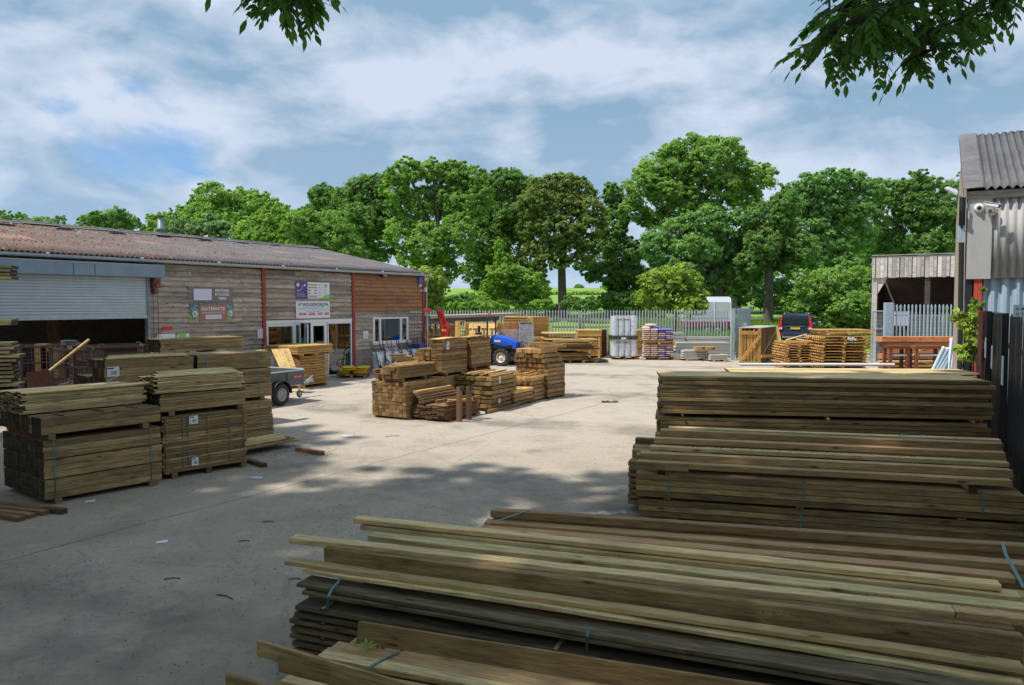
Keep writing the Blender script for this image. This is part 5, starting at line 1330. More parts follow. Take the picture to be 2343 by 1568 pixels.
b = MB(); b.obox(cw(1016,780), (cw(1018,800)[0], 0, 1.0), .35, .35, up=(0,1,0)); b.obox((cw(1018,800)[0],0,1.0), (cw(1018,800)[0],0,0.02), .5, .5, up=(0,1,0)); b.build('column', M['black_shiny'], cr)
b = MB(); q0 = cw(1011,755,31.3); b.box(q0[0]-.05, q0[0]+.16, q0[1]-.14, q0[1]-.125, q0[2]-.05, q0[2]+.03); b.build('decal', M['yellow'], cr)
p = at(978, 710, 31.8); lt = thing('beacon_lamp', 'small red lamp head left of the crane arm', 'lamp', (p.x, p.y, 0)); b = MB(); b.box(-.16,.16,-.1,.1,p.z-.06,p.z+.05); bevel(b.build('head', M['crane_red'], lt), .02); b = MB(); b.box(-.02,.02,-.02,.02,0,p.z-.06); b.build('pole', M['galv'], lt)
# long storage rack with grey roof beam
rk = thing('storage_rack', 'long open rack with weathered grey beam roof and blue posts behind the tractor', 'rack', (at(968, 725, 34.5).x, 34.5, 0), 0)
xe = at(1174, 720, 37.5)
a = at(967, 726, 34.0); bq = at(1172, 719, 37.5); o_ = rk.location
def rl(v): return (v.x-o_.x, v.y-o_.y, v.z)
b = MB(); b.obox(rl(a), rl(bq), 1.1, .12); b.build('roof', M['w_grey'], rk)
b = MB(); b.obox(rl(at(967,736,33.6)), rl(at(1140,726,36.5)), .08, .30); b.build('beam', simple('slate_beam', (.13,.17,.20), .7, var=.4, scale=5), rk)
for px in (995, 1040, 1086, 1130):
    q = at(px, 730, 34.2+(px-968)*.016); b = MB(); b.box(q.x-o_.x-.05, q.x-o_.x+.05, q.y-o_.y+.1, q.y-o_.y+.2, 0, q.z); b.build('post', M['bluebox2'], rk)
def box_stack(label, px0, px1, pyt, Y, depth, n, m, zt=None, th=0.0, z0=.1, name='fencing_stack', cat='panel stack', grp='panel stacks along the back fence', cols=6):
    A = at(px0, pyt, Y); B = at(px1, pyt, Y); L_ = (B.x-A.x)/math.cos(th); zt = zt or A.z
    return pack(label, (A.x, A.y), th, L_, depth, z0, zt, depth/cols, (zt-z0)/n, m, jx=.012, jy=.012, group=grp, seed=int(px0), bearers=(.1,.5,.9), hb=z0-.002, name=name, cat=cat, gap=.006)
# trellis panels in the rack
def lattice(label, px0, px1, py0, py1, Y, m, step=.15, diag=False, group='trellis panels', lean=.3, name='trellis', bar=.03):
    A = at(px0, py1, Y); B = at(px1, py1, Y); h = at(px0, py0, Y+lean).z-A.z; W_ = B.x-A.x
    r = thing(name, label, 'trellis', (A.x, A.y, max(A.z, 0)), 0, group)
    f = MB(); T = lambda x, z, d=0: (x, lean*z/h+d, z)
    for x in (0, W_): f.obox(T(x, 0), T(x, h), .04, .04)
    for z in (0.02, h): f.obox(T(0, z), T(W_, z), .04, .04)
    f.build('frame', m, r); g = MB()
    if diag:
        n = int(W_/step)+int(h/step)+1
        for k in range(n):
            c = k*step
            x0, z0 = (c, 0) if c < W_ else (W_, c-W_); x1, z1 = (0, c) if c < h else (c-h, h)
            if z0 < h: g.obox(T(x0, z0, -.01), T(x1, z1, -.01), .02, .01, up=(0,1,0)); g.obox(T(W_-x0, z0, -.02), T(W_-x1, z1, -.02), .02, .01, up=(0,1,0))
    else:
        for k in range(1, int(W_/step)): g.obox(T(k*step, 0), T(k*step, h), bar, .02, up=(0,1,0))
        for k in range(1, int(h/step)): g.obox(T(0, k*step, -.02), T(W_, k*step, -.02), bar, .02, up=(0,1,0))
    g.build('lattice', m, r); return r
OR = M['w_orange']
lattice('orange trellis panel leaning at the shed corner in the rack', 972, 990, 745, 775, 33.2, OR, .14)
lattice('tilted orange trellis panel left of the crane', 992, 1010, 738, 768, 33.0, OR, .15)
lattice('orange trellis panel low down beside the crane base', 975, 994, 772, 800, 32.6, OR, .13)
lattice('trellis panels behind the crane arm in the rack', 1018, 1044, 742, 775, 33.6, OR, .12)
lattice('tall square trellis right of the crane', 1043, 1063, 735, 775, 33.4, OR, .15, bar=.045)
lattice('dark trellis between the crane and the tall square one', 1022, 1042, 772, 800, 33.0, M['w_mid'], .13)
box_stack('rough brown trellis bundle stacked behind the crane arm', 1018, 1044, 744, 35.6, .8, 14, M['w_gate'], z0=.3)
box_stack('bundle of brown posts and slats left of the crane arm', 972, 1012, 752, 35.9, .8, 12, MD, z0=.3)
lattice('second square trellis half behind the tall one', 1030, 1050, 742, 778, 34.2, M['w_gate'], .12, bar=.04)
lattice('low fan of trellis slats right of the crane base', 1028, 1058, 776, 800, 33.3, OR, .11, bar=.035)
leaner('boarded_fence', 'narrow brown boarded panel beside the square trellis', 'panel', ((1040, 785), (1052, 785), (1041, 735), (1053, 735), 33.1), M['w_gate'], n=2)
leaner('boarded_fence', 'wide pale fence panel standing behind the tractor bonnet', 'panel', ((1060, 778), (1136, 778), (1062, 737), (1136, 737), 34.6), M['w_beige'], n=4)
b = MB(); A = at(1062, 739, 34.5); B = at(1136, 739, 34.5)
for x in [A.x+(B.x-A.x)*k/4 for k in range(5)]: b.obox((x, 34.42, .9), (x, 34.75, A.z), .05, .04, up=(0,1,0))
b.obox((A.x, 34.75, A.z), (B.x, 34.75, B.z), .05, .06); b.build('panel_frame', M['w_beige'])
tag(bpy.data.objects['panel_frame'], 'pale batten framing on the face of the wide panel behind the tractor', 'frame')
# shed gable seen at the shed corner (small playhouse)
q = at(976, 790, 35.5)
hs = thing('garden_shed', 'small pink brown garden shed at the right end of the long shed', 'garden shed', (q.x, q.y, 0), 0)
b = MB()
for k in range(13): b.box(-.45,.2,-.012*(k % 2),.05, .13*k+.05, .13*k+.178, random.random())
b.build('wall', simple('pink_board', (.50,.27,.17), .8), hs)
b = MB(); b.obox((.32,-.06,1.62),(-.5,-.06,2.15), .1,.06, up=(0,1,0)); b.obox((.30,.4,1.65),(-.5,.4,2.18), .9,.03, up=(0,0,1)); b.build('roof', M['w_white'], hs)
# panel stack wrapped
box_stack('tall orange panel stack against the palisade fence', 1152, 1218, 725, 38.2, 2.0, 34, OR, th=R(-2))
b = box_stack('end section of the tall orange panel stack, boards turned edge on', 1219, 1256, 725, 37.5, 2.0, 30, OR, th=R(22))
# gate stack in film: gate face + lattice side
A = at(1136, 738, 34.8); B = at(1187, 738, 34.8); 
gs = thing('gate_stack', 'stack of boarded gates in clear film with crossing braces', 'gate stack', (A.x, A.y, 0), 0)
Wg = B.x-A.x
for k in range(9): b = MB(); b.box(Wg*k/9, Wg*(k+1)/9-.004, .0, .6, .1, A.z, random.random()); b.build('board', M['w_red'] if k > 3 else M['w_gate'], gs)
b = MB(); b.obox((.05,-.03,A.z),(Wg*.45,-.03,.35), .09,.03, up=(0,1,0)); b.obox((Wg,-.03,A.z),(Wg*.5,-.03,.5), .05,.03, up=(0,1,0)); b.build('brace', M['w_gate'], gs)
b = MB(); b.box(-.02,Wg+.02,-.07,-.065,.1,A.z*.84); b.build('film', M['wrapclear'], gs)
A2 = at(1188, 737, 34.8); B2 = at(1220, 737, 34.8)
lp = lattice('tall stack of diagonal lattice panels in clear film', 1188, 1219, 737, 791, 34.7, M['w_white'], .12, True, lean=.02, name='lattice_stack')
b = MB(); W2 = B2.x-A2.x; b.box(.03, W2-.05, .05, .6, .0, A2.z-lp.location.z-.02); b.build('backing', M['w_bench'], lp)
b = MB(); b.box(-.02, W2, -.06, -.055, .0, A2.z-lp.location.z-.1); b.build('film', M['wrap'], lp)
# stacks right of it
box_stack('low orange panel stack under a wide pale sheet', 1238, 1288, 773, 36.0, 1.3, 8, OR)
box_stack('side boards of the low orange panel stack, right part', 1289, 1320, 773, 36.3, 1.3, 8, M['w_gate'], th=R(18))
box_stack('short dark end of timber left of the low orange stack', 1219, 1237, 772, 36.2, .9, 7, MD)
A = at(1240, 762, 36.0); plank('wide pale sheet laid over the low orange panel stack', (A.x, A.y), R(0), at(1321, 762, 36.0).x-A.x, 1.4, .05, A.z-.05, MT, seg=2, name='sheet', cat='sheet', group='sheets along the back')
box_stack('upper orange stack behind the messy sheet pile', 1322, 1376, 755, 38.3, 1.4, 6, OR, z0=1.02)
box_stack('lower orange stack behind the messy sheet pile', 1320, 1376, 771, 38.4, 1.4, 10, OR, zt=1.0)
# pallets stood behind: dark stack of pallets, stacked up
for k in range(9):
    p = gp(1376, 817+0); pallet('dark pallet in the tall pallet pile behind the messy sheets, %s of nine' % ['lowest','second','third','fourth','fifth','sixth','seventh','eighth','topmost'][k], (p.x+.0, 39.0), R(70), z=.152*k, m=M['w_bench'], group='dark pallets behind the messy sheet pile', L=1.0, W=1.2)
    bpy.context.view_layer.objects.active = None
# messy sheets pile on pallets
mp = at(1252, 818, 30.6)
base = gp(1262, 832)
for k in range(2): pallet(['left','right'][k]+' pallet under the messy pile of sheets', (base.x+.25+1.15*k, base.y+.1), R(12), m=MD, group='pallets under the messy sheet pile')
zz_ = .15
for k in range(17):
    if k == 7: zz_ += .12
    w_ = random.uniform(1.6, 2.1); x_ = random.uniform(-.12, .22); t_ = random.choice((.03, .04, .05))
    plank('%s sheet counted up from the pallets in the messy pile near the back' % ['lowest','second','third','fourth','fifth','sixth','seventh','eighth','ninth','tenth','eleventh','twelfth','thirteenth','fourteenth','fifteenth','sixteenth','topmost'][k], (base.x+x_+(k % 3)*.05, base.y+random.uniform(-.1,.15)), R(9+random.uniform(-4,4)), w_, 1.25, t_, zz_, MT if k > 13 or k % 4 == 0 else MD, seed=900+k, seg=6, bow=random.choice((0,.01,.02)), group='sheets of the messy pile', name='sheet', cat='sheet')
    zz_ += t_+.008
plank('broad pale sheet covering the top of the messy pile', (base.x-.25, base.y+.1), R(8), 2.45, 1.3, .03, zz_+.01, MT, seed=930, seg=6, group='sheets of the messy pile', name='sheet', cat='sheet')
# white wrapped pallet loads
A = gp(1401, 823); WW = (1456-1401)/F*A.y
pallet('pallet under the white wrapped buckets', (A.x, A.y), 0, L=WW, W=1.0, m=M['w_bench'], group='pallets along the back')
zt1 = at(1401, 776, A.y).z; zt2 = at(1401, 724, A.y).z
wl_ = thing('wrapped_pallet_load', 'two tier load of white tubs in clear wrap with a black wrap band', 'pallet load', (A.x, A.y, .15), 0)
for tier, (za, zb) in enumerate(((0, zt1-.15), (zt1+.12-.15, zt2-.15))):
    nn = 4; hh = (zb-za)/nn
    for i in range(nn):
        for j in range(4):
            b = MB(); r_ = WW/8-.004; b.lathe([(0,0),(r_*.92,0),(r_,hh*.85),(r_+.004,hh*.86),(r_+.004,hh*.97),(0,hh*.98)], (r_+.01+j*WW/4, r_+.02+(.05 if tier else 0), za+i*hh), n=14); b.build('tub', M['tub'] if (i+j) % 3 else M['paper'], wl_, smooth=False)
    b = MB(); b.box(.02, WW-.02, .3, .95, za, zb-.02); b.build('tub', M['tub'], wl_)
    for q in range(2): b = MB(); b.box(WW*(.15+.3*q), WW*(.38+.3*q), .012, .016, zb-.2, zb-.13); b.build('label', M['maroon'], wl_)
    b = MB(); n_ = 22; vs = []
    per = [(-.01,-.03),(WW+.01,-.03),(WW+.01,.98),(-.01,.98)]
    for z in (za, za+(zb-za)*.33, za+(zb-za)*.66, zb):
        for e in range(4):
            (xa, ya), (xb, yb) = per[e], per[(e+1) % 4]
            for q in range(8):
                u = q/8; w_ = random.uniform(-.018, .022); vs.append((xa+(xb-xa)*u+w_, ya+(yb-ya)*u-w_, z+random.uniform(-.01,.03)))
    b.add(vs, [(r_*32+q, r_*32+(q+1) % 32, (r_+1)*32+(q+1) % 32, (r_+1)*32+q) for r_ in range(3) for q in range(32)]+[tuple(range(96, 128))])
    b.build('clear_wrap', M['wrap'], wl_)
b = MB(); za = zt1-.15-.03; b.box(-.07, WW+.05, -.06, 1.0, za, za+.20); bevel(b.build('black_wrap', M['wrapblack'], wl_), .03)
b = MB(); b.box(WW*.35, WW*.55, -.075, -.064, za+.02, za+.1); b.build('label', M['paper'], wl_)
# pellet sacks
A = gp(1471, 824); WP = (1530-1471)/F*A.y*1.0+.1
pallet('pallet under the pink and blue pellet sacks', (A.x, A.y), R(-4), L=1.45, W=1.0, m=M['w_bench'], group='pallets along the back')
pallet('upper pallet between the two tiers of pellet sacks', (A.x, A.y+.02), R(-4), L=1.5, W=1.0, m=M['w_gate'], z=.15+.095*6+.02, group='pallets along the back')
rr = random.Random(3)
for tier, n_ in ((0, 6), (1, 6)):
    z0_ = .15 if tier == 0 else .15+.098*6+.165
    for i in range(n_):
        for j in range(4):
            for k in range(2):
                if k == 1 and i < n_-1 and j < 3: continue
                m_ = M['purple'] if (j >= 2 and ((i+j) % 3 == 0 or (tier and i > 4))) else M['tan']
                sack('%s pellet sack, %s course of the %s tier%s' % (['left','left middle','right middle','right'][j], nm8[i], ['lower','upper'][tier], '' if k == 0 else ', at the back'), A.x+.18+.36*j+rr.uniform(-.02,.02), A.y+.28+.5*k-.015*j, z0_+i*.095, R(rr.uniform(-5,5)), .40, .56, .12, m_, (i+j) % 4, 'pellet sacks in two tiers')
for i, (dx, dz) in enumerate(((.22, 0), (.55, .03), (.4, .12))):
    sack(['left','right','topmost'][i]+' sack slumped on top of the pellet sacks', A.x+dx, A.y+.35, .15+.098*6+.165+.095*6+dz-.02, R(20*i-15), .5, .5, .15, M['tan'] if i != 1 else M['purple'], i, 'slumped sacks on top')
box_stack('orange panel stack seen between the wrapped load and the pellet sacks', 1440, 1512, 755, 38.9, 1.0, 11, OR)
# concrete gravel boards and posts
cb = gp(1536, 829)
def slab(label, px0, px1, py, Y, W_=.35, H=.13, th=R(-2), m=M['concrete']):
    a = at(px0, py, Y); c = at(px1, py, Y); L_ = c.x-a.x
    r = thing('concrete_panel_pile', label, 'concrete panels', (a.x, a.y, 0), th, 'piles of concrete fence parts')
    return r, L_
for k, (x0, x1, yb, Y, n, h, W_) in enumerate(((1534, 1560, 818, 37.0, 3, .30, .6), (1562, 1622, 814, 36.6, 4, .50, .9), (1623, 1668, 822, 36.0, 3, .34, .8), (1545, 1672, 800, 38.4, 5, .78, 1.0), (1560, 1674, 790, 39.4, 6, 1.02, .4), (1538, 1566, 800, 39.3, 7, 1.25, .5))):
    a = at(x0, 800, Y); c = at(x1, 800, Y); L_ = c.x-a.x
    r = thing('concrete_panel_pile', ['short pile of concrete boards next to the pellet sacks','strapped pile of concrete boards on a pallet in the front of the row','pile of concrete boards beside the gate post','long pile of concrete boards behind the front ones','rear pile of long concrete posts against the fence','tall short pile of concrete ends behind the sacks'][k], 'concrete panels', (a.x, a.y, 0), R([-3,2,-2,1,0,3][k]), 'piles of concrete fence parts')
    for i in range(n):
        z0_ = .08+(h-.08)*i/n; z1_ = .08+(h-.08)*(i+1)/n-.02
        b = MB(); b.prism([(random.uniform(-.04,.04), z0_), (L_+random.uniform(-.05,.04), z0_), (L_-.05, z1_), (.05, z1_)], W_*random.uniform(.9, 1), lambda a_, c_, h_: (a_, h_, c_), random.random())
        bevel(b.build('slab', M['concrete'], r, fix=True), .008)
    for x in (.15, L_-.25): b = MB(); b.box(x, x+.1, -.05, W_, 0, .078); b.build('bearer', M['w_gate'], r)
A = gp(1612, 823); pallet('upturned wooden pallet frame around the middle concrete pile', (at(1590,800,36.4).x, 36.35), 0, L=at(1640,800,36.4).x-at(1590,800,36.4).x, W=.5, z=.52, m=M['w_gate'], group='pallets along the back')
b = MB(); q = gp(1570, 826)
for i, (dx, r_) in enumerate(((-4.2,.16),(-4.35,.12),(-4.05,.1))):
    pass
q = gp(1465, 824); b = MB(); b.obox((q.x,q.y,.08),(q.x+.35,q.y+.3,.14), .2,.12); b.obox((q.x+.1,q.y-.1,.05),(q.x+.2,q.y+.2,.06), .25,.1); tag(bevel(b.build('rubble', M['concrete']), .02), 'broken concrete lump between the wrapped load and the sacks', 'rubble')
# ---- palisade fences ----
def pale_mesh(H, W_=.068):
    b = MB(); y = [0, .018, .018, 0]; x = [-W_/2, -W_/6, W_/6, W_/2]
    vs = []
    for z, s in ((0, 1), (H-.16, 1), (H-.10, 1.25), (H-.03, .62)):
        for k in range(4): vs.append((x[k]*s if z > 0 else x[k], -y[k], z))
    vs += [(0, -.014, H)]
    fs = [(r_*4+k, r_*4+k+1, (r_+1)*4+k+1, (r_+1)*4+k) for r_ in range(3) for k in range(3)]+[(12,13,16),(13,14,16),(14,15,16)]
    b.add(vs, fs); me = b.mesh('pale'); me.materials.append(M['galv']); return me
def palisade(label, p0, p1, H, step=.150, post=2.75, m='galv', z=0.0, rails=(.30,-.42), name='palisade_fence', posts=True, endposts=(0, 0), pm=None):
    d = Vector((p1[0]-p0[0], p1[1]-p0[1])); L_ = d.length; th = math.atan2(d.y, d.x)
    r = thing(name, label, 'fence', (p0[0], p0[1], z), th)
    me = pm or pale_mesh(H)
    if m != 'galv': me = me.copy(); me.materials.clear(); me.materials.append(M[m])
    n = int(L_/step)
    for i in range(n):
        if i < 100: inst('pale', me, r, (step*(i+.5), -.03, .04), (R(random.uniform(-.4,.4)), 0, 0))
    if n > 100:
        b = MB(); vs = [v.co.copy() for v in me.vertices]; fs = [tuple(p.vertices) for p in me.polygons]
        for i in range(100, n): b.add([(v.x+step*(i+.5), v.y-.03, v.z+.04) for v in vs], fs, random.random())
        b.build('pale', M[m], r)['kind'] = 'stuff'
    for zr in (rails[0], H+rails[1]):
        b = MB(); b.box(0, L_, -.0, .045, zr-.025, zr+.025); b.build('rail', M[m], r)
    if posts:
        k = 0
        while k*post <= L_+.1:
            b = MB(); x = min(k*post, L_); b.box(x-.05, x+.05, .046, .13, 0, H-.02); b.build('post', M[m], r); k += 1
    return r
fR = at(1668, 700, 40.4)
palisade('long galvanised palisade fence across the back of the yard', (fR.x, 40.4), (at(1180, 700, 40.4).x-3.2, 40.4), 2.32) if False else None
fl_ = at(962, 700, 40.4)
palisade('long galvanised palisade fence across the back of the yard', (fl_.x, 40.4), (fR.x, 40.4), 2.32)
gpst = gp(1675, 824); gY = gpst.y
g_ = thing('gate_post', 'thick galvanised gate post at the right end of the back fence', 'gate post', (gpst.x, gY, 0)); b = MB(); b.box(-.09,.09,-.09,.09,0,2.44); bevel(b.build('shaft', M['galv_blue'], g_), .01); b = MB(); b.box(-.1,.1,-.1,.1,2.442,2.46); b.build('cap', M['galv_blue'], g_)
q1 = at(1714, 700, 42.2)
palisade('open palisade gate leaf swung back beside the gate post', (gpst.x+.14, gY+.05), (q1.x-.05, q1.y), 2.42, m='galv_blue', posts=False, name='palisade_gate', step=.125)
g_ = thing('gate_post', 'second galvanised post at the far edge of the open gate leaf', 'gate post', (q1.x, q1.y, 0)); b = MB(); b.box(-.07,.07,-.07,.07,0,2.5); bevel(b.build('shaft', M['galv_blue'], g_), .01); b = MB(); b.box(-.08,.08,-.08,.08,2.502,2.52); b.build('cap', M['galv_blue'], g_)
ns = thing('notice', 'small white notice fixed low on the open palisade gate', 'notice', at(1699, 745, 39.2), R(8)); b = MB(); b.box(-.15,.15,-.08,-.07,-.12,.13); b.build('plate', M['paper'], ns); b = MB(); b.box(-.1,.1,-.084,-.081,-.02,.0); b.box(-.1,.08,-.084,-.081,.05,.07); b.build('lettering', M['greyprint'], ns)
# right hand palisade panel with thick post
pY_ = 32.0; xa = at(2032, 700, pY_); xb = at(2199, 700, pY_)
palisade('palisade fence section in front of the open barn', (xa.x+.1, pY_), (xb.x, pY_), 2.62, m='galv_blue', step=.158, posts=False)
g_ = thing('gate_post', 'broad pale blue post left of the barn palisade section', 'gate post', (xa.x, pY_, 0)); b = MB(); b.box(-.16,.16,-.1,.1,0,2.72); bevel(b.build('shaft', M['galv_blue'], g_), .012); b = MB(); b.box(.17,.2,-.1,.05,.0,2.6); b.build('stile', M['galv_blue'], g_)
mg = thing('mesh_gate', 'grey wire mesh gate at the mouth of the open barn', 'gate', (at(1996, 700, 33.2).x, 33.2, 0))
WG = at(2024, 700, 33.2).x-at(1996, 700, 33.2).x; b = MB()
for x in (0, WG): b.tube([(x,0,.1),(x,0,2.36)], .03, 6)
for z in (.1, 1.6, 2.36): b.tube([(0,0,z),(WG,0,z)], .025, 6)
b.build('frame', M['galv'], mg); b = MB()
for k in range(1, 9): b.tube([(WG*k/9,0,.1),(WG*k/9,0,2.36)], .006, 4)
for k in range(1, 38): b.tube([(0,0,.1+k*.06),(WG,0,.1+k*.06)], .005, 4)
b.build('mesh', M['galv'], mg)
mw = thing('mesh_screen', 'grey welded mesh panel standing behind the barn palisade', 'mesh panel', (at(2080, 700, 33.4).x, 33.4, 0)); b = MB(); W_ = 2.2
for k in range(30): b.tube([(W_*k/29,0,.1),(W_*k/29,0,2.2)], .006, 4)
for k in range(34): b.tube([(0,0,.1+k*.063),(W_,0,.1+k*.063)], .005, 4)
b.build('mesh', M['galv'], mw)
ns = thing('board_sign', 'blank white board fixed behind the barn palisade', 'board', (at(2062, 730, 32.3).x, 32.3, at(2062, 730, 32.3).z)); b = MB(); b.box(-.30,.32,-.01,.01,-.28,.30); b.build('plate', M['lilac'], ns); b = MB(); b.box(-.32,.34,-.014,-.01,.28,.32); b.build('trim', M['galv'], ns)
# ---- open pole barn ----
ob = thing('open_barn', 'open fronted timber barn with boarded fascia behind the palisade', 'barn', (at(1993, 700, 36).x, 36, 0), R(-30))
WB = 4.3; z0_ = at(2000, 636, 36).z; z1_ = at(2000, 591, 36).z
n = 26; 
b = MB()
for k in range(n):
    x = WB*k/n; b.box(x, x+WB/n-.012-(.03 if k % 3 == 0 else 0), -.02, .0, z0_+random.uniform(-.02,.02), z1_+.10*x/WB, random.random())
b.build('fascia_board', M['w_white'], ob)
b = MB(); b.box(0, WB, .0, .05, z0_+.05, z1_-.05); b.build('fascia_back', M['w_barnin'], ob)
b = MB(); b.box(-.03, WB, -.04, .05, z1_+.1, z1_+.14); b.build('roof_edge', M['w_white'], ob)
b = MB(); b.add([(-.1,-.02,z1_+.06),(WB,-.02,z1_+.06),(WB,7,z1_-.5),(-.1,7,z1_-.5)], [(0,1,2,3)]); o = b.build('roof', M['roof2'], ob); o.modifiers.new('t','SOLIDIFY').thickness = .05
for x in (.0, WB*.5, WB-.25):
    b = MB(); b.box(x, x+.22, .06, .26, 0, z0_+.1); b.build('post', M['w_white'] if x == 0 else M['w_barnin'], ob)
b = MB(); b.prism([(.23, z0_-.02),(.62, z0_-.02),(.23, z0_-.75)], .08, lambda a_, c_, h_: (a_, .1+h_, c_)); b.build('brace', M['w_white'], ob, fix=True)
b = MB(); b.prism([(WB-.9, z0_-.02),(WB-.3, z0_-.02),(WB-.3, z0_-.6)], .08, lambda a_, c_, h_: (a_, .1+h_, c_)); b.build('brace', M['w_white'], ob, fix=True)
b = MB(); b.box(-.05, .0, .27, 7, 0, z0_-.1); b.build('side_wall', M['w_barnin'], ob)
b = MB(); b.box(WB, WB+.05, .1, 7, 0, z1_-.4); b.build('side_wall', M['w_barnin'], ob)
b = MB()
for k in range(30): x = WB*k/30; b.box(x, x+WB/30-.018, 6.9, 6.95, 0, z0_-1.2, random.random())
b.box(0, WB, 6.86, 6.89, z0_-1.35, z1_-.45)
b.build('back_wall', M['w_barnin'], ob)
for k in range(6): b = MB(); x = WB*(k+.5)/6; b.obox((x,.1,z1_-.05),(x,6.9,z1_-.6), .07,.16); b.build('rafter', M['w_barnin'], ob)
# ---- orange planks, benches, tubes at the right ----
def bt(label, px0, px1, py, Y, H, Wd, m, th=0, **k):
    a = at(px0, py, Y); c = at(px1, py, Y)
    return plank(label, (a.x, a.y), th, c.x-a.x, Wd, H, a.z-H, m, **k)
RD = M['w_red']
lbls = ['uppermost','second','third','fourth','fifth','sixth','lowest']
zt_ = at(2100, 771, 29.5).z
for k in range(7):
    bt(lbls[k]+' heavy orange beam in the stack before the barn palisade', 2018+[0,8,14,3,9,5,0][k], 2192, 771+13.2*k, 29.5+.04*(k % 2), .19, .5, RD if k < 4 else M['w_bench'], seed=950+k, seg=4, group='orange beams before the barn')
p = at(2050, 800, 27.5)
for nm_, x0, x1 in (('left', 2035, 2081), ('right', 2095, 2160)):
    a = at(x0, 792, 27.0); c = at(x1, 792, 27.0); W_ = c.x-a.x
    r = thing('bench_frame', nm_+' brown bench frame standing behind the long grey pipe', 'bench', (a.x, a.y, 0), R(0), 'brown bench frames'); h = a.z
    for x in (0, W_-.1):
        for y in (0, .42): b = MB(); b.box(x, x+.1, y, y+.1, 0, h-.1); b.build('leg', M['w_bench'], r)
    b = MB(); b.box(-.02, W_+.02, -.01, .53, h-.098, h); b.build('top', M['w_bench'], r)
    b = MB(); b.box(.1, W_-.1, .02, .06, h-.35, h-.29); b.build('stretcher', M['galv'], r)
for k in range(2): plank(['steep','shallow'][k]+' pale offcut poking through the bench frames', (at(2060+45*k, 820, 27.6).x, 27.6), R(5), .9, .06, .04, .5+.12*k, M['w_beige'], pitch=R(-35+50*k), seg=1, seed=k, group='offcuts at the bench frames')
for k in range(4): plank('pale stack board glimpsed under the bench frames, '+['lowest','second','third','top'][k], (at(2030, 820, 28.0).x, 28.2+.02*k), R(1), 2.5, .5, .05, .12+.14*k, M['w_orange'], seg=1, seed=k, group='boards under the bench frames')
tub_dirs = [(2140,833,2157,798),(2148,833,2166,800),(2156,833,2172,803),(2163,833,2178,806),(2170,833,2176,778),(2176,833,2183,777),(2183,833,2196,786),(2190,833,2186,784),(2196,833,2204,793),(2203,833,2212,802),(2210,833,2214,806),(2186,833,2192,806)]
for k, (x0, y0, x1, y1) in enumerate(tub_dirs):
    a = at(x0, y0, 24.5+.03*k); c = at(x1, y1, 24.8+.03*k); d_ = (c-a).normalized(); a2 = a-d_*max(0, (a.z-.05)/max(d_.z, .3)); a2.z = max(a2.z, .03)
    r = thing('galvanised_tube', 'pale metal tube in the leaning bundle at the foot of the climbing plant', 'tube', a2, 0, 'bundle of pale metal tubes')
    b = MB(); b.tube([(0,0,0), c-a2], .055, 10); b.build('pipe', M['galv_blue'], r, smooth=False)
    b = MB(); e = c-a2; b.tube([e, e+(e.normalized()*.05)], .058, 10); b.build('cap', M['paper'], r)
# ---- gate crate ----
A = gp(1690, 836); B = gp(1739, 836); W_ = B.x-A.x; hC = at(1690, 752, A.y).z
gc = thing('wooden_gate', 'orange slatted wooden gate with a diagonal brace, front of the gate bundle', 'gate', (A.x, A.y, 0), R(-3))
for x in (0, W_-.11): b = MB(); b.box(x, x+.11, 0, .06, 0, hC); bevel(b.build('stile', M['w_gate'], gc), .006)
for z in (.0, hC-.26): b = MB(); b.box(.0, W_-.11, -.022, .0, z, z+.16); b.build('rail', M['w_gate'], gc)
for k in range(6): x = .13+k*(W_-.26)/5; b = MB(); b.box(x-.045, x+.045, .02, .045, .05, hC-.12, random.random()); b.build('slat', M['w_gate'], gc)
b = MB(); b.obox((.05,-.035,.17),(W_-.06,-.035,hC-.3), .02,.12, up=(0,0,1)); b.build('brace', M['w_gate'], gc)
strap(gc, .0, .1, 0) if False else None
b = MB(); b.box(-.02, W_+.01, -.05, -.046, .15, .17); b.build('strap', M['strapg'], gc)
gA = Vector((B.x-.02, B.y+.10)); gD = gp(1776, 823); gdir = math.atan2(gD.y-gA.y, gD.x-gA.x); gL = 3.7
for k in range(5):
    g2 = thing('wooden_gate', 'long slatted gate standing behind the braced gate, %s from the right' % ['first','second','third','fourth','fifth'][k], 'gate', off((gA.x, gA.y), gdir, .02*k, .02+k*.20)+(0,), gdir, 'long gates standing in the bundle')
    m_ = MD if k % 2 == 0 else M['w_gate']
    for z in (.12, .72, hC-.16): b = MB(); b.box(0, gL, .03, .06, z, z+.09); b.build('rail', M['w_gate'], g2)
    for i in range(19): b = MB(); x = i*(gL-.09)/18; b.box(x, x+.075, .0, .028, .04, hC-.02-.02*(i % 2), random.random()); b.build('slat', m_, g2)
    b = MB(); b.obox((.1,-.012,.2),(gL-.1,-.012,hC-.2), .02,.08, up=(0,0,1)); b.build('brace', M['w_gate'], g2)
b = MB(); bo = off((gA.x, gA.y), gdir, 0, -.06); b.box(0, gL, -.02, 1.0, 0, .03); o = b.build('cover_board', M['w_white']); o.location = (bo[0], bo[1], hC+.0); o.rotation_euler.z = gdir; tag(o, 'pale grey board laid along the top of the long gates', 'board')
leaner('boarded_fence', 'orange boarded panel leaning against the right side of the gate bundle', 'panel', ((1786, 834), (1800, 834), (1775, 744), (1779, 746), 33.4), M['w_gate'], n=2, tilt=1.4)
plank('low slatted board at the foot of the gate bundle side', (at(1742, 815, 33.6).x, 33.6), R(22), 1.1, .05, .12, .35, M['w_gate'], seg=1, group='boards of the gate bundle', name='board', cat='board')
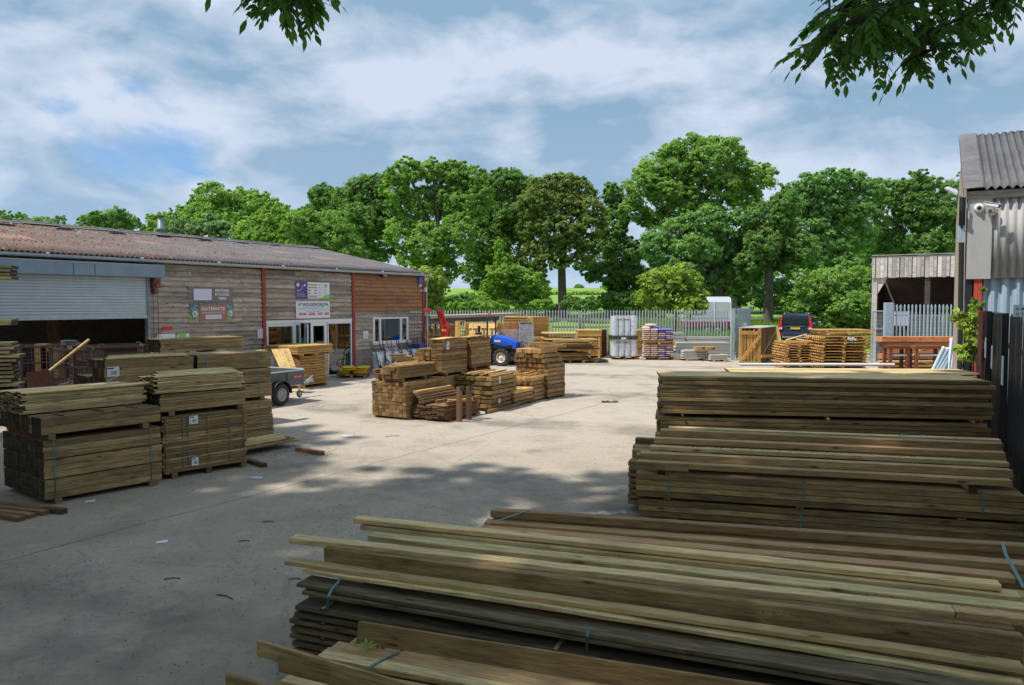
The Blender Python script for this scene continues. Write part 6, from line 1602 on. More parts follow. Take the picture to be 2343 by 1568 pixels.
# ---- slatted panel stacks (picket panels laid flat) ----
def slats(label, px0, px1, ztop, Y, D_, n, seedk, z0=.08, grp='flat picket panels', split=3, m=None):
    a = at(px0, 780, Y); c = at(px1, 780, Y); L_ = c.x-a.x; m = m or M['w_gate']; rr = random.Random(seedk)
    for i in range(n):
        z = z0+(ztop-z0)*i/n; hh = (ztop-z0)/n
        r = thing('picket_hurdle', '%s picket panel up in the %s' % ((nm8+['ninth','tenth','eleventh','twelfth','thirteenth'])[i], label), 'picket panel', (a.x+rr.uniform(-.06,.06), a.y+rr.uniform(-.05,.05), z), R(rr.uniform(-2,2)), grp+' in the '+label)
        for j in range(split): x = L_*(.08+.84*j/(split-1))-.05; b = MB(); b.box(x, x+.1, -.03, D_, 0, hh*.52, rr.random()); b.build('batten', m, r)
        for j in range(9): y = j*D_/9; b = MB(); e = rr.uniform(-.03,.03); b.add([(-.05+e,y,hh*.53),(L_+.05+e,y,hh*.53),(L_+.05+e,y+.09,hh*.53),(-.05+e,y+.09,hh*.53),(-.03+e,y,hh*.53+.024),(L_+.02+e,y,hh*.53+.024),(L_+.02+e,y+.09,hh*.53+.024),(-.03+e,y+.09,hh*.53+.024)], [(0,3,2,1),(4,5,6,7),(0,1,5,4),(1,2,6,5),(2,3,7,6),(3,0,4,7)], rr.random()); b.build('pale', m, r)
slats('left pile of picket panels', 1797, 1864, at(1820, 782, 31).z, 31.0, 1.5, 11, 5, m=M['w_orange'])
slats('right pile of picket panels', 1876, 1990, at(1900, 768, 30.2).z, 30.2, 1.7, 12, 6, m=M['w_orange'])
slats('twisted heap on the right picket pile', 1884, 2000, at(1900, 757, 30.2).z+.06, 30.3, 1.5, 2, 9, z0=at(1900, 768, 30.2).z+.02, m=MT)
for k in range(3):
    a = at(1800+20*k, 780-3*k, 31.2); plank(['left','middle','right'][k]+' loose batten propped on the left picket pile', (a.x, a.y), R([30,-20,5][k]), 1.2, .09, .04, a.z, M['w_beige'], seed=k, seg=2, group='battens on the left picket pile', pitch=R([-10,8,-3][k]))
q = at(1938, 776, 29.9); b = MB(); 
for k in range(6): b.obox((q.x+.05*k, q.y-.05, q.z+.03*math.sin(k*2)), (q.x+.05*k+.06, q.y-.05, q.z+.03*math.sin(k*2+2)), .05, .08)
tag(b.build('plastic_scrap', M['paper']), 'scrap of white plastic caught in the right picket pile', 'scrap')
# ---- red brown post and black fence at right ----
g_ = thing('gate_post', 'red brown square steel post at the start of the black fence', 'gate post', (at(2248.5, 800, 14.2).x, 14.2, 0), R(0)); b = MB(); b.box(-.067,.067,-.067,.067,0,at(2248,713,14.2).z); bevel(b.build('shaft', M['rustred'], g_), .006); b = MB(); b.box(-.03,.03,-.13,-.07,1.87,2.0); bevel(b.build('lock_box', M['paper'], g_), .01); b = MB(); b.tube([(-.01,-.1,1.87),(-.03,-.1,1.72),(-.08,-.09,1.66)], .012, 6); b.build('cable', M['black'], g_)
fp0 = Vector((8.70, 14.15, 0)); fp1 = Vector((5.2, 7.5, 0))
d = Vector((fp1.x-fp0.x, fp1.y-fp0.y)); bf = palisade('black palisade fence running towards the viewer at the right edge', (fp0.x, fp0.y), (fp1.x, fp1.y), 2.52, m='black_shiny', step=.17, rails=(.4, -.45), pm=pale_mesh(2.52, .10))
def fen_x(px):
    k = (px-CX)/F; dx, dy = fp1.x-fp0.x, fp1.y-fp0.y; return (k*fp0.y-fp0.x)/(dx-k*dy)
for f_, w_ in ((.0, .12), (fen_x(2277), .13), (fen_x(2318), .13)):
    b = MB(); x = d.length*f_; b.box(x-w_/2, x+w_/2, -.14, -.06, 0, 2.56); b.build('post', M['black'], bf)
for k, f_ in enumerate((fen_x(2282), fen_x(2300), fen_x(2330))):
    b = MB(); x = d.length*f_; b.box(x-.10, x+.10, -.17, -.16, [1.78,1.70,1.62][k], [2.12,2.05,2.0][k])
    o = b.build('price_board', M['paper']); o.location = bf.location; o.rotation_euler = bf.rotation_euler; tag(o, ['farthest','middle','nearest'][k]+' narrow white tag hanging on the black fence', 'tag', 'white tags on the black fence')
q = at(2331, 712, 9.5); ws = thing('wall_sign', 'white plate with black figures above the black fence at the right edge', 'sign', (q.x+.02, q.y, q.z), R(-10)); b = MB(); b.box(-.085,.25,-.01,.0,-.07,.075); b.build('plate', M['paper'], ws); b = MB(); text_into(b, '2.', -.06, -.02, .015, .05, -.013); b.box(.0,.06,-.013,-.011,.015,.035); text_into(b, 'x 125', -.06, .10, -.05, -.01, -.013); b.build('lettering', M['black'], ws)
# ---- big barn at right ----
BA = R(-28.0); bc = at(2207, 700, 16.5)
bn = thing('corrugated_barn', 'tall barn with grey corrugated upper walls, blue lower sheets and mottled roof', 'barn', (bc.x, bc.y, 0), BA)
eh = at(2207, 440, 16.5).z; u_ = Vector((math.cos(BA), math.sin(BA), 0)); rhb = 6.84; rwb = 3.6
print('barn eave', eh)
zl_ = at(2207, 637, 16.5).z
def corr_wall(name, m, x0, x1, z0, z1, pitch, amp, y=0.0, box=False, parent=bn):
    b = MB(); n = int((x1-x0)/pitch*8); pts = []
    for i in range(n+1):
        x = x0+(x1-x0)*i/n; ph = (x-x0)/pitch
        a = amp*math.sin(2*math.pi*ph) if not box else amp*max(-1, min(1, 2.2*math.sin(2*math.pi*ph)))
        pts.append((x, y+a))
    b.add([(x, yy, z0) for x, yy in pts]+[(x, yy, z1) for x, yy in pts], [(i, i+1, n+2+i, n+1+i) for i in range(n)])
    o = b.build(name, m, parent, smooth=not box); s_ = o.modifiers.new('t','SOLIDIFY'); s_.thickness = .01; return o
corr_wall('upper_cladding', M['asb'], .42, 5.0, zl_, eh-.02, .146, .026, -.03)
b = MB(); b.box(.0,.44,-.07,-.045, zl_-.02, eh-.02); b.build('corner_sheet', M['asb'], bn)
corr_wall('lower_cladding', M['bluesheet'], .33, 5.0, .05, zl_+.05, .22, .035, .07, box=True)
b = MB(); b.box(.15,.30,-.03,.15, 0, zl_-.02); b.build('red_post', M['crane_red'] if False else simple('red_painted_post', (.50,.06,.035), .6), bn)
b = MB(); b.box(.0,.12,-.02,.15, 0, zl_-.02); b.box(.12,5,.16,.18,0,zl_); b.build('inner_wall', M['black'], bn)
b = MB(); b.box(.0,5,.0,.04, zl_, eh); b.build('wall_lining', M['dark_in'], bn)
b = MB(); b.tube([(-.10,-.0,eh-.75),(-.05,-.02,.0)], .05, 8); b.tube([(-.1,0,eh-.1),(-.1,0,eh-.75)], .06, 8); b.build('downpipe', M['black'], bn)
b = MB(); b.box(-.18,-.04,-.05,.06, eh-1.05, eh-.7); b.build('hopper', M['galv_blue'], bn)
b = MB(); b.box(-.02,5,-.10,-.0,eh-.16,eh+.0); b.build('eaves_board', M['w_grey'], bn)
corr_sheet('corrugated_roof', M['roof2'], bn, .22, 5.0, [(-.20,eh+.03),(.9,eh+.03+(rhb-eh)*.29),(.905,eh+.02+(rhb-eh)*.29),(2.1,eh+.03+(rhb-eh)*.605),(2.105,eh+.02+(rhb-eh)*.605),(rwb,rhb)], .146, .032, sub=10)
corr_sheet('corrugated_roof', M['roof2'], bn, .0, 5.0, [(rwb,rhb),(rwb*2,eh)], .165, .03, sub=5)
b = MB()
for k in range(9):
    f0 = k/9; f1 = (k+1)/9-.01; ya, yb = -.2+f0*(rwb+.2), -.2+f1*(rwb+.2); za, zb = eh+.02+(rhb-eh)*f0, eh+.02+(rhb-eh)*f1
    b.add([(-.10,ya,za+.03),(.25,ya,za+.05),(.25,yb,zb+.06),(-.10,yb,zb+.04),(-.10,ya,za-.12),(-.10,yb,zb-.12)], [(0,1,2,3),(4,0,3,5)], random.random())
o = b.build('verge_cap', M['roof2'], bn); o.modifiers.new('t','SOLIDIFY').thickness = .02
b = MB(); b.box(-.02,0.0,.15,rwb*2,0,eh); b.add([(-.02,0,eh),(-.02,rwb*2,eh),(-.02,rwb,rhb-.05)], [(0,1,2)]); b.build('gable_wall', M['w_grey'], bn)
b = MB(); b.box(0,5,rwb*2-.1,rwb*2,0,eh); b.box(4.95,5,.1,rwb*2-.1,0,eh); b.add([(5,0,eh),(5,rwb*2,eh),(5,rwb,rhb-.05)], [(0,1,2)]); b.build('far_wall', M['w_grey'], bn)
b = MB(); xw = 1.98; zw = at(2336, 614, 16.0).z; b.box(xw-.02,xw+.3,-.065,-.06,zw-.12,zw+.12); b.build('red_hatch', M['rustred'], bn)
fx = thing('floodlight', 'white floodlight jutting out from the corner of the tall barn', 'light', at(2194, 448, 16.3), BA)
b = MB(); b.tube([(.1,.1,-.02),(-.02,-.02,0)], .02, 6); b.build('arm', M['galv'], fx); b = MB(); b.prism([(-.28,.16),(-.04,.0),(-.02,.08),(-.2,.19)], .2, lambda a_, c_, h_: (a_, -.1+h_, c_)); bevel(b.build('head', M['white_paint'], fx, fix=True), .015)
fx = thing('security_camera', 'white bullet camera on a bracket under the eave of the tall barn', 'camera', Vector(off((bc.x, bc.y), BA, .44, -.06)+(at(2245, 487, 16.3).z,)), BA)
b = MB(); b.box(-.05,.05,-.03,.0,-.06,.04); b.tube([(0,-.02,0),(0,-.14,.05),(0,-.16,.08)], .018, 8); b.build('bracket', M['white_paint'], fx)
b = MB(); b.tube([(-.13,-.14,.16),(.10,-.26,.09)], .05, 14); b.build('housing', M['white_paint'], fx, smooth=False); b = MB(); b.tube([(.10,-.26,.09),(.105,-.263,.088)], .038, 12); b.build('lens', M['black'], fx); b = MB(); b.obox((-.14,-.15,.215),(.14,-.28,.125), .11, .008); b.build('sun_hood', M['white_paint'], fx)
fx = thing('security_camera', 'round white dome camera beside the bullet camera on the tall barn', 'camera', Vector(off((bc.x, bc.y), BA, .20, -.075)+(at(2234, 476, 16.3).z,)), BA)
b = MB(); b.lathe([(0,-.06),(.05,-.06),(.088,-.04),(.095,0)], (0,0,0), 'y', 24); b.build('ring', M['white_paint'], fx, smooth=True); b = MB(); b.lathe([(0,-.10),(.03,-.095),(.045,-.06)], (0,0,0), 'y', 16); b.build('dome', M['black'], fx, smooth=True)
b = MB(); b.box(.16,.34,-.035,-.003,-.12,-.04); b.build('junction_box', M['w_grey'], fx)
# ---- mesh stillages near the shed mouth ----
def stillage(label, c, th, z, L_=1.5, W_=1.0, H=.9):
    r = thing('mesh_stillage', label, 'stillage', (c[0], c[1], z), th, 'rusty mesh stillages by the shutter')
    for x in (0, L_):
        for y in (0, W_): b = MB(); b.box(x-.03, x+.03, y-.03, y+.03, 0, H); b.box(x-.05,x+.05,y-.05,y+.05,H,H+.03); b.build('corner_post', M['rust'], r)
    for z_ in (.12, H*.55, H-.04):
        b = MB(); b.box(.03, L_-.03, -.02, .01, z_-.02, z_+.02); b.box(.03, L_-.03, W_-.01, W_+.02, z_-.02, z_+.02); b.box(-.02,.01,.03,W_-.03,z_-.02,z_+.02); b.box(L_-.01,L_+.02,.03,W_-.03,z_-.02,z_+.02); b.build('rail', M['rust'], r)
    b = MB()
    for k in range(1, int(L_/.07)): 
        for y in (0, W_): b.tube([(k*.07,y,.12),(k*.07,y,H-.04)], .004, 4, caps=False)
    for k in range(1, int(W_/.07)):
        for x in (0, L_): b.tube([(x,k*.07,.12),(x,k*.07,H-.04)], .004, 4, caps=False)
    for k in range(1, int(H/.08)):
        for y in (0, W_): b.tube([(0,y,.08*k+.1),(L_,y,.08*k+.1)], .004, 4, caps=False)
        for x in (0, L_): b.tube([(x,0,.08*k+.1),(x,W_,.08*k+.1)], .004, 4, caps=False)
    b.build('wire_mesh', M['rust'], r)
    b = MB(); b.box(.03, L_-.03, .03, W_-.03, .08, .12); b.build('base', M['rust'], r); return r
c_ = at(50, 880, 17.5); stillage('rusty mesh stillage at the left of the shutter opening, upper one', (c_.x, c_.y), R(40), .85, 1.3, 1.0, .9); stillage('lower rusty stillage carrying the left mesh stillage', (c_.x, c_.y), R(40), .0, 1.3, 1.0, .8)
c_ = at(118, 880, 16.6); stillage('nearest rusty mesh stillage, with a pale pole across it', (c_.x, c_.y), R(14), .82, .75, 1.0, .92); stillage('lower rusty stillage below the pole', (c_.x, c_.y), R(14), .0, .75, 1.0, .8)
c_ = at(172, 880, 16.9); stillage('right hand rusty mesh stillage by the shed wall', (c_.x, c_.y), R(38), .85, 1.5, .9, .9); stillage('lower rusty stillage under the right hand one', (c_.x, c_.y), R(38), .0, 1.5, .9, .8)
b = MB(); b.tube([at(96, 862, 16.1), at(204, 777, 16.4)], .026, 8); tag(b.build('pole', M['w_beige']), 'pale round pole leaning across the mesh stillages', 'pole')
q = at(110, 868, 15.8); b = MB(); b.obox(at(62, 872, 15.6), at(115, 866, 15.9), .03, .35, up=(0,0,1)); tag(b.build('sheet', M['rustred']), 'red brown metal sheet below the nearest stillage', 'sheet')
q = at(157, 781, 18.4); b = MB(); b.lathe([(0,0),(.16,0),(.17,.18),(.0,.19)], (q.x, q.y, q.z-.16), n=18); tag(b.build('bucket', M['strapdark']), 'blue green tub standing behind the stillages', 'tub')
for k in range(3):
    q = at(100+14*k, 830, 18.2); b = MB(); b.box(-.15,.12,-.1,.1,.9,1.75-.08*k); o = b.build('timber_offcut', M['w_mid']); o.location = (q.x, q.y, 0); tag(o, ['left','middle','right'][k]+' upright timber offcut inside the mesh stillages', 'offcut', 'offcuts in the stillages')
# ---- horse trailer, hut, tarp beyond the fence ----
hY = 50.0; a = at(1600, 700, hY); hz = terr(a.x, hY); W_ = at(1671, 700, hY).x-a.x; ztop = at(1640, 679, hY).z; zm = at(1640, 736, hY).z
ht = thing('horse_trailer', 'horse trailer with silver rounded roof and maroon lower body beyond the fence', 'trailer', (a.x, hY, hz), R(-4))
sec = [(0, zm-hz), (0, ztop-hz-.35), (.18, ztop-hz-.08), (.6, ztop-hz), (1.3, ztop-hz), (1.72, ztop-hz-.08), (1.9, ztop-hz-.35), (1.9, zm-hz)]
b = MB(); n = len(sec)
b.add([(-.9, y, z) for y, z in sec]+[(W_, y, z) for y, z in sec], [(i, i+1, n+i+1, n+i) for i in range(n-1)]+[tuple(range(n)), tuple(range(2*n-1, n-1, -1))]); b.build('roof', M['alu'], ht, fix=True)
b = MB(); b.box(-.9, W_, 0, 1.9, .45, zm-hz); b.build('body', M['maroon'], ht)
for x in (W_*.48, W_-.02): b = MB(); b.box(x-.02, x+.03, -.03, 1.93, .45, ztop-hz-.3); b.build('rib', M['white_paint'], ht)
for x in (.5, 1.1): wheel(ht, (x, .0, .32), .32, .2, .18, M['rim'])
a = at(1683, 700, 63); hz = terr(a.x, 63); ht = thing('field_hut', 'small hut with pale blue roof beside the horse trailer', 'hut', (a.x, 63, hz), R(10))
b = MB(); zt_ = at(1683, 677, 63).z-hz; b.box(-.45,.5,0,1,0,zt_); b.build('wall', M['w_grey'], ht); b = MB(); b.obox((-.6,.5,zt_+.25),(.6,.5,zt_+.05), 1.4,.05); b.build('roof', M['galv_blue'], ht); b = MB(); b.box(.1,.4,-.02,0,.6,1.1); b.build('window', M['black'], ht)
a = at(1270, 705, 62); hz = terr(a.x, 62); ht = thing('dark_tent', 'low dark covered shelter by the trunk of the russet tree', 'shelter', (a.x, 62, hz), 0)
b = MB(); b.prism([(-.9,0),(.9,0),(.85,.5),(.3,.85),(-.5,.85),(-.85,.45)], 1.6, lambda a_, c_, h_: (a_, h_, c_)); b.build('cover', M['stone'], ht, fix=True)
# ---- post and rail fence by the car, pergola ----
def railfence(label, pts, H=1.1, m=M['w_white'], sp=2.0):
    p0 = Vector(pts[0]); p1 = Vector(pts[1]); L_ = (p1-p0).length; th = math.atan2(p1.y-p0.y, p1.x-p0.x)
    r = thing('post_and_rail_fence', label, 'fence', (p0.x, p0.y, terr(p0.x, p0.y)), th); n = int(L_/sp)
    zf = lambda x: terr(p0.x+math.cos(th)*x, p0.y+math.sin(th)*x)-terr(p0.x, p0.y)
    for i in range(n+1): x = i*sp; z = zf(x); b = MB(); b.box(x-.05,x+.05,-.05,.05,z-.1,z+H+.1); b.build('post', m, r)
    for hh in (.45, H-.1): b = MB(); [b.obox((i*sp, -.07, zf(i*sp)+hh), ((i+1)*sp, -.07, zf((i+1)*sp)+hh), .03, .10) for i in range(n)]; b.build('rail', m, r)
a = at(1716, 725, 55); c = at(1840, 725, 55); railfence('pale post and rail fence in the grass left of the parked car', ((a.x-.5, 55, 0), (c.x+1, 55.5, 0)))
a = at(1260, 725, 52); c = at(1420, 725, 52); railfence('weathered field rail fence seen through the palisade', ((a.x, 50, 0), (c.x+1, 50, 0)), 1.0, M['w_grey'])
a = at(1137, 700, 50); c = at(1208, 700, 50); hz = terr(a.x, 50)
pg = thing('pergola', 'weathered wooden pergola frame in the greenery behind the fence', 'pergola', (a.x, 50, hz)); W_ = c.x-a.x; zt_ = at(1137, 648, 50).z-hz
for x in (.25, W_-.2): b = MB(); b.box(x-.06,x+.06,-.06,.06,0,zt_-.15); b.build('post', M['w_white'], pg)
b = MB(); b.box(-.1, W_+.1, -.08, .08, zt_-.15, zt_); b.build('beam', M['w_white'], pg)
for k in range(6): b = MB(); x = W_*k/5; b.box(x-.03,x+.03,-.45,.45,zt_+.001,zt_+.09); b.build('cross_bar', M['w_white'], pg)
# ---- parked car ----
cY = 45.0; a = at(1820, 700, cY); cz = terr(a.x, cY+1)+.05
car = thing('parked_car', 'dark blue estate car parked on the grass, seen from behind with red lamps', 'car', (a.x, cY, cz), R(-27))
def csec(y, pts): return [(x, y, z) for x, z in pts]+[(-x, y, z) for x, z in reversed(pts)]
def cl(name, secs, m, caps=True, smooth=True):
    b = MB(); n = len(secs[0]); vs = [v for s_ in secs for v in s_]
    fs = [(i*n+j, i*n+(j+1) % n, (i+1)*n+(j+1) % n, (i+1)*n+j) for i in range(len(secs)-1) for j in range(n)]
    if caps: fs += [tuple(range(n)), tuple((len(secs)-1)*n+j for j in range(n-1, -1, -1))]
    b.add(vs, fs); o = b.build(name, m, car, fix=True, smooth=smooth); o.modifiers.new('e','EDGE_SPLIT').split_angle = R(35); return o
lower = lambda y, s=1, zt_=1.08: csec(y, [(.80*s,.30),(.93*s,.40),(.95*s,.70),(.93*s,.95),(.88*s,zt_)])
cl('body', [lower(0,.97), lower(.12,1), lower(1.2,1), lower(3.2,1), lower(4.2,.97,.98), lower(4.7,.88,.85)], M['carblue'])
cab = lambda y, s, zt_: csec(y, [(.88,1.08),(.80*s,1.45*zt_/1.74),(.72*s,zt_-.06),(.55*s,zt_)])
cl('cabin', [cab(.06,1.0,1.62) if False else csec(.06,[(.88,1.08),(.82,1.35),(.76,1.6),(.55,1.66)]), csec(.30,[(.88,1.08),(.82,1.35),(.75,1.68),(.55,1.74)]), csec(1.8,[(.88,1.08),(.82,1.35),(.75,1.69),(.55,1.76)]), csec(2.9,[(.88,1.08),(.80,1.35),(.70,1.58),(.5,1.62)]), csec(3.6,[(.86,1.06),(.8,1.08),(.7,1.09),(.5,1.1)])], M['carblue'])
b = MB(); b.add([(-.70,.03,1.14),(.70,.03,1.14),(.62,.105,1.56),(-.62,.105,1.56)], [(0,1,2,3)]); o = b.build('rear_window', M['carglass'], car); s_ = o.modifiers.new('t','SOLIDIFY'); s_.thickness = .03; s_.offset = 1
for sx in (-1, 1):
    b = MB(); b.prism([(.80,1.60),(.72,1.60),(.76,1.16),(.70,.98),(.70,.82),(.90,.80),(.93,.98),(.90,1.14)], .10, lambda a_, c_, h_: (sx*a_, -.045+h_+(.07 if c_ > 1.3 else 0), c_)); l_ = b.build('tail_light', M['lampred'], car, fix=True)
    b = MB(); b.box(*sorted((sx*.74, sx*.88)), -.052, -.046, .86, .96); b.build('reverse_lamp', M['paper'], l_)
    b = MB(); b.box(*sorted((sx*.62, sx*.88)), -.075, -.071, .50, .56); b.build('reflector', M['lampred'], car)
    b = MB(); b.tube([(sx*.66,.35,1.80),(sx*.66,2.6,1.80)], .022, 6); b.tube([(sx*.66,.4,1.80),(sx*.66,.3,1.72)], .03, 6); b.build('roof_rail', M['chrome'], car)
    b = MB(); b.box(*sorted((sx*.93, sx*1.12)), 2.75, 2.85, 1.12, 1.28); bevel(b.build('mirror', M['chrome'], car), .03)
    b = MB(); b.add([(sx*.895,.5,1.12),(sx*.885,2.9,1.12),(sx*.765,2.5,1.58),(sx*.775,.7,1.60)], [(0,1,2,3)]); o = b.build('side_window', M['carglass'], car); o.modifiers.new('t','SOLIDIFY').thickness = .02
    for yy in (.95, 3.75): wheel(car, (sx*.84, yy, .34), .35, .22, .22, M['rim'], axis='x', side=sx)
b = MB(); b.box(-.90,.90,-.07,.10,.36,.66); bevel(b.build('bumper', M['carblue'], car), .03); b = MB(); b.box(-.72,.72,-.085,-.0,.34,.43); bevel(b.build('lower_bumper', M['steel_grey'], car), .02)
b = MB(); b.box(-.26,.26,-.045,-.035,.86,.97); b.build('number_plate', M['plate'], car); b = MB(); b.box(-.5,.5,-.04,-.02,1.02,1.045); b.build('trim_strip', M['chrome'], car)
b = MB(); b.obox((-.05,-.0,1.13),(-.55,-.0,1.17), .02,.02); b.build('wiper', M['black'], car); b = MB(); b.box(-.2,.2,.12,.16,1.61,1.64); b.build('brake_lamp', M['lampred'], car)
# ================= VEGETATION =================
def leafcloud(name, m, parent, lobes, n, size, seed, flat=.55, aspect=.6, off3=(0,0,0), shell=.62, sub=9):
    """lobes: (x,y,z,rx,ry,rz) -> many small leaf-spray faces gathered in sprigs over the lobes"""
    rs = np.random.RandomState(seed); lob = np.array(lobes, float)
    vol = (lob[:,3]*lob[:,4]+lob[:,3]*lob[:,5])**1.0; pr = vol/vol.sum()
    # sprigs: sub-clusters near the lobe surface
    ns = max(12, int(n/48)); li = rs.choice(len(lob), ns, p=pr)
    d = rs.normal(size=(ns,3)); d[:,2] = d[:,2]*.9+.18; d /= np.linalg.norm(d, axis=1)[:,None]
    rad = shell+(1.16-shell)*rs.rand(ns)**.7
    sc_ = lob[li,:3]+d*lob[li,3:6]*rad[:,None]
    srad = np.minimum(lob[li,3:6].min(axis=1)*.30, .62)*(.4+1.0*rs.rand(ns))
    k = rs.randint(0, ns, n)
    e = rs.normal(size=(n,3)); e /= np.linalg.norm(e, axis=1)[:,None]
    c = sc_[k]+e*(srad[k]*rs.rand(n)**.45)[:,None]*np.array([1.15,1.15,.72])
    nrm = e*.55+d[k]*.6+rs.normal(size=(n,3))*.55; nrm[:,2] += .35; nrm /= np.linalg.norm(nrm, axis=1)[:,None]
    t = np.cross(nrm, rs.normal(size=(n,3))); t /= np.linalg.norm(t, axis=1)[:,None]; bt_ = np.cross(nrm, t)
    s = size*(.45+1.25*rs.rand(n)**1.8)[:,None]
    v = np.empty((n,4,3)); v[:,0] = c-t*s; v[:,1] = c-bt_*s*aspect+nrm*s*.12; v[:,2] = c+t*s; v[:,3] = c+bt_*s*aspect+nrm*s*.12
    v = v.reshape(-1,3)-np.array(off3)
    me = bpy.data.meshes.new(name); me.vertices.add(4*n); me.vertices.foreach_set('co', v.ravel())
    me.loops.add(4*n); me.loops.foreach_set('vertex_index', np.arange(4*n, dtype=np.int32))
    me.polygons.add(n); me.polygons.foreach_set('loop_start', np.arange(0, 4*n, 4, dtype=np.int32))
    me.update(calc_edges=True)
    tint = np.clip(rs.rand(ns)[k]*.7+rs.rand(n)*.3, 0, 1)
    a = me.attributes.new('rnd', 'FLOAT', 'FACE'); a.data.foreach_set('value', tint.astype(np.float32))
    me.materials.append(m); o = bpy.data.objects.new(name, me); COL.objects.link(o)
    if parent is not None: o.parent = parent
    return o
def branchy(mb, p0, p1, r0, r1, rr, sag=0.0, n=6):
    p0 = Vector(p0); p1 = Vector(p1); pts = []; rs_ = []
    side = Vector((rr.uniform(-1,1), rr.uniform(-1,1), rr.uniform(-.4,.4)))*(p1-p0).length*.09
    for i in range(n+1):
        u = i/n; pts.append(p0.lerp(p1, u)+side*math.sin(u*math.pi)+Vector((0,0,(p1-p0).length*.12*math.sin(u*math.pi)))); rs_.append(r0+(r1-r0)*u)
    mb.tube(pts, rs_, 7); return pts
def tree(label, px, Y, lobes_px, m, n=26000, size=.17, seed=1, trunk=None, depth=.8, group='trees beyond the yard', name='tree', cat='tree', flare=.35, rtr=.3, shell=.62, inner=None):
    """lobes_px: (x, y, rx, ry) in photo pixels at distance Y; trunk: (x base px, base y px or None)"""
    rr = random.Random(seed); base = at(px, 700, Y); bz = terr(base.x, Y)
    r = thing(name, label, cat, (base.x, Y, bz), 0, group); s = Y/F
    L_ = []
    for (x, y, rx, ry) in lobes_px:
        p = at(x, y, Y); k = rr.uniform(-1, 1)*depth*rx*s*.9
        L_.append((p.x-base.x, k, p.z-bz, rx*s, (rx+ry)/2*s*.9, ry*s))
    # smaller bulges on the big ones make the outline uneven
    ext = []
    for (x, y, z, a, b_, c) in L_:
        for q in range(7):
            t = rr.uniform(0, 2*math.pi); u = rr.uniform(-.5, 1.0); w = math.sqrt(max(0, 1-u*u))
            f = rr.uniform(.16, .40); g_ = rr.uniform(.80, 1.06); ext.append((x+a*w*math.cos(t)*g_, y+b_*w*math.sin(t)*g_, z+c*u*g_, a*f, b_*f, c*f))
    L0 = L_; L_ = [(x, y, z, a*.88, b_*.88, c*.88) for x, y, z, a, b_, c in L_]
    leafcloud('crown', m, r, L_+ext, int(n*2.1), size*.60, seed, shell=shell, sub=9)
    b = MB(); tx = 0.0; ztop = max(l[2] for l in L_)
    zl = min(l[2]-l[5]*.3 for l in L_)
    top = Vector((rr.uniform(-.4,.4), 0, zl+(ztop-zl)*.45)); mid = Vector((rr.uniform(-.2,.2), 0, max(zl, .6)))
    b.tube([(0,0,-.3),(0,0,.15),(mid.x*.5,0,mid.z*.5),tuple(mid),tuple(top)], [rtr*1.5,rtr*1.12,rtr,rtr*.9,rtr*.45], 10)
    for (x, y, z, a, b_, c) in sorted(L_, key=lambda q: -q[3])[:14]:
        u = rr.uniform(.0, .8); st_ = mid.lerp(top, u); e = Vector((x, y, z))
        pts = branchy(b, st_, e, rtr*.42, rtr*.1, rr)
        for q in range(3):
            e2 = e+Vector((rr.uniform(-1,1)*a, rr.uniform(-1,1)*b_, rr.uniform(-.3,.9)*c)); branchy(b, pts[3+q % 3], e2, rtr*.14, rtr*.04, rr, n=4)
    b.build('trunk', M['bark'], r, smooth=True); return r
def auto(x0, y0, x1, y1, n, seed, r=(.2,.32), top=1.0):
    rr = random.Random(seed); cx, cy = (x0+x1)/2, (y0+y1)/2; W, H = (x1-x0)/2, (y1-y0)/2; out = []
    for i in range(n):
        a = 2*math.pi*i/n+rr.uniform(-.25,.25); f = rr.uniform(.58,.72) if i % 3 else rr.uniform(.1,.45)
        q = rr.uniform(*r); rx = q*W*1.25; ry = q*H*1.15
        out.append((cx+W*f*math.cos(a), cy+H*f*math.sin(a), rx, ry))
    out.append((cx, cy, W*.5, H*.45)); return out
LF = {k: M['lf_'+k] for k in ('mid','dark','blue','light','yel','rust','sil')}
# far left low trees
tree('low distant trees above the left end of the shed roof', 40, 95, auto(-60,483,70,560,7,1)+[(95,520,50,24),(30,508,40,22)], LF['blue'], 9000, .2, 11, group='distant trees above the shed')
tree('feathery pale distant tree above the shed roof, left', 140, 90, auto(85,496,190,570,7,2), LF['sil'], 7000, .18, 12, group='distant trees above the shed', shell=.4)
tree('compact dark round tree above the shed roof', 255, 75, [(225,520,38,30),(262,512,40,34),(298,522,32,24),(250,540,60,22)], LF['dark'], 12000, .17, 13, group='distant trees above the shed')
tree('thin crowned tree left of the flue', 380, 66, [(372,510,30,28),(405,498,30,26),(352,530,22,16),(420,520,24,30)], LF['mid'], 7000, .16, 14, group='distant trees above the shed', shell=.3)
tree('broad green tree behind the flue', 515, 68, [(455,485,42,34),(500,458,44,34),(555,462,42,34),(600,480,40,32),(630,500,26,24),(500,505,66,34),(580,510,50,30),(440,510,30,26)], LF['mid'], 26000, .17, 15)
tree('pale poplar like tree close behind the shed ridge', 455, 50, [(375,535,20,22),(412,524,22,26),(440,530,20,26),(475,518,22,28),(505,530,24,26),(535,532,22,22),(560,540,22,16)], LF['sil'], 16000, .12, 16, group='bushy trees behind the shed')
tree('yellow green maple behind the shed ridge', 660, 48, [(585,530,42,38),(625,500,40,38),(650,520,54,46),(600,548,60,24)], LF['light'], 24000, .12, 17, group='bushy trees behind the shed')
tree('bushy bright tree behind the right half of the shed ridge', 740, 46, [(700,520,50,36),(740,512,46,34),(770,545,44,36),(800,570,36,30),(720,560,60,30),(825,590,24,20)], LF['mid'], 24000, .12, 18, group='bushy trees behind the shed')
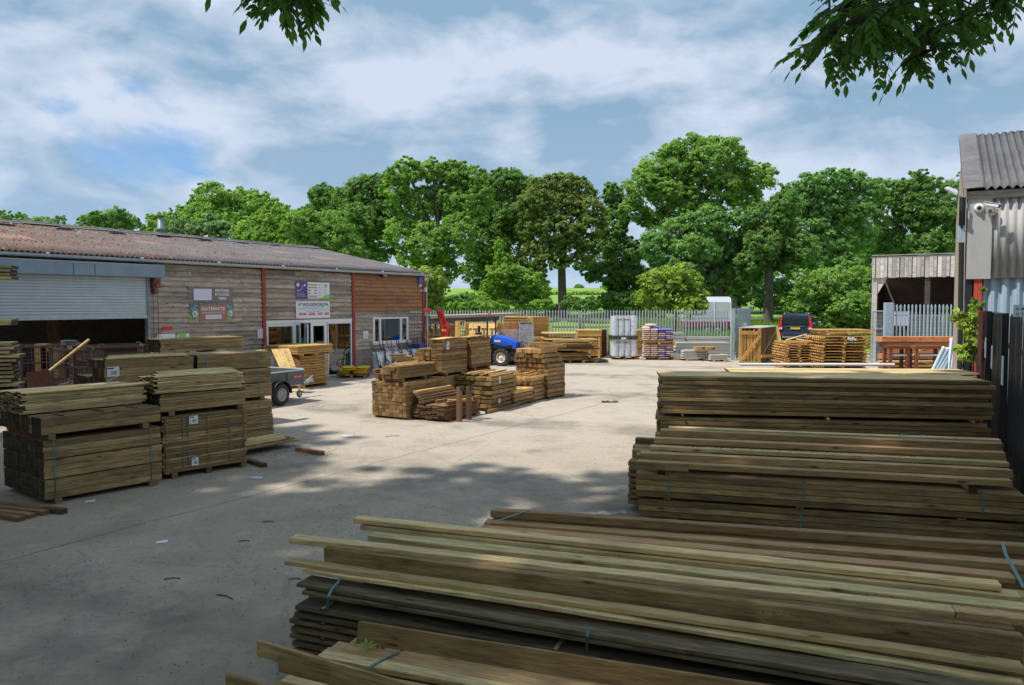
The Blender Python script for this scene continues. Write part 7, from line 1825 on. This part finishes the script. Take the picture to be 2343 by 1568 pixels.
tree('dark tree with small rounded top left of the middle group', 745, 66, [(738,452,34,30),(725,482,36,26),(770,470,34,36),(790,510,40,50)], LF['dark'], 14000, .17, 19)
tree('tall dark green tree rising behind the shed gable', 840, 64, [(830,428,42,30),(866,422,28,26),(800,455,40,36),(850,470,48,44),(820,520,50,50),(870,560,36,50),(880,500,36,50)], LF['dark'], 32000, .17, 20, rtr=.4)
tree('large light green tree with open crown in the middle of the row', 1000, 60, [(930,400,40,28),(985,392,44,26),(1040,398,46,26),(1085,410,34,26),(905,440,34,34),(960,470,52,46),(1030,460,54,44),(1090,460,40,44),(920,530,36,48),(985,560,46,52),(1050,540,40,46),(940,590,30,34),(1010,620,36,40)], LF['mid'], 56000, .16, 21, rtr=.5)
tree('very dark dense tree left of the russet one', 1140, 66, [(1110,430,46,34),(1160,424,46,32),(1205,440,34,32),(1120,490,52,46),(1180,490,48,44),(1110,560,48,50),(1170,560,44,46),(1090,620,40,46),(1150,620,40,40),(1215,640,36,40)], LF['dark'], 48000, .17, 22, rtr=.45)
tree('russet brown seeded tree with a clear single trunk', 1287, 60, [(1250,430,40,30),(1295,422,42,30),(1330,440,34,30),(1225,470,38,36),(1280,475,50,40),(1345,480,36,34),(1220,520,38,34),(1275,530,50,34),(1350,520,32,34),(1240,570,42,26),(1300,560,46,26),(1215,590,34,22),(1262,600,44,20),(1330,590,26,18)], LF['rust'], 46000, .16, 23, rtr=.33)
tree('slim dark tree right of the russet one', 1395, 64, [(1400,445,24,26),(1415,480,30,30),(1400,520,34,34),(1380,560,42,30),(1420,580,46,40),(1350,610,30,24),(1390,630,50,30),(1440,640,44,46),(1420,690,44,26)], LF['dark'], 34000, .17, 24)
tree('tallest tree of the row with several open crown heads', 1580, 62, [(1575,338,38,30),(1625,335,36,30),(1545,352,34,26),(1665,352,36,32),(1500,385,40,36),(1555,385,42,36),(1610,375,44,34),(1690,385,44,38),(1735,415,34,38),(1465,430,40,40),(1520,440,46,36),(1590,430,38,34),(1650,430,40,32),(1450,480,32,28),(1505,500,44,30),(1565,480,46,30),(1700,450,40,36),(1620,480,40,30)], LF['mid'], 66000, .16, 25, rtr=.55)
tree('full rounded tree low in front of the tallest one', 1640, 57, [(1560,530,46,34),(1610,510,46,34),(1670,525,46,36),(1530,580,42,36),(1590,575,50,40),(1655,580,50,42),(1710,560,42,36),(1560,630,46,36),(1630,640,50,34),(1700,620,46,40),(1500,560,34,36)], LF['blue'], 56000, .15, 26, rtr=.45)
tree('grey trunked tree behind the parked car', 1757, 55, [(1755,500,50,40),(1800,470,36,36),(1790,540,46,36),(1740,560,44,36),(1825,570,34,34),(1770,590,54,28),(1720,600,40,26),(1810,610,30,22)], LF['dark'], 34000, .15, 27, rtr=.32)
tree('broad brownish green tree left of the open barn', 1895, 64, [(1850,430,42,30),(1900,415,44,26),(1950,418,42,28),(1990,440,30,30),(1825,470,36,34),(1880,480,54,40),(1945,480,48,40),(1840,530,44,40),(1900,550,52,42),(1965,540,46,46),(1850,590,42,36),(1910,610,46,34),(1800,450,28,30)], LF['blue'], 56000, .17, 28, rtr=.45)
tree('dark green tree behind the open barn', 2090, 66, [(2035,440,36,28),(2085,425,42,26),(2140,430,42,28),(2190,440,40,34),(2030,490,42,40),(2090,490,54,44),(2155,500,50,44),(2040,560,50,42),(2110,570,56,44),(2180,570,50,44),(2230,500,50,60),(2020,600,44,40),(2100,620,60,30)], LF['dark'], 52000, .17, 29, rtr=.45)
# undergrowth
tree('bright yellow green bush at the end of the shed', 985, 43.5, [(975,640,26,28),(1000,650,22,30),(965,665,24,26),(985,690,32,24),(950,630,14,18)], LF['yel'], 14000, .10, 31, name='bush', cat='bush', group='bushes behind the palisade', rtr=.08)
tree('tall pale climbing bush with upright tips over the pergola', 1160, 48.5, [(1140,575,14,26),(1155,590,18,24),(1150,625,38,28),(1175,640,50,32),(1205,655,46,32),(1225,675,40,30),(1110,700,30,24),(1120,665,26,28),(1150,680,50,28),(1215,690,44,26)], LF['light'], 26000, .11, 32, name='bush', cat='bush', group='bushes behind the palisade', rtr=.08)
tree('bright chestnut leaved bush behind the wrapped load', 1540, 45, [(1500,650,34,32),(1540,634,40,30),(1580,650,34,32),(1490,682,36,30),(1540,675,50,34),(1595,685,34,30),(1520,705,40,24),(1575,705,40,24)], LF['yel'], 17000, .12, 33, name='bush', cat='bush', group='bushes behind the palisade', rtr=.09, shell=.5)
tree('pale bush below the tree row right of the chestnut bush', 1650, 57, [(1660,655,18,26),(1690,640,24,24),(1640,640,16,18)], LF['light'], 6000, .13, 34, name='bush', cat='bush', group='bushes behind the palisade', rtr=.08)
tree('wide dense hedge bush between the car and the open barn', 1915, 50, [(1860,655,42,36),(1915,645,46,36),(1970,650,44,40),(1880,695,56,34),(1945,700,60,34),(1840,700,34,26),(1900,735,60,26),(1965,740,50,26),(2010,690,30,60)], LF['mid'], 42000, .12, 35, name='bush', cat='bush', group='bushes behind the palisade', rtr=.1)
tree('dark undergrowth at the feet of the trees by the shed', 1060, 55, [(1010,695,40,20),(1060,692,40,22),(1110,695,36,24),(1060,712,80,14)], LF['dark'], 16000, .13, 36, name='bush', cat='bush', group='bushes behind the palisade', rtr=.06)
tree('low dark bushes at the foot of the russet tree', 1300, 57, [(1310,695,26,14),(1345,698,30,16),(1240,700,24,12)], LF['dark'], 9000, .13, 37, name='bush', cat='bush', group='bushes behind the palisade', rtr=.06)
tree('dark shrubs under the slim dark tree', 1430, 60, [(1400,690,34,22),(1450,690,34,24),(1480,700,30,18)], LF['dark'], 12000, .13, 38, name='bush', cat='bush', group='bushes behind the palisade', rtr=.06)
tree('shaded undergrowth between the horse trailer and the car', 1740, 64, [(1710,680,40,30),(1770,680,44,34),(1820,675,36,34),(1620,690,36,22)], LF['dark'], 18000, .14, 39, name='bush', cat='bush', group='bushes behind the palisade', rtr=.06)
tree('green weeds and elder along the fence left of the pergola', 1090, 46, [(1050,705,40,14),(1100,700,30,18),(1130,705,40,16),(1240,700,30,14),(1010,712,40,12)], LF['light'], 14000, .09, 40, name='bush', cat='bush', group='bushes behind the palisade', rtr=.04)
tree('distant field hedge on the slope', 1320, 120, [(1180,672,60,6),(1260,676,50,7),(1330,676,50,6),(1400,678,60,7),(1470,680,50,7),(1560,684,60,8)], LF['mid'], 12000, .3, 41, name='hedge', cat='hedge', rtr=.04)
tree('lone small tree on the field skyline, left', 1324, 200, [(1324,657,10,6)], LF['mid'], 1500, .35, 42, group='lone trees on the skyline')
tree('lone small tree on the field skyline, right', 1387, 200, [(1387,658,11,9)], LF['light'], 1500, .35, 43, group='lone trees on the skyline')
tree('dark far wood closing the gap behind the tree row at the left', 900, 110, [(860,650,60,40),(760,640,90,50),(960,660,40,26)], LF['dark'], 14000, .3, 44)
tree('dark far wood behind the tallest tree', 1640, 105, [(1520,640,50,40),(1600,630,70,50),(1700,630,80,50),(1800,620,80,60),(1900,610,90,70),(2010,600,90,70),(2150,600,100,70)], LF['dark'], 34000, .3, 45)
# climbing plant at the barn corner
def plant(label, pts, Y, m, n, size, name='climbing_plant', seed=0):
    base = at(pts[0][0], 834, Y); r = thing(name, label, 'plant', (base.x, Y, 0), 0); L_ = []
    for (x, y, rx, ry) in pts: p = at(x, y, Y); s = Y/F; L_.append((p.x-base.x, random.uniform(-.2,.2), p.z, rx*s, rx*s*.8, ry*s))
    leafcloud('leaves', m, r, L_, n, size, seed, shell=.2); b = MB(); rr = random.Random(seed)
    for l in L_: branchy(b, (0,0,0), l[:3], .02, .006, rr)
    b.build('stem', M['twig'], r); return r
plant('yellow green climbing plant with reddish tips at the corner of the tall barn', [(2228,780,22,26),(2222,745,22,24),(2212,805,24,20),(2236,815,16,20),(2198,725,14,12),(2240,705,12,14)], 15.4, LF['yel'], 4200, .06, seed=3)
plant('reddish young shoots rising above the climbing plant', [(2242,690,8,12),(2246,668,7,10),(2190,722,9,7),(2232,700,8,8)], 15.3, LF['rust'], 420, .05, seed=4, name='shoots')
# grass beyond the fence
def grass(name, x0, x1, y0, y1, n, h, seed, m, label=None):
    rs = np.random.RandomState(seed); x = x0+(x1-x0)*rs.rand(n); y = y0+(y1-y0)*rs.rand(n)**1.2
    z = np.array([terr(a, b_) for a, b_ in zip(x, y)]); hh = h*(.5+.9*rs.rand(n)); a = rs.rand(n)*6.28; w = .018+.012*rs.rand(n)
    lean = rs.normal(size=(n,2))*.25*hh[:,None]; v = np.empty((n,3,3))
    v[:,0] = np.stack([x-np.cos(a)*w, y-np.sin(a)*w, z], 1); v[:,1] = np.stack([x+np.cos(a)*w, y+np.sin(a)*w, z], 1); v[:,2] = np.stack([x+lean[:,0], y+lean[:,1], z+hh], 1)
    me = bpy.data.meshes.new(name); me.vertices.add(3*n); me.vertices.foreach_set('co', v.ravel()); me.loops.add(3*n); me.loops.foreach_set('vertex_index', np.arange(3*n, dtype=np.int32))
    me.polygons.add(n); me.polygons.foreach_set('loop_start', np.arange(0, 3*n, 3, dtype=np.int32)); me.update(calc_edges=True)
    at_ = me.attributes.new('rnd', 'FLOAT', 'FACE'); at_.data.foreach_set('value', rs.rand(n).astype(np.float32)); me.materials.append(m)
    o = bpy.data.objects.new(name, me); COL.objects.link(o); return tag(o, label, None, None, 'stuff')
grass('grass', -8, 16, 40.7, 47, 45000, .38, 1, M['grassblade'])
grass('grass', 8, 30, 44, 58, 40000, .35, 2, M['grassblade'])
grass('long_grass', 4, 13, 41.2, 43.5, 14000, .75, 3, M['grassblade'])
# litter on the yard
def litter(n, x0, x1, y0, y1, seed, smin, smax, name='leaf_litter'):
    rs = np.random.RandomState(seed); rr = random.Random(seed); b = MB()
    cl_ = [(rs.uniform(x0, x1), rs.uniform(y0, y1)) for _ in range(60)]
    for i in range(n):
        if i % 3: c = cl_[rs.randint(60)]; x, y = c[0]+rs.normal()*.35, c[1]+rs.normal()*.35
        else: x, y = rs.uniform(x0, x1), rs.uniform(y0, y1)
        s = rs.uniform(smin, smax); a = rs.rand()*6.28; w = s*rs.uniform(.12, .5); ca, sa = math.cos(a), math.sin(a); z = .004+rs.rand()*.006
        b.add([(x-ca*s, y-sa*s, z), (x+sa*w, y-ca*w, z+.004), (x+ca*s, y+sa*s, z+.002), (x-sa*w, y+ca*w, z)], [(0,1,2,3)], rr.random())
    o = b.build(name, M['litter']); return tag(o, kind='stuff')
litter(5200, -5.5, 3, 4.6, 10, 4, .003, .013); litter(1500, -7, 6, 9, 16, 5, .006, .018)
q_ = gp(640, 1040); litter(700, q_.x-.7, q_.x+.9, q_.y-.35, q_.y+.5, 6, .006, .02, 'wood_chippings'); q_ = gp(395, 1105); litter(260, q_.x-.3, q_.x+.9, q_.y-.2, q_.y+.5, 7, .006, .018, 'wood_chippings')
rr = random.Random(8)
for i, (px, py, l_, a_) in enumerate(((495,1362,.22,-30),(660,1327,.12,5),(375,1327,.15,10),(600,1195,.14,0),(545,1240,.12,10),(880,1000,.3,20))):
    c_ = gp(px, py); b = MB(); d_ = Vector((math.cos(R(a_)), math.sin(R(a_)), 0)); s_ = Vector((-d_.y, d_.x, 0))
    b.tube([Vector((0,0,.006)), d_*l_*.5+s_*.02+Vector((0,0,.01)), d_*l_+Vector((0,0,.006))], .005, 5)
    o = b.build('stick', M['twig']); o.location = (c_.x, c_.y, 0); tag(o, ['bent dark twig','short straight twig','flat dark twig','small twig near the paper slip','tiny twig further back','pale stalk at the middle row'][i]+' lying on the yard', 'twig', 'twigs on the yard')
# debris on the planks of the stacks: flakes
def flakes(label, pa, pb, z, n, wid, seed, s=.012):
    A = gp(*pa, z); B = gp(*pb, z); rs = np.random.RandomState(seed); b = MB(); d_ = (B-A); nn = Vector((-d_.y, d_.x, 0)).normalized()
    for i in range(n):
        p = A+d_*rs.rand()+nn*(rs.rand()*wid); a = rs.rand()*6.28; q = s*rs.uniform(.4, 1.4); u = Vector((math.cos(a), math.sin(a), .2))*q; w = Vector((-math.sin(a), math.cos(a), .1))*q*.5
        b.add([p-u, p+w, p+u, p-w], [(0,1,2,3)], rs.rand())
    o = b.build('leaf_debris', M['litter']); return tag(o, kind='stuff')
flakes('', (1560,1023), (2100,1046), .862, 260, .14, 1, .014)
flakes('', (940,1490), (1500,1568), .397, 420, .10, 2, .012); flakes('', (800,1478), (940,1492), .397, 40, .12, 3, .014)
flakes('', (1700,1400), (2342,1480), .80, 120, .08, 4, .01); flakes('', (1500,1330), (2300,1400), .77, 60, .12, 5, .01)

# ---- the ash tree overhead: its hanging sprays are in view, its crown shades the yard ----
def leaflet(b, p, d, up, l, w, rnd):
    d = d.normalized(); s_ = d.cross(up)
    if s_.length < .01: s_ = d.cross(Vector((1,0,0)))
    s_.normalize(); n_ = s_.cross(d)
    q = [p, p+d*l*.25+s_*w*.75-n_*w*.1, p+d*l*.55+s_*w*.95-n_*w*.15, p+d*l*.85+s_*w*.35-n_*w*.25, p+d*l-n_*w*.5, p+d*l*.85-s_*w*.35-n_*w*.25, p+d*l*.55-s_*w*.95-n_*w*.15, p+d*l*.25-s_*w*.75-n_*w*.1, p+d*l*.5+n_*w*.12]
    b.add(q, [(0,1,2,8),(8,2,3,4),(0,8,6,7),(8,4,5,6)], rnd)
def compound(b, tw, p, d, rr, L_=.24, pairs=4):
    d = d.normalized(); pts = [p]; cur = p; dd = d.copy()
    for i in range(pairs+1): dd = (dd+Vector((0,0,-.16))).normalized(); cur = cur+dd*L_/(pairs+1); pts.append(cur)
    tw.tube(pts, [.0022]*len(pts), 4, caps=False); r_ = rr.random()*.8
    up = Vector((rr.uniform(-.5,.5), rr.uniform(-.5,.5), 1)).normalized()
    side = d.cross(up).normalized()
    for i in range(1, pairs+1):
        sz = .072*(.75+.35*math.sin(math.pi*i/pairs)); 
        for s in (-1, 1):
            ld = (side*s*.8+(pts[i]-pts[i-1]).normalized()*.75+Vector((0,0,rr.uniform(-.45,-.05)))).normalized()
            leaflet(b, pts[i], ld, up, .95*sz*rr.uniform(.6,1.2), .0195*rr.uniform(.8,1.2), r_+.2*rr.random())
    leaflet(b, pts[-1], dd, up, .08*rr.uniform(.7,1.1), .016, r_+.2*rr.random())
tr_base = (3.4, -3.2)
ash = thing('ash_tree', 'overhanging ash tree whose leafy sprays hang into the top of the picture', 'tree', (tr_base[0], tr_base[1], 0), 0)
A0 = Vector((tr_base[0], tr_base[1], 0))
rr = random.Random(21); tb_ = MB()
tb_.tube([(0,0,-.2),(0,0,.3),(.1,.1,3),(0,.5,6.5),(-.3,1.2,9)], [.5,.38,.33,.27,.14], 12); sprays = []
def spray(cl_, Y, seed, Ls=.26):
    """cl_: photo ellipses (x, y, rx, ry, leaves), each one spray of compound leaves with its twigs"""
    rr = random.Random(seed)
    for (x, y, rx, ry, n) in cl_:
        b = MB(); tw = MB()
        c = at(x, y, Y); s = Y/F; root = c+Vector((rr.uniform(-.05,.05), rr.uniform(-.1,.1), ry*s*.7))
        for k in range(n):
            a = rr.uniform(0, 2*math.pi); u = rr.random()**.5
            p = c+Vector((rx*s*u*math.cos(a)*.6, rr.uniform(-.3,.3), ry*s*u*math.sin(a)*.6+ry*s*.25+(2 if x < 1000 else 16)*s))
            d = Vector((math.cos(a)*rx/max(rx, ry), rr.uniform(-.9,.9), math.sin(a)*.6-.3))
            tw.tube([root, p], [.006,.003], 4, caps=False)
            compound(b, tw, p, d, rr, Ls*rr.uniform(.75,1.1), rr.choice((3,4,4,5)))
        b.add(tw.v, tw.f, 0, 1)
        b.v = [(v[0]-A0.x, v[1]-A0.y, v[2]-A0.z) for v in b.v]; b.build('leaf_spray', [M['lf_ash'], M['twig']], ash)
spray([(1925,92,56,32,24),(1975,85,56,34,18),(1950,35,60,36,18),(2015,60,50,34,12)], 4.2, 1, .20)
spray([(2095,108,58,34,25),(2060,35,70,45,20),(2150,85,46,36,15),(2115,138,38,20,9)], 4.4, 2, .20)
spray([(2170,-5,90,45,28),(2245,5,60,45,18),(2020,-10,80,40,18),(2290,25,50,35,15),(2240,55,25,22,7),(2325,-10,40,40,12)], 4.6, 3, .20)
spray([(1985,-10,50,36,12)], 4.3, 5, .20)
spray([(640,-40,44,30,24),(652,2,24,24,12),(606,-52,24,22,9),(686,-40,26,26,11),(520,-74,26,12,4)], 4.0, 4, .19)
for pts in (((1895,-80),(1897,40),(1905,80),(1915,110)), ((2080,-90),(2090,40),(2105,90),(2120,110)), ((2130,-100),(2200,0),(2260,30)), ((640,-120),(645,-20),(650,40)), ((2010,-60),(2000,10),(1960,60))):
    P_ = [at(x, y, 4.3 if x > 1000 else 4.0)-A0 for x, y in pts]; tb_.tube(P_, [.009,.006,.004,.002][:len(P_)], 5)
# limbs that carry the sprays
for (x, y, Y) in ((1895,-80,4.3),(2080,-90,4.3),(2130,-100,4.3),(2010,-60,4.3)):
    e = at(x, y, Y)-A0; tb_.tube([(.05,.3,5.2),(.0,2.5,6.0),(e.x*.7,e.y*.75,6.2),(e.x,e.y-.4,e.z+.8),tuple(e)], [.12,.08,.045,.02,.009], 7)
e = at(640, -120, 4.0)-A0; tb_.tube([(0,.4,6.0),(-1.6,3,7.0),(e.x*.8,e.y*.8,6.6),(e.x,e.y-.2,e.z+.6),tuple(e)], [.14,.1,.05,.02,.009], 7)
# crown above and behind the viewer
def crown_lobes(spec, base, sh=(0,0,0)): return [(x-base[0]+sh[0], y-base[1]+sh[1], z+sh[2], a, a, c) for x, y, z, a, c in spec]
SA = [(3,-2.5,10.2,3.2,1.8),(0,-3,10.5,3,1.8),(5.5,-1.5,10,2.6,1.5),(2.5,.8,9.6,2.0,1.0)]
leafcloud('crown', M['lf_ash'], ash, crown_lobes(SA, tr_base), 14000, .17, 77, shell=.3, aspect=.5)
rr = random.Random(5)
for x, y, z, a, c in SA: branchy(tb_, (-.1,.8,7.5), (x-tr_base[0], y-tr_base[1], z), .14, .03, rr)
tb_.build('trunk', M['bark'], ash, smooth=True)
# two tall trees towards the sun, whose crowns throw the shade over the near half of the yard
SHF = (-5.9, -2.05, 11.0)
SH = [(-1.5,4.5,10,2.8,1.3),(1.6,4.5,10.2,2.8,1.3),(4.0,2,9.4,3,1.4),(3,-1.5,10.2,3.4,2),(-2.8,1,9.8,3.0,1.5),(.2,7.4,10.4,2.5,1.1),(2.6,8.4,10.8,2.4,1.0),(-4.4,5.4,10.2,2.6,1.2),(4.4,5.6,10.2,2.5,1.1),(-3.6,8.2,10.6,2.3,1.0),(1.4,10.4,11.2,2.2,.9),(-1.6,10.0,11.0,1.9,.9),(4.0,10.9,11.4,2.0,.9),(-1.5,-2,10,3,1.8),(-5,-1.5,10,3,1.6),(.5,1.2,9.6,2.4,1.2)]
SH2 = [(-13,2,11,3.4,2),(-8.5,3.0,10.2,3.0,1.7),(-11.5,6.5,10.2,3.0,1.7),(-15.5,8.5,10.5,3.2,2),(-8,-1,11,3.4,1.8),(-14.5,11.5,10,2.6,1.5),(-11.6,10.4,10.4,2.6,1.3),(-8.6,7.2,10.2,2.6,1.2),(-16,4,13,4,3),(-6.4,4.4,10.2,2.2,1.1),(-6.6,9.0,10.8,2.0,.9),(-11.6,13.2,11.2,2.2,1.0),(-12.6,12.4,10.2,2.2,1.0)]
for nm_, base_, spec, n_, sz_, mt_, sd_ in (('tall leafy tree behind the viewer on the left, shading the foreground stacks', (-7.5,-3.5), SH, 95000, .17, 'lf_mid', 177), ('tall broad tree standing off the left edge, shading the left stacks', (-20.0,-1.5), SH2, 80000, .19, 'lf_dark', 178)):
    o_ = thing('shade_tree', nm_, 'tree', (base_[0], base_[1], 0), 0, 'tall trees shading the near yard')
    lb_ = crown_lobes(spec, base_, SHF); leafcloud('crown', M[mt_], o_, lb_, n_, sz_, sd_, shell=.10)
    tb_ = MB(); cx_ = sum(l[0] for l in lb_)/len(lb_); cy_ = sum(l[1] for l in lb_)/len(lb_)
    tb_.tube([(0,0,-.2),(0,0,.4),(.1,.1,5),(cx_*.15,cy_*.15,10),(cx_*.5,cy_*.5,15),(cx_*.9,cy_*.9,19)], [.8,.6,.5,.42,.3,.12], 12)
    for l in lb_: branchy(tb_, (cx_*.35,cy_*.35,13), l[:3], .2, .03, rr)
    tb_.build('trunk', M['bark'], o_, smooth=True)

# unseen hedges added around the viewer to keep low light off the near stacks
for nm_, (xa, ya), (xb, yb), n_, sd_ in (('added unseen dark hedge blocking low light behind the viewer', (-13,-4.2), (12,-5.0), 26000, 301), ('added unseen dark hedge blocking low light along the near left side', (-10.6,-3), (-10.9,9.5), 16000, 302), ('added unseen hedge blocking low light beyond the near end of the black fence', (9.0,-4), (9.6,6.0), 12000, 303)):
    o_ = thing('hedge', nm_, 'hedge', (xa, ya, 0), 0); k_ = int(math.hypot(xb-xa, yb-ya)/1.5); rr = random.Random(sd_)
    lb_ = [((xb-xa)*i/k_+rr.uniform(-.3,.3), (yb-ya)*i/k_+rr.uniform(-.3,.3), zz, 1.3, 1.1, 1.3) for i in range(k_+1) for zz in (1.1, 3.0+rr.uniform(-.3,.3), 4.6+rr.uniform(-.5,.5))]
    leafcloud('foliage', M['lf_dark'], o_, lb_, n_, .16, sd_, shell=.4)
    b = MB()
    for i in range(0, k_+1): b.tube([((xb-xa)*i/k_,(yb-ya)*i/k_,-.1),((xb-xa)*i/k_+.2,(yb-ya)*i/k_,4.5)], [.08,.03], 6)
    b.build('stems', M['bark'], o_)
# ================= SKY, SUN, CAMERA =================
SUN_EL, = (R(60),); sdir = Vector((-.92, -.32, 0)).normalized()
S = Vector((sdir.x*math.cos(SUN_EL), sdir.y*math.cos(SUN_EL), math.sin(SUN_EL)))
sl_ = bpy.data.lights.new('Sun', 'SUN'); sl_.energy = SUN_STR; sl_.angle = R(.7); sl_.color = (1.0, .955, .88)
so = bpy.data.objects.new('Sun', sl_); COL.objects.link(so); so.rotation_euler = (-S).to_track_quat('-Z', 'Y').to_euler(); so.location = S*60
w = bpy.data.worlds.new('World'); sc.world = w; w.use_nodes = True; nt = w.node_tree
class W(NT):
    def __init__(s): s.t = nt
wt_n = W(); bg = nt.nodes['Background']
sky = wt_n.n('TexSky'); sky.sky_type = 'NISHITA'; sky.sun_disc = False; sky.sun_elevation = SUN_EL; sky.sun_rotation = math.atan2(S.x, S.y); sky.altitude = 50
dirv = wt_n.n('TexCoord').outputs['Generated']; X = wt_n.sep(dirv)
cv = wt_n.map(dirv, (1, 1, 2.0), SKY_OFF)
n1 = wt_n.noise(cv, 2.6, 8, .52, .25)                       # where the cloud deck opens
n2 = wt_n.noise(wt_n.map(dirv, (1, 1, 2.3), (5.3, 2.1, .7)), 3.1, 9, .50, .35)
n3 = wt_n.noise(wt_n.map(dirv, (1, 1, 1.8), (1.7, 9.1, 2.0)), 9.0, 7, .58, .3)
dens = wt_n.math('ADD', n2, wt_n.ramp(n3, .3, .7, -.085, .085))
shade = wt_n.ramp(dens, .43, .595)
edge = wt_n.ramp(wt_n.math('ABSOLUTE', wt_n.math('SUBTRACT', n1, .42)), .0, .05, .35, 0)
ccol = wt_n.mix(shade, tuple(CL_DARK), tuple(CL_LIGHT))
ccol = wt_n.mix(edge, ccol, (5.9, 6.5, 7.6))
ccol = wt_n.mix(wt_n.ramp(X[2], .0, .24, .5, 0), ccol, tuple(CL_HOR))
blue = wt_n.mix(.6, sky.outputs[0], (1.7, 3.9, 7.4))
cover = wt_n.ramp(n1, .322, .385)
col = wt_n.mix(cover, blue, ccol)
wt_n.L(col, bg.inputs[0]); bg.inputs[1].default_value = .1
cam = bpy.data.cameras.new('Camera'); co = bpy.data.objects.new('Camera', cam); COL.objects.link(co)
cam.sensor_width = 36; cam.lens = 36*F/2342; cam.clip_end = 2000; cam.clip_start = .05
co.location = (0, 0, CAMH); co.rotation_euler = (math.pi/2-PITCH, 0, 0); sc.camera = co
sc.render.engine = 'CYCLES'; sc.render.resolution_x = 1024; sc.render.resolution_y = 685
sc.view_settings.view_transform = 'Standard'; sc.view_settings.look = 'None'; sc.view_settings.exposure = EXPO; sc.view_settings.gamma = 1
sc.cycles.max_bounces = 8; sc.cycles.transparent_max_bounces = 12
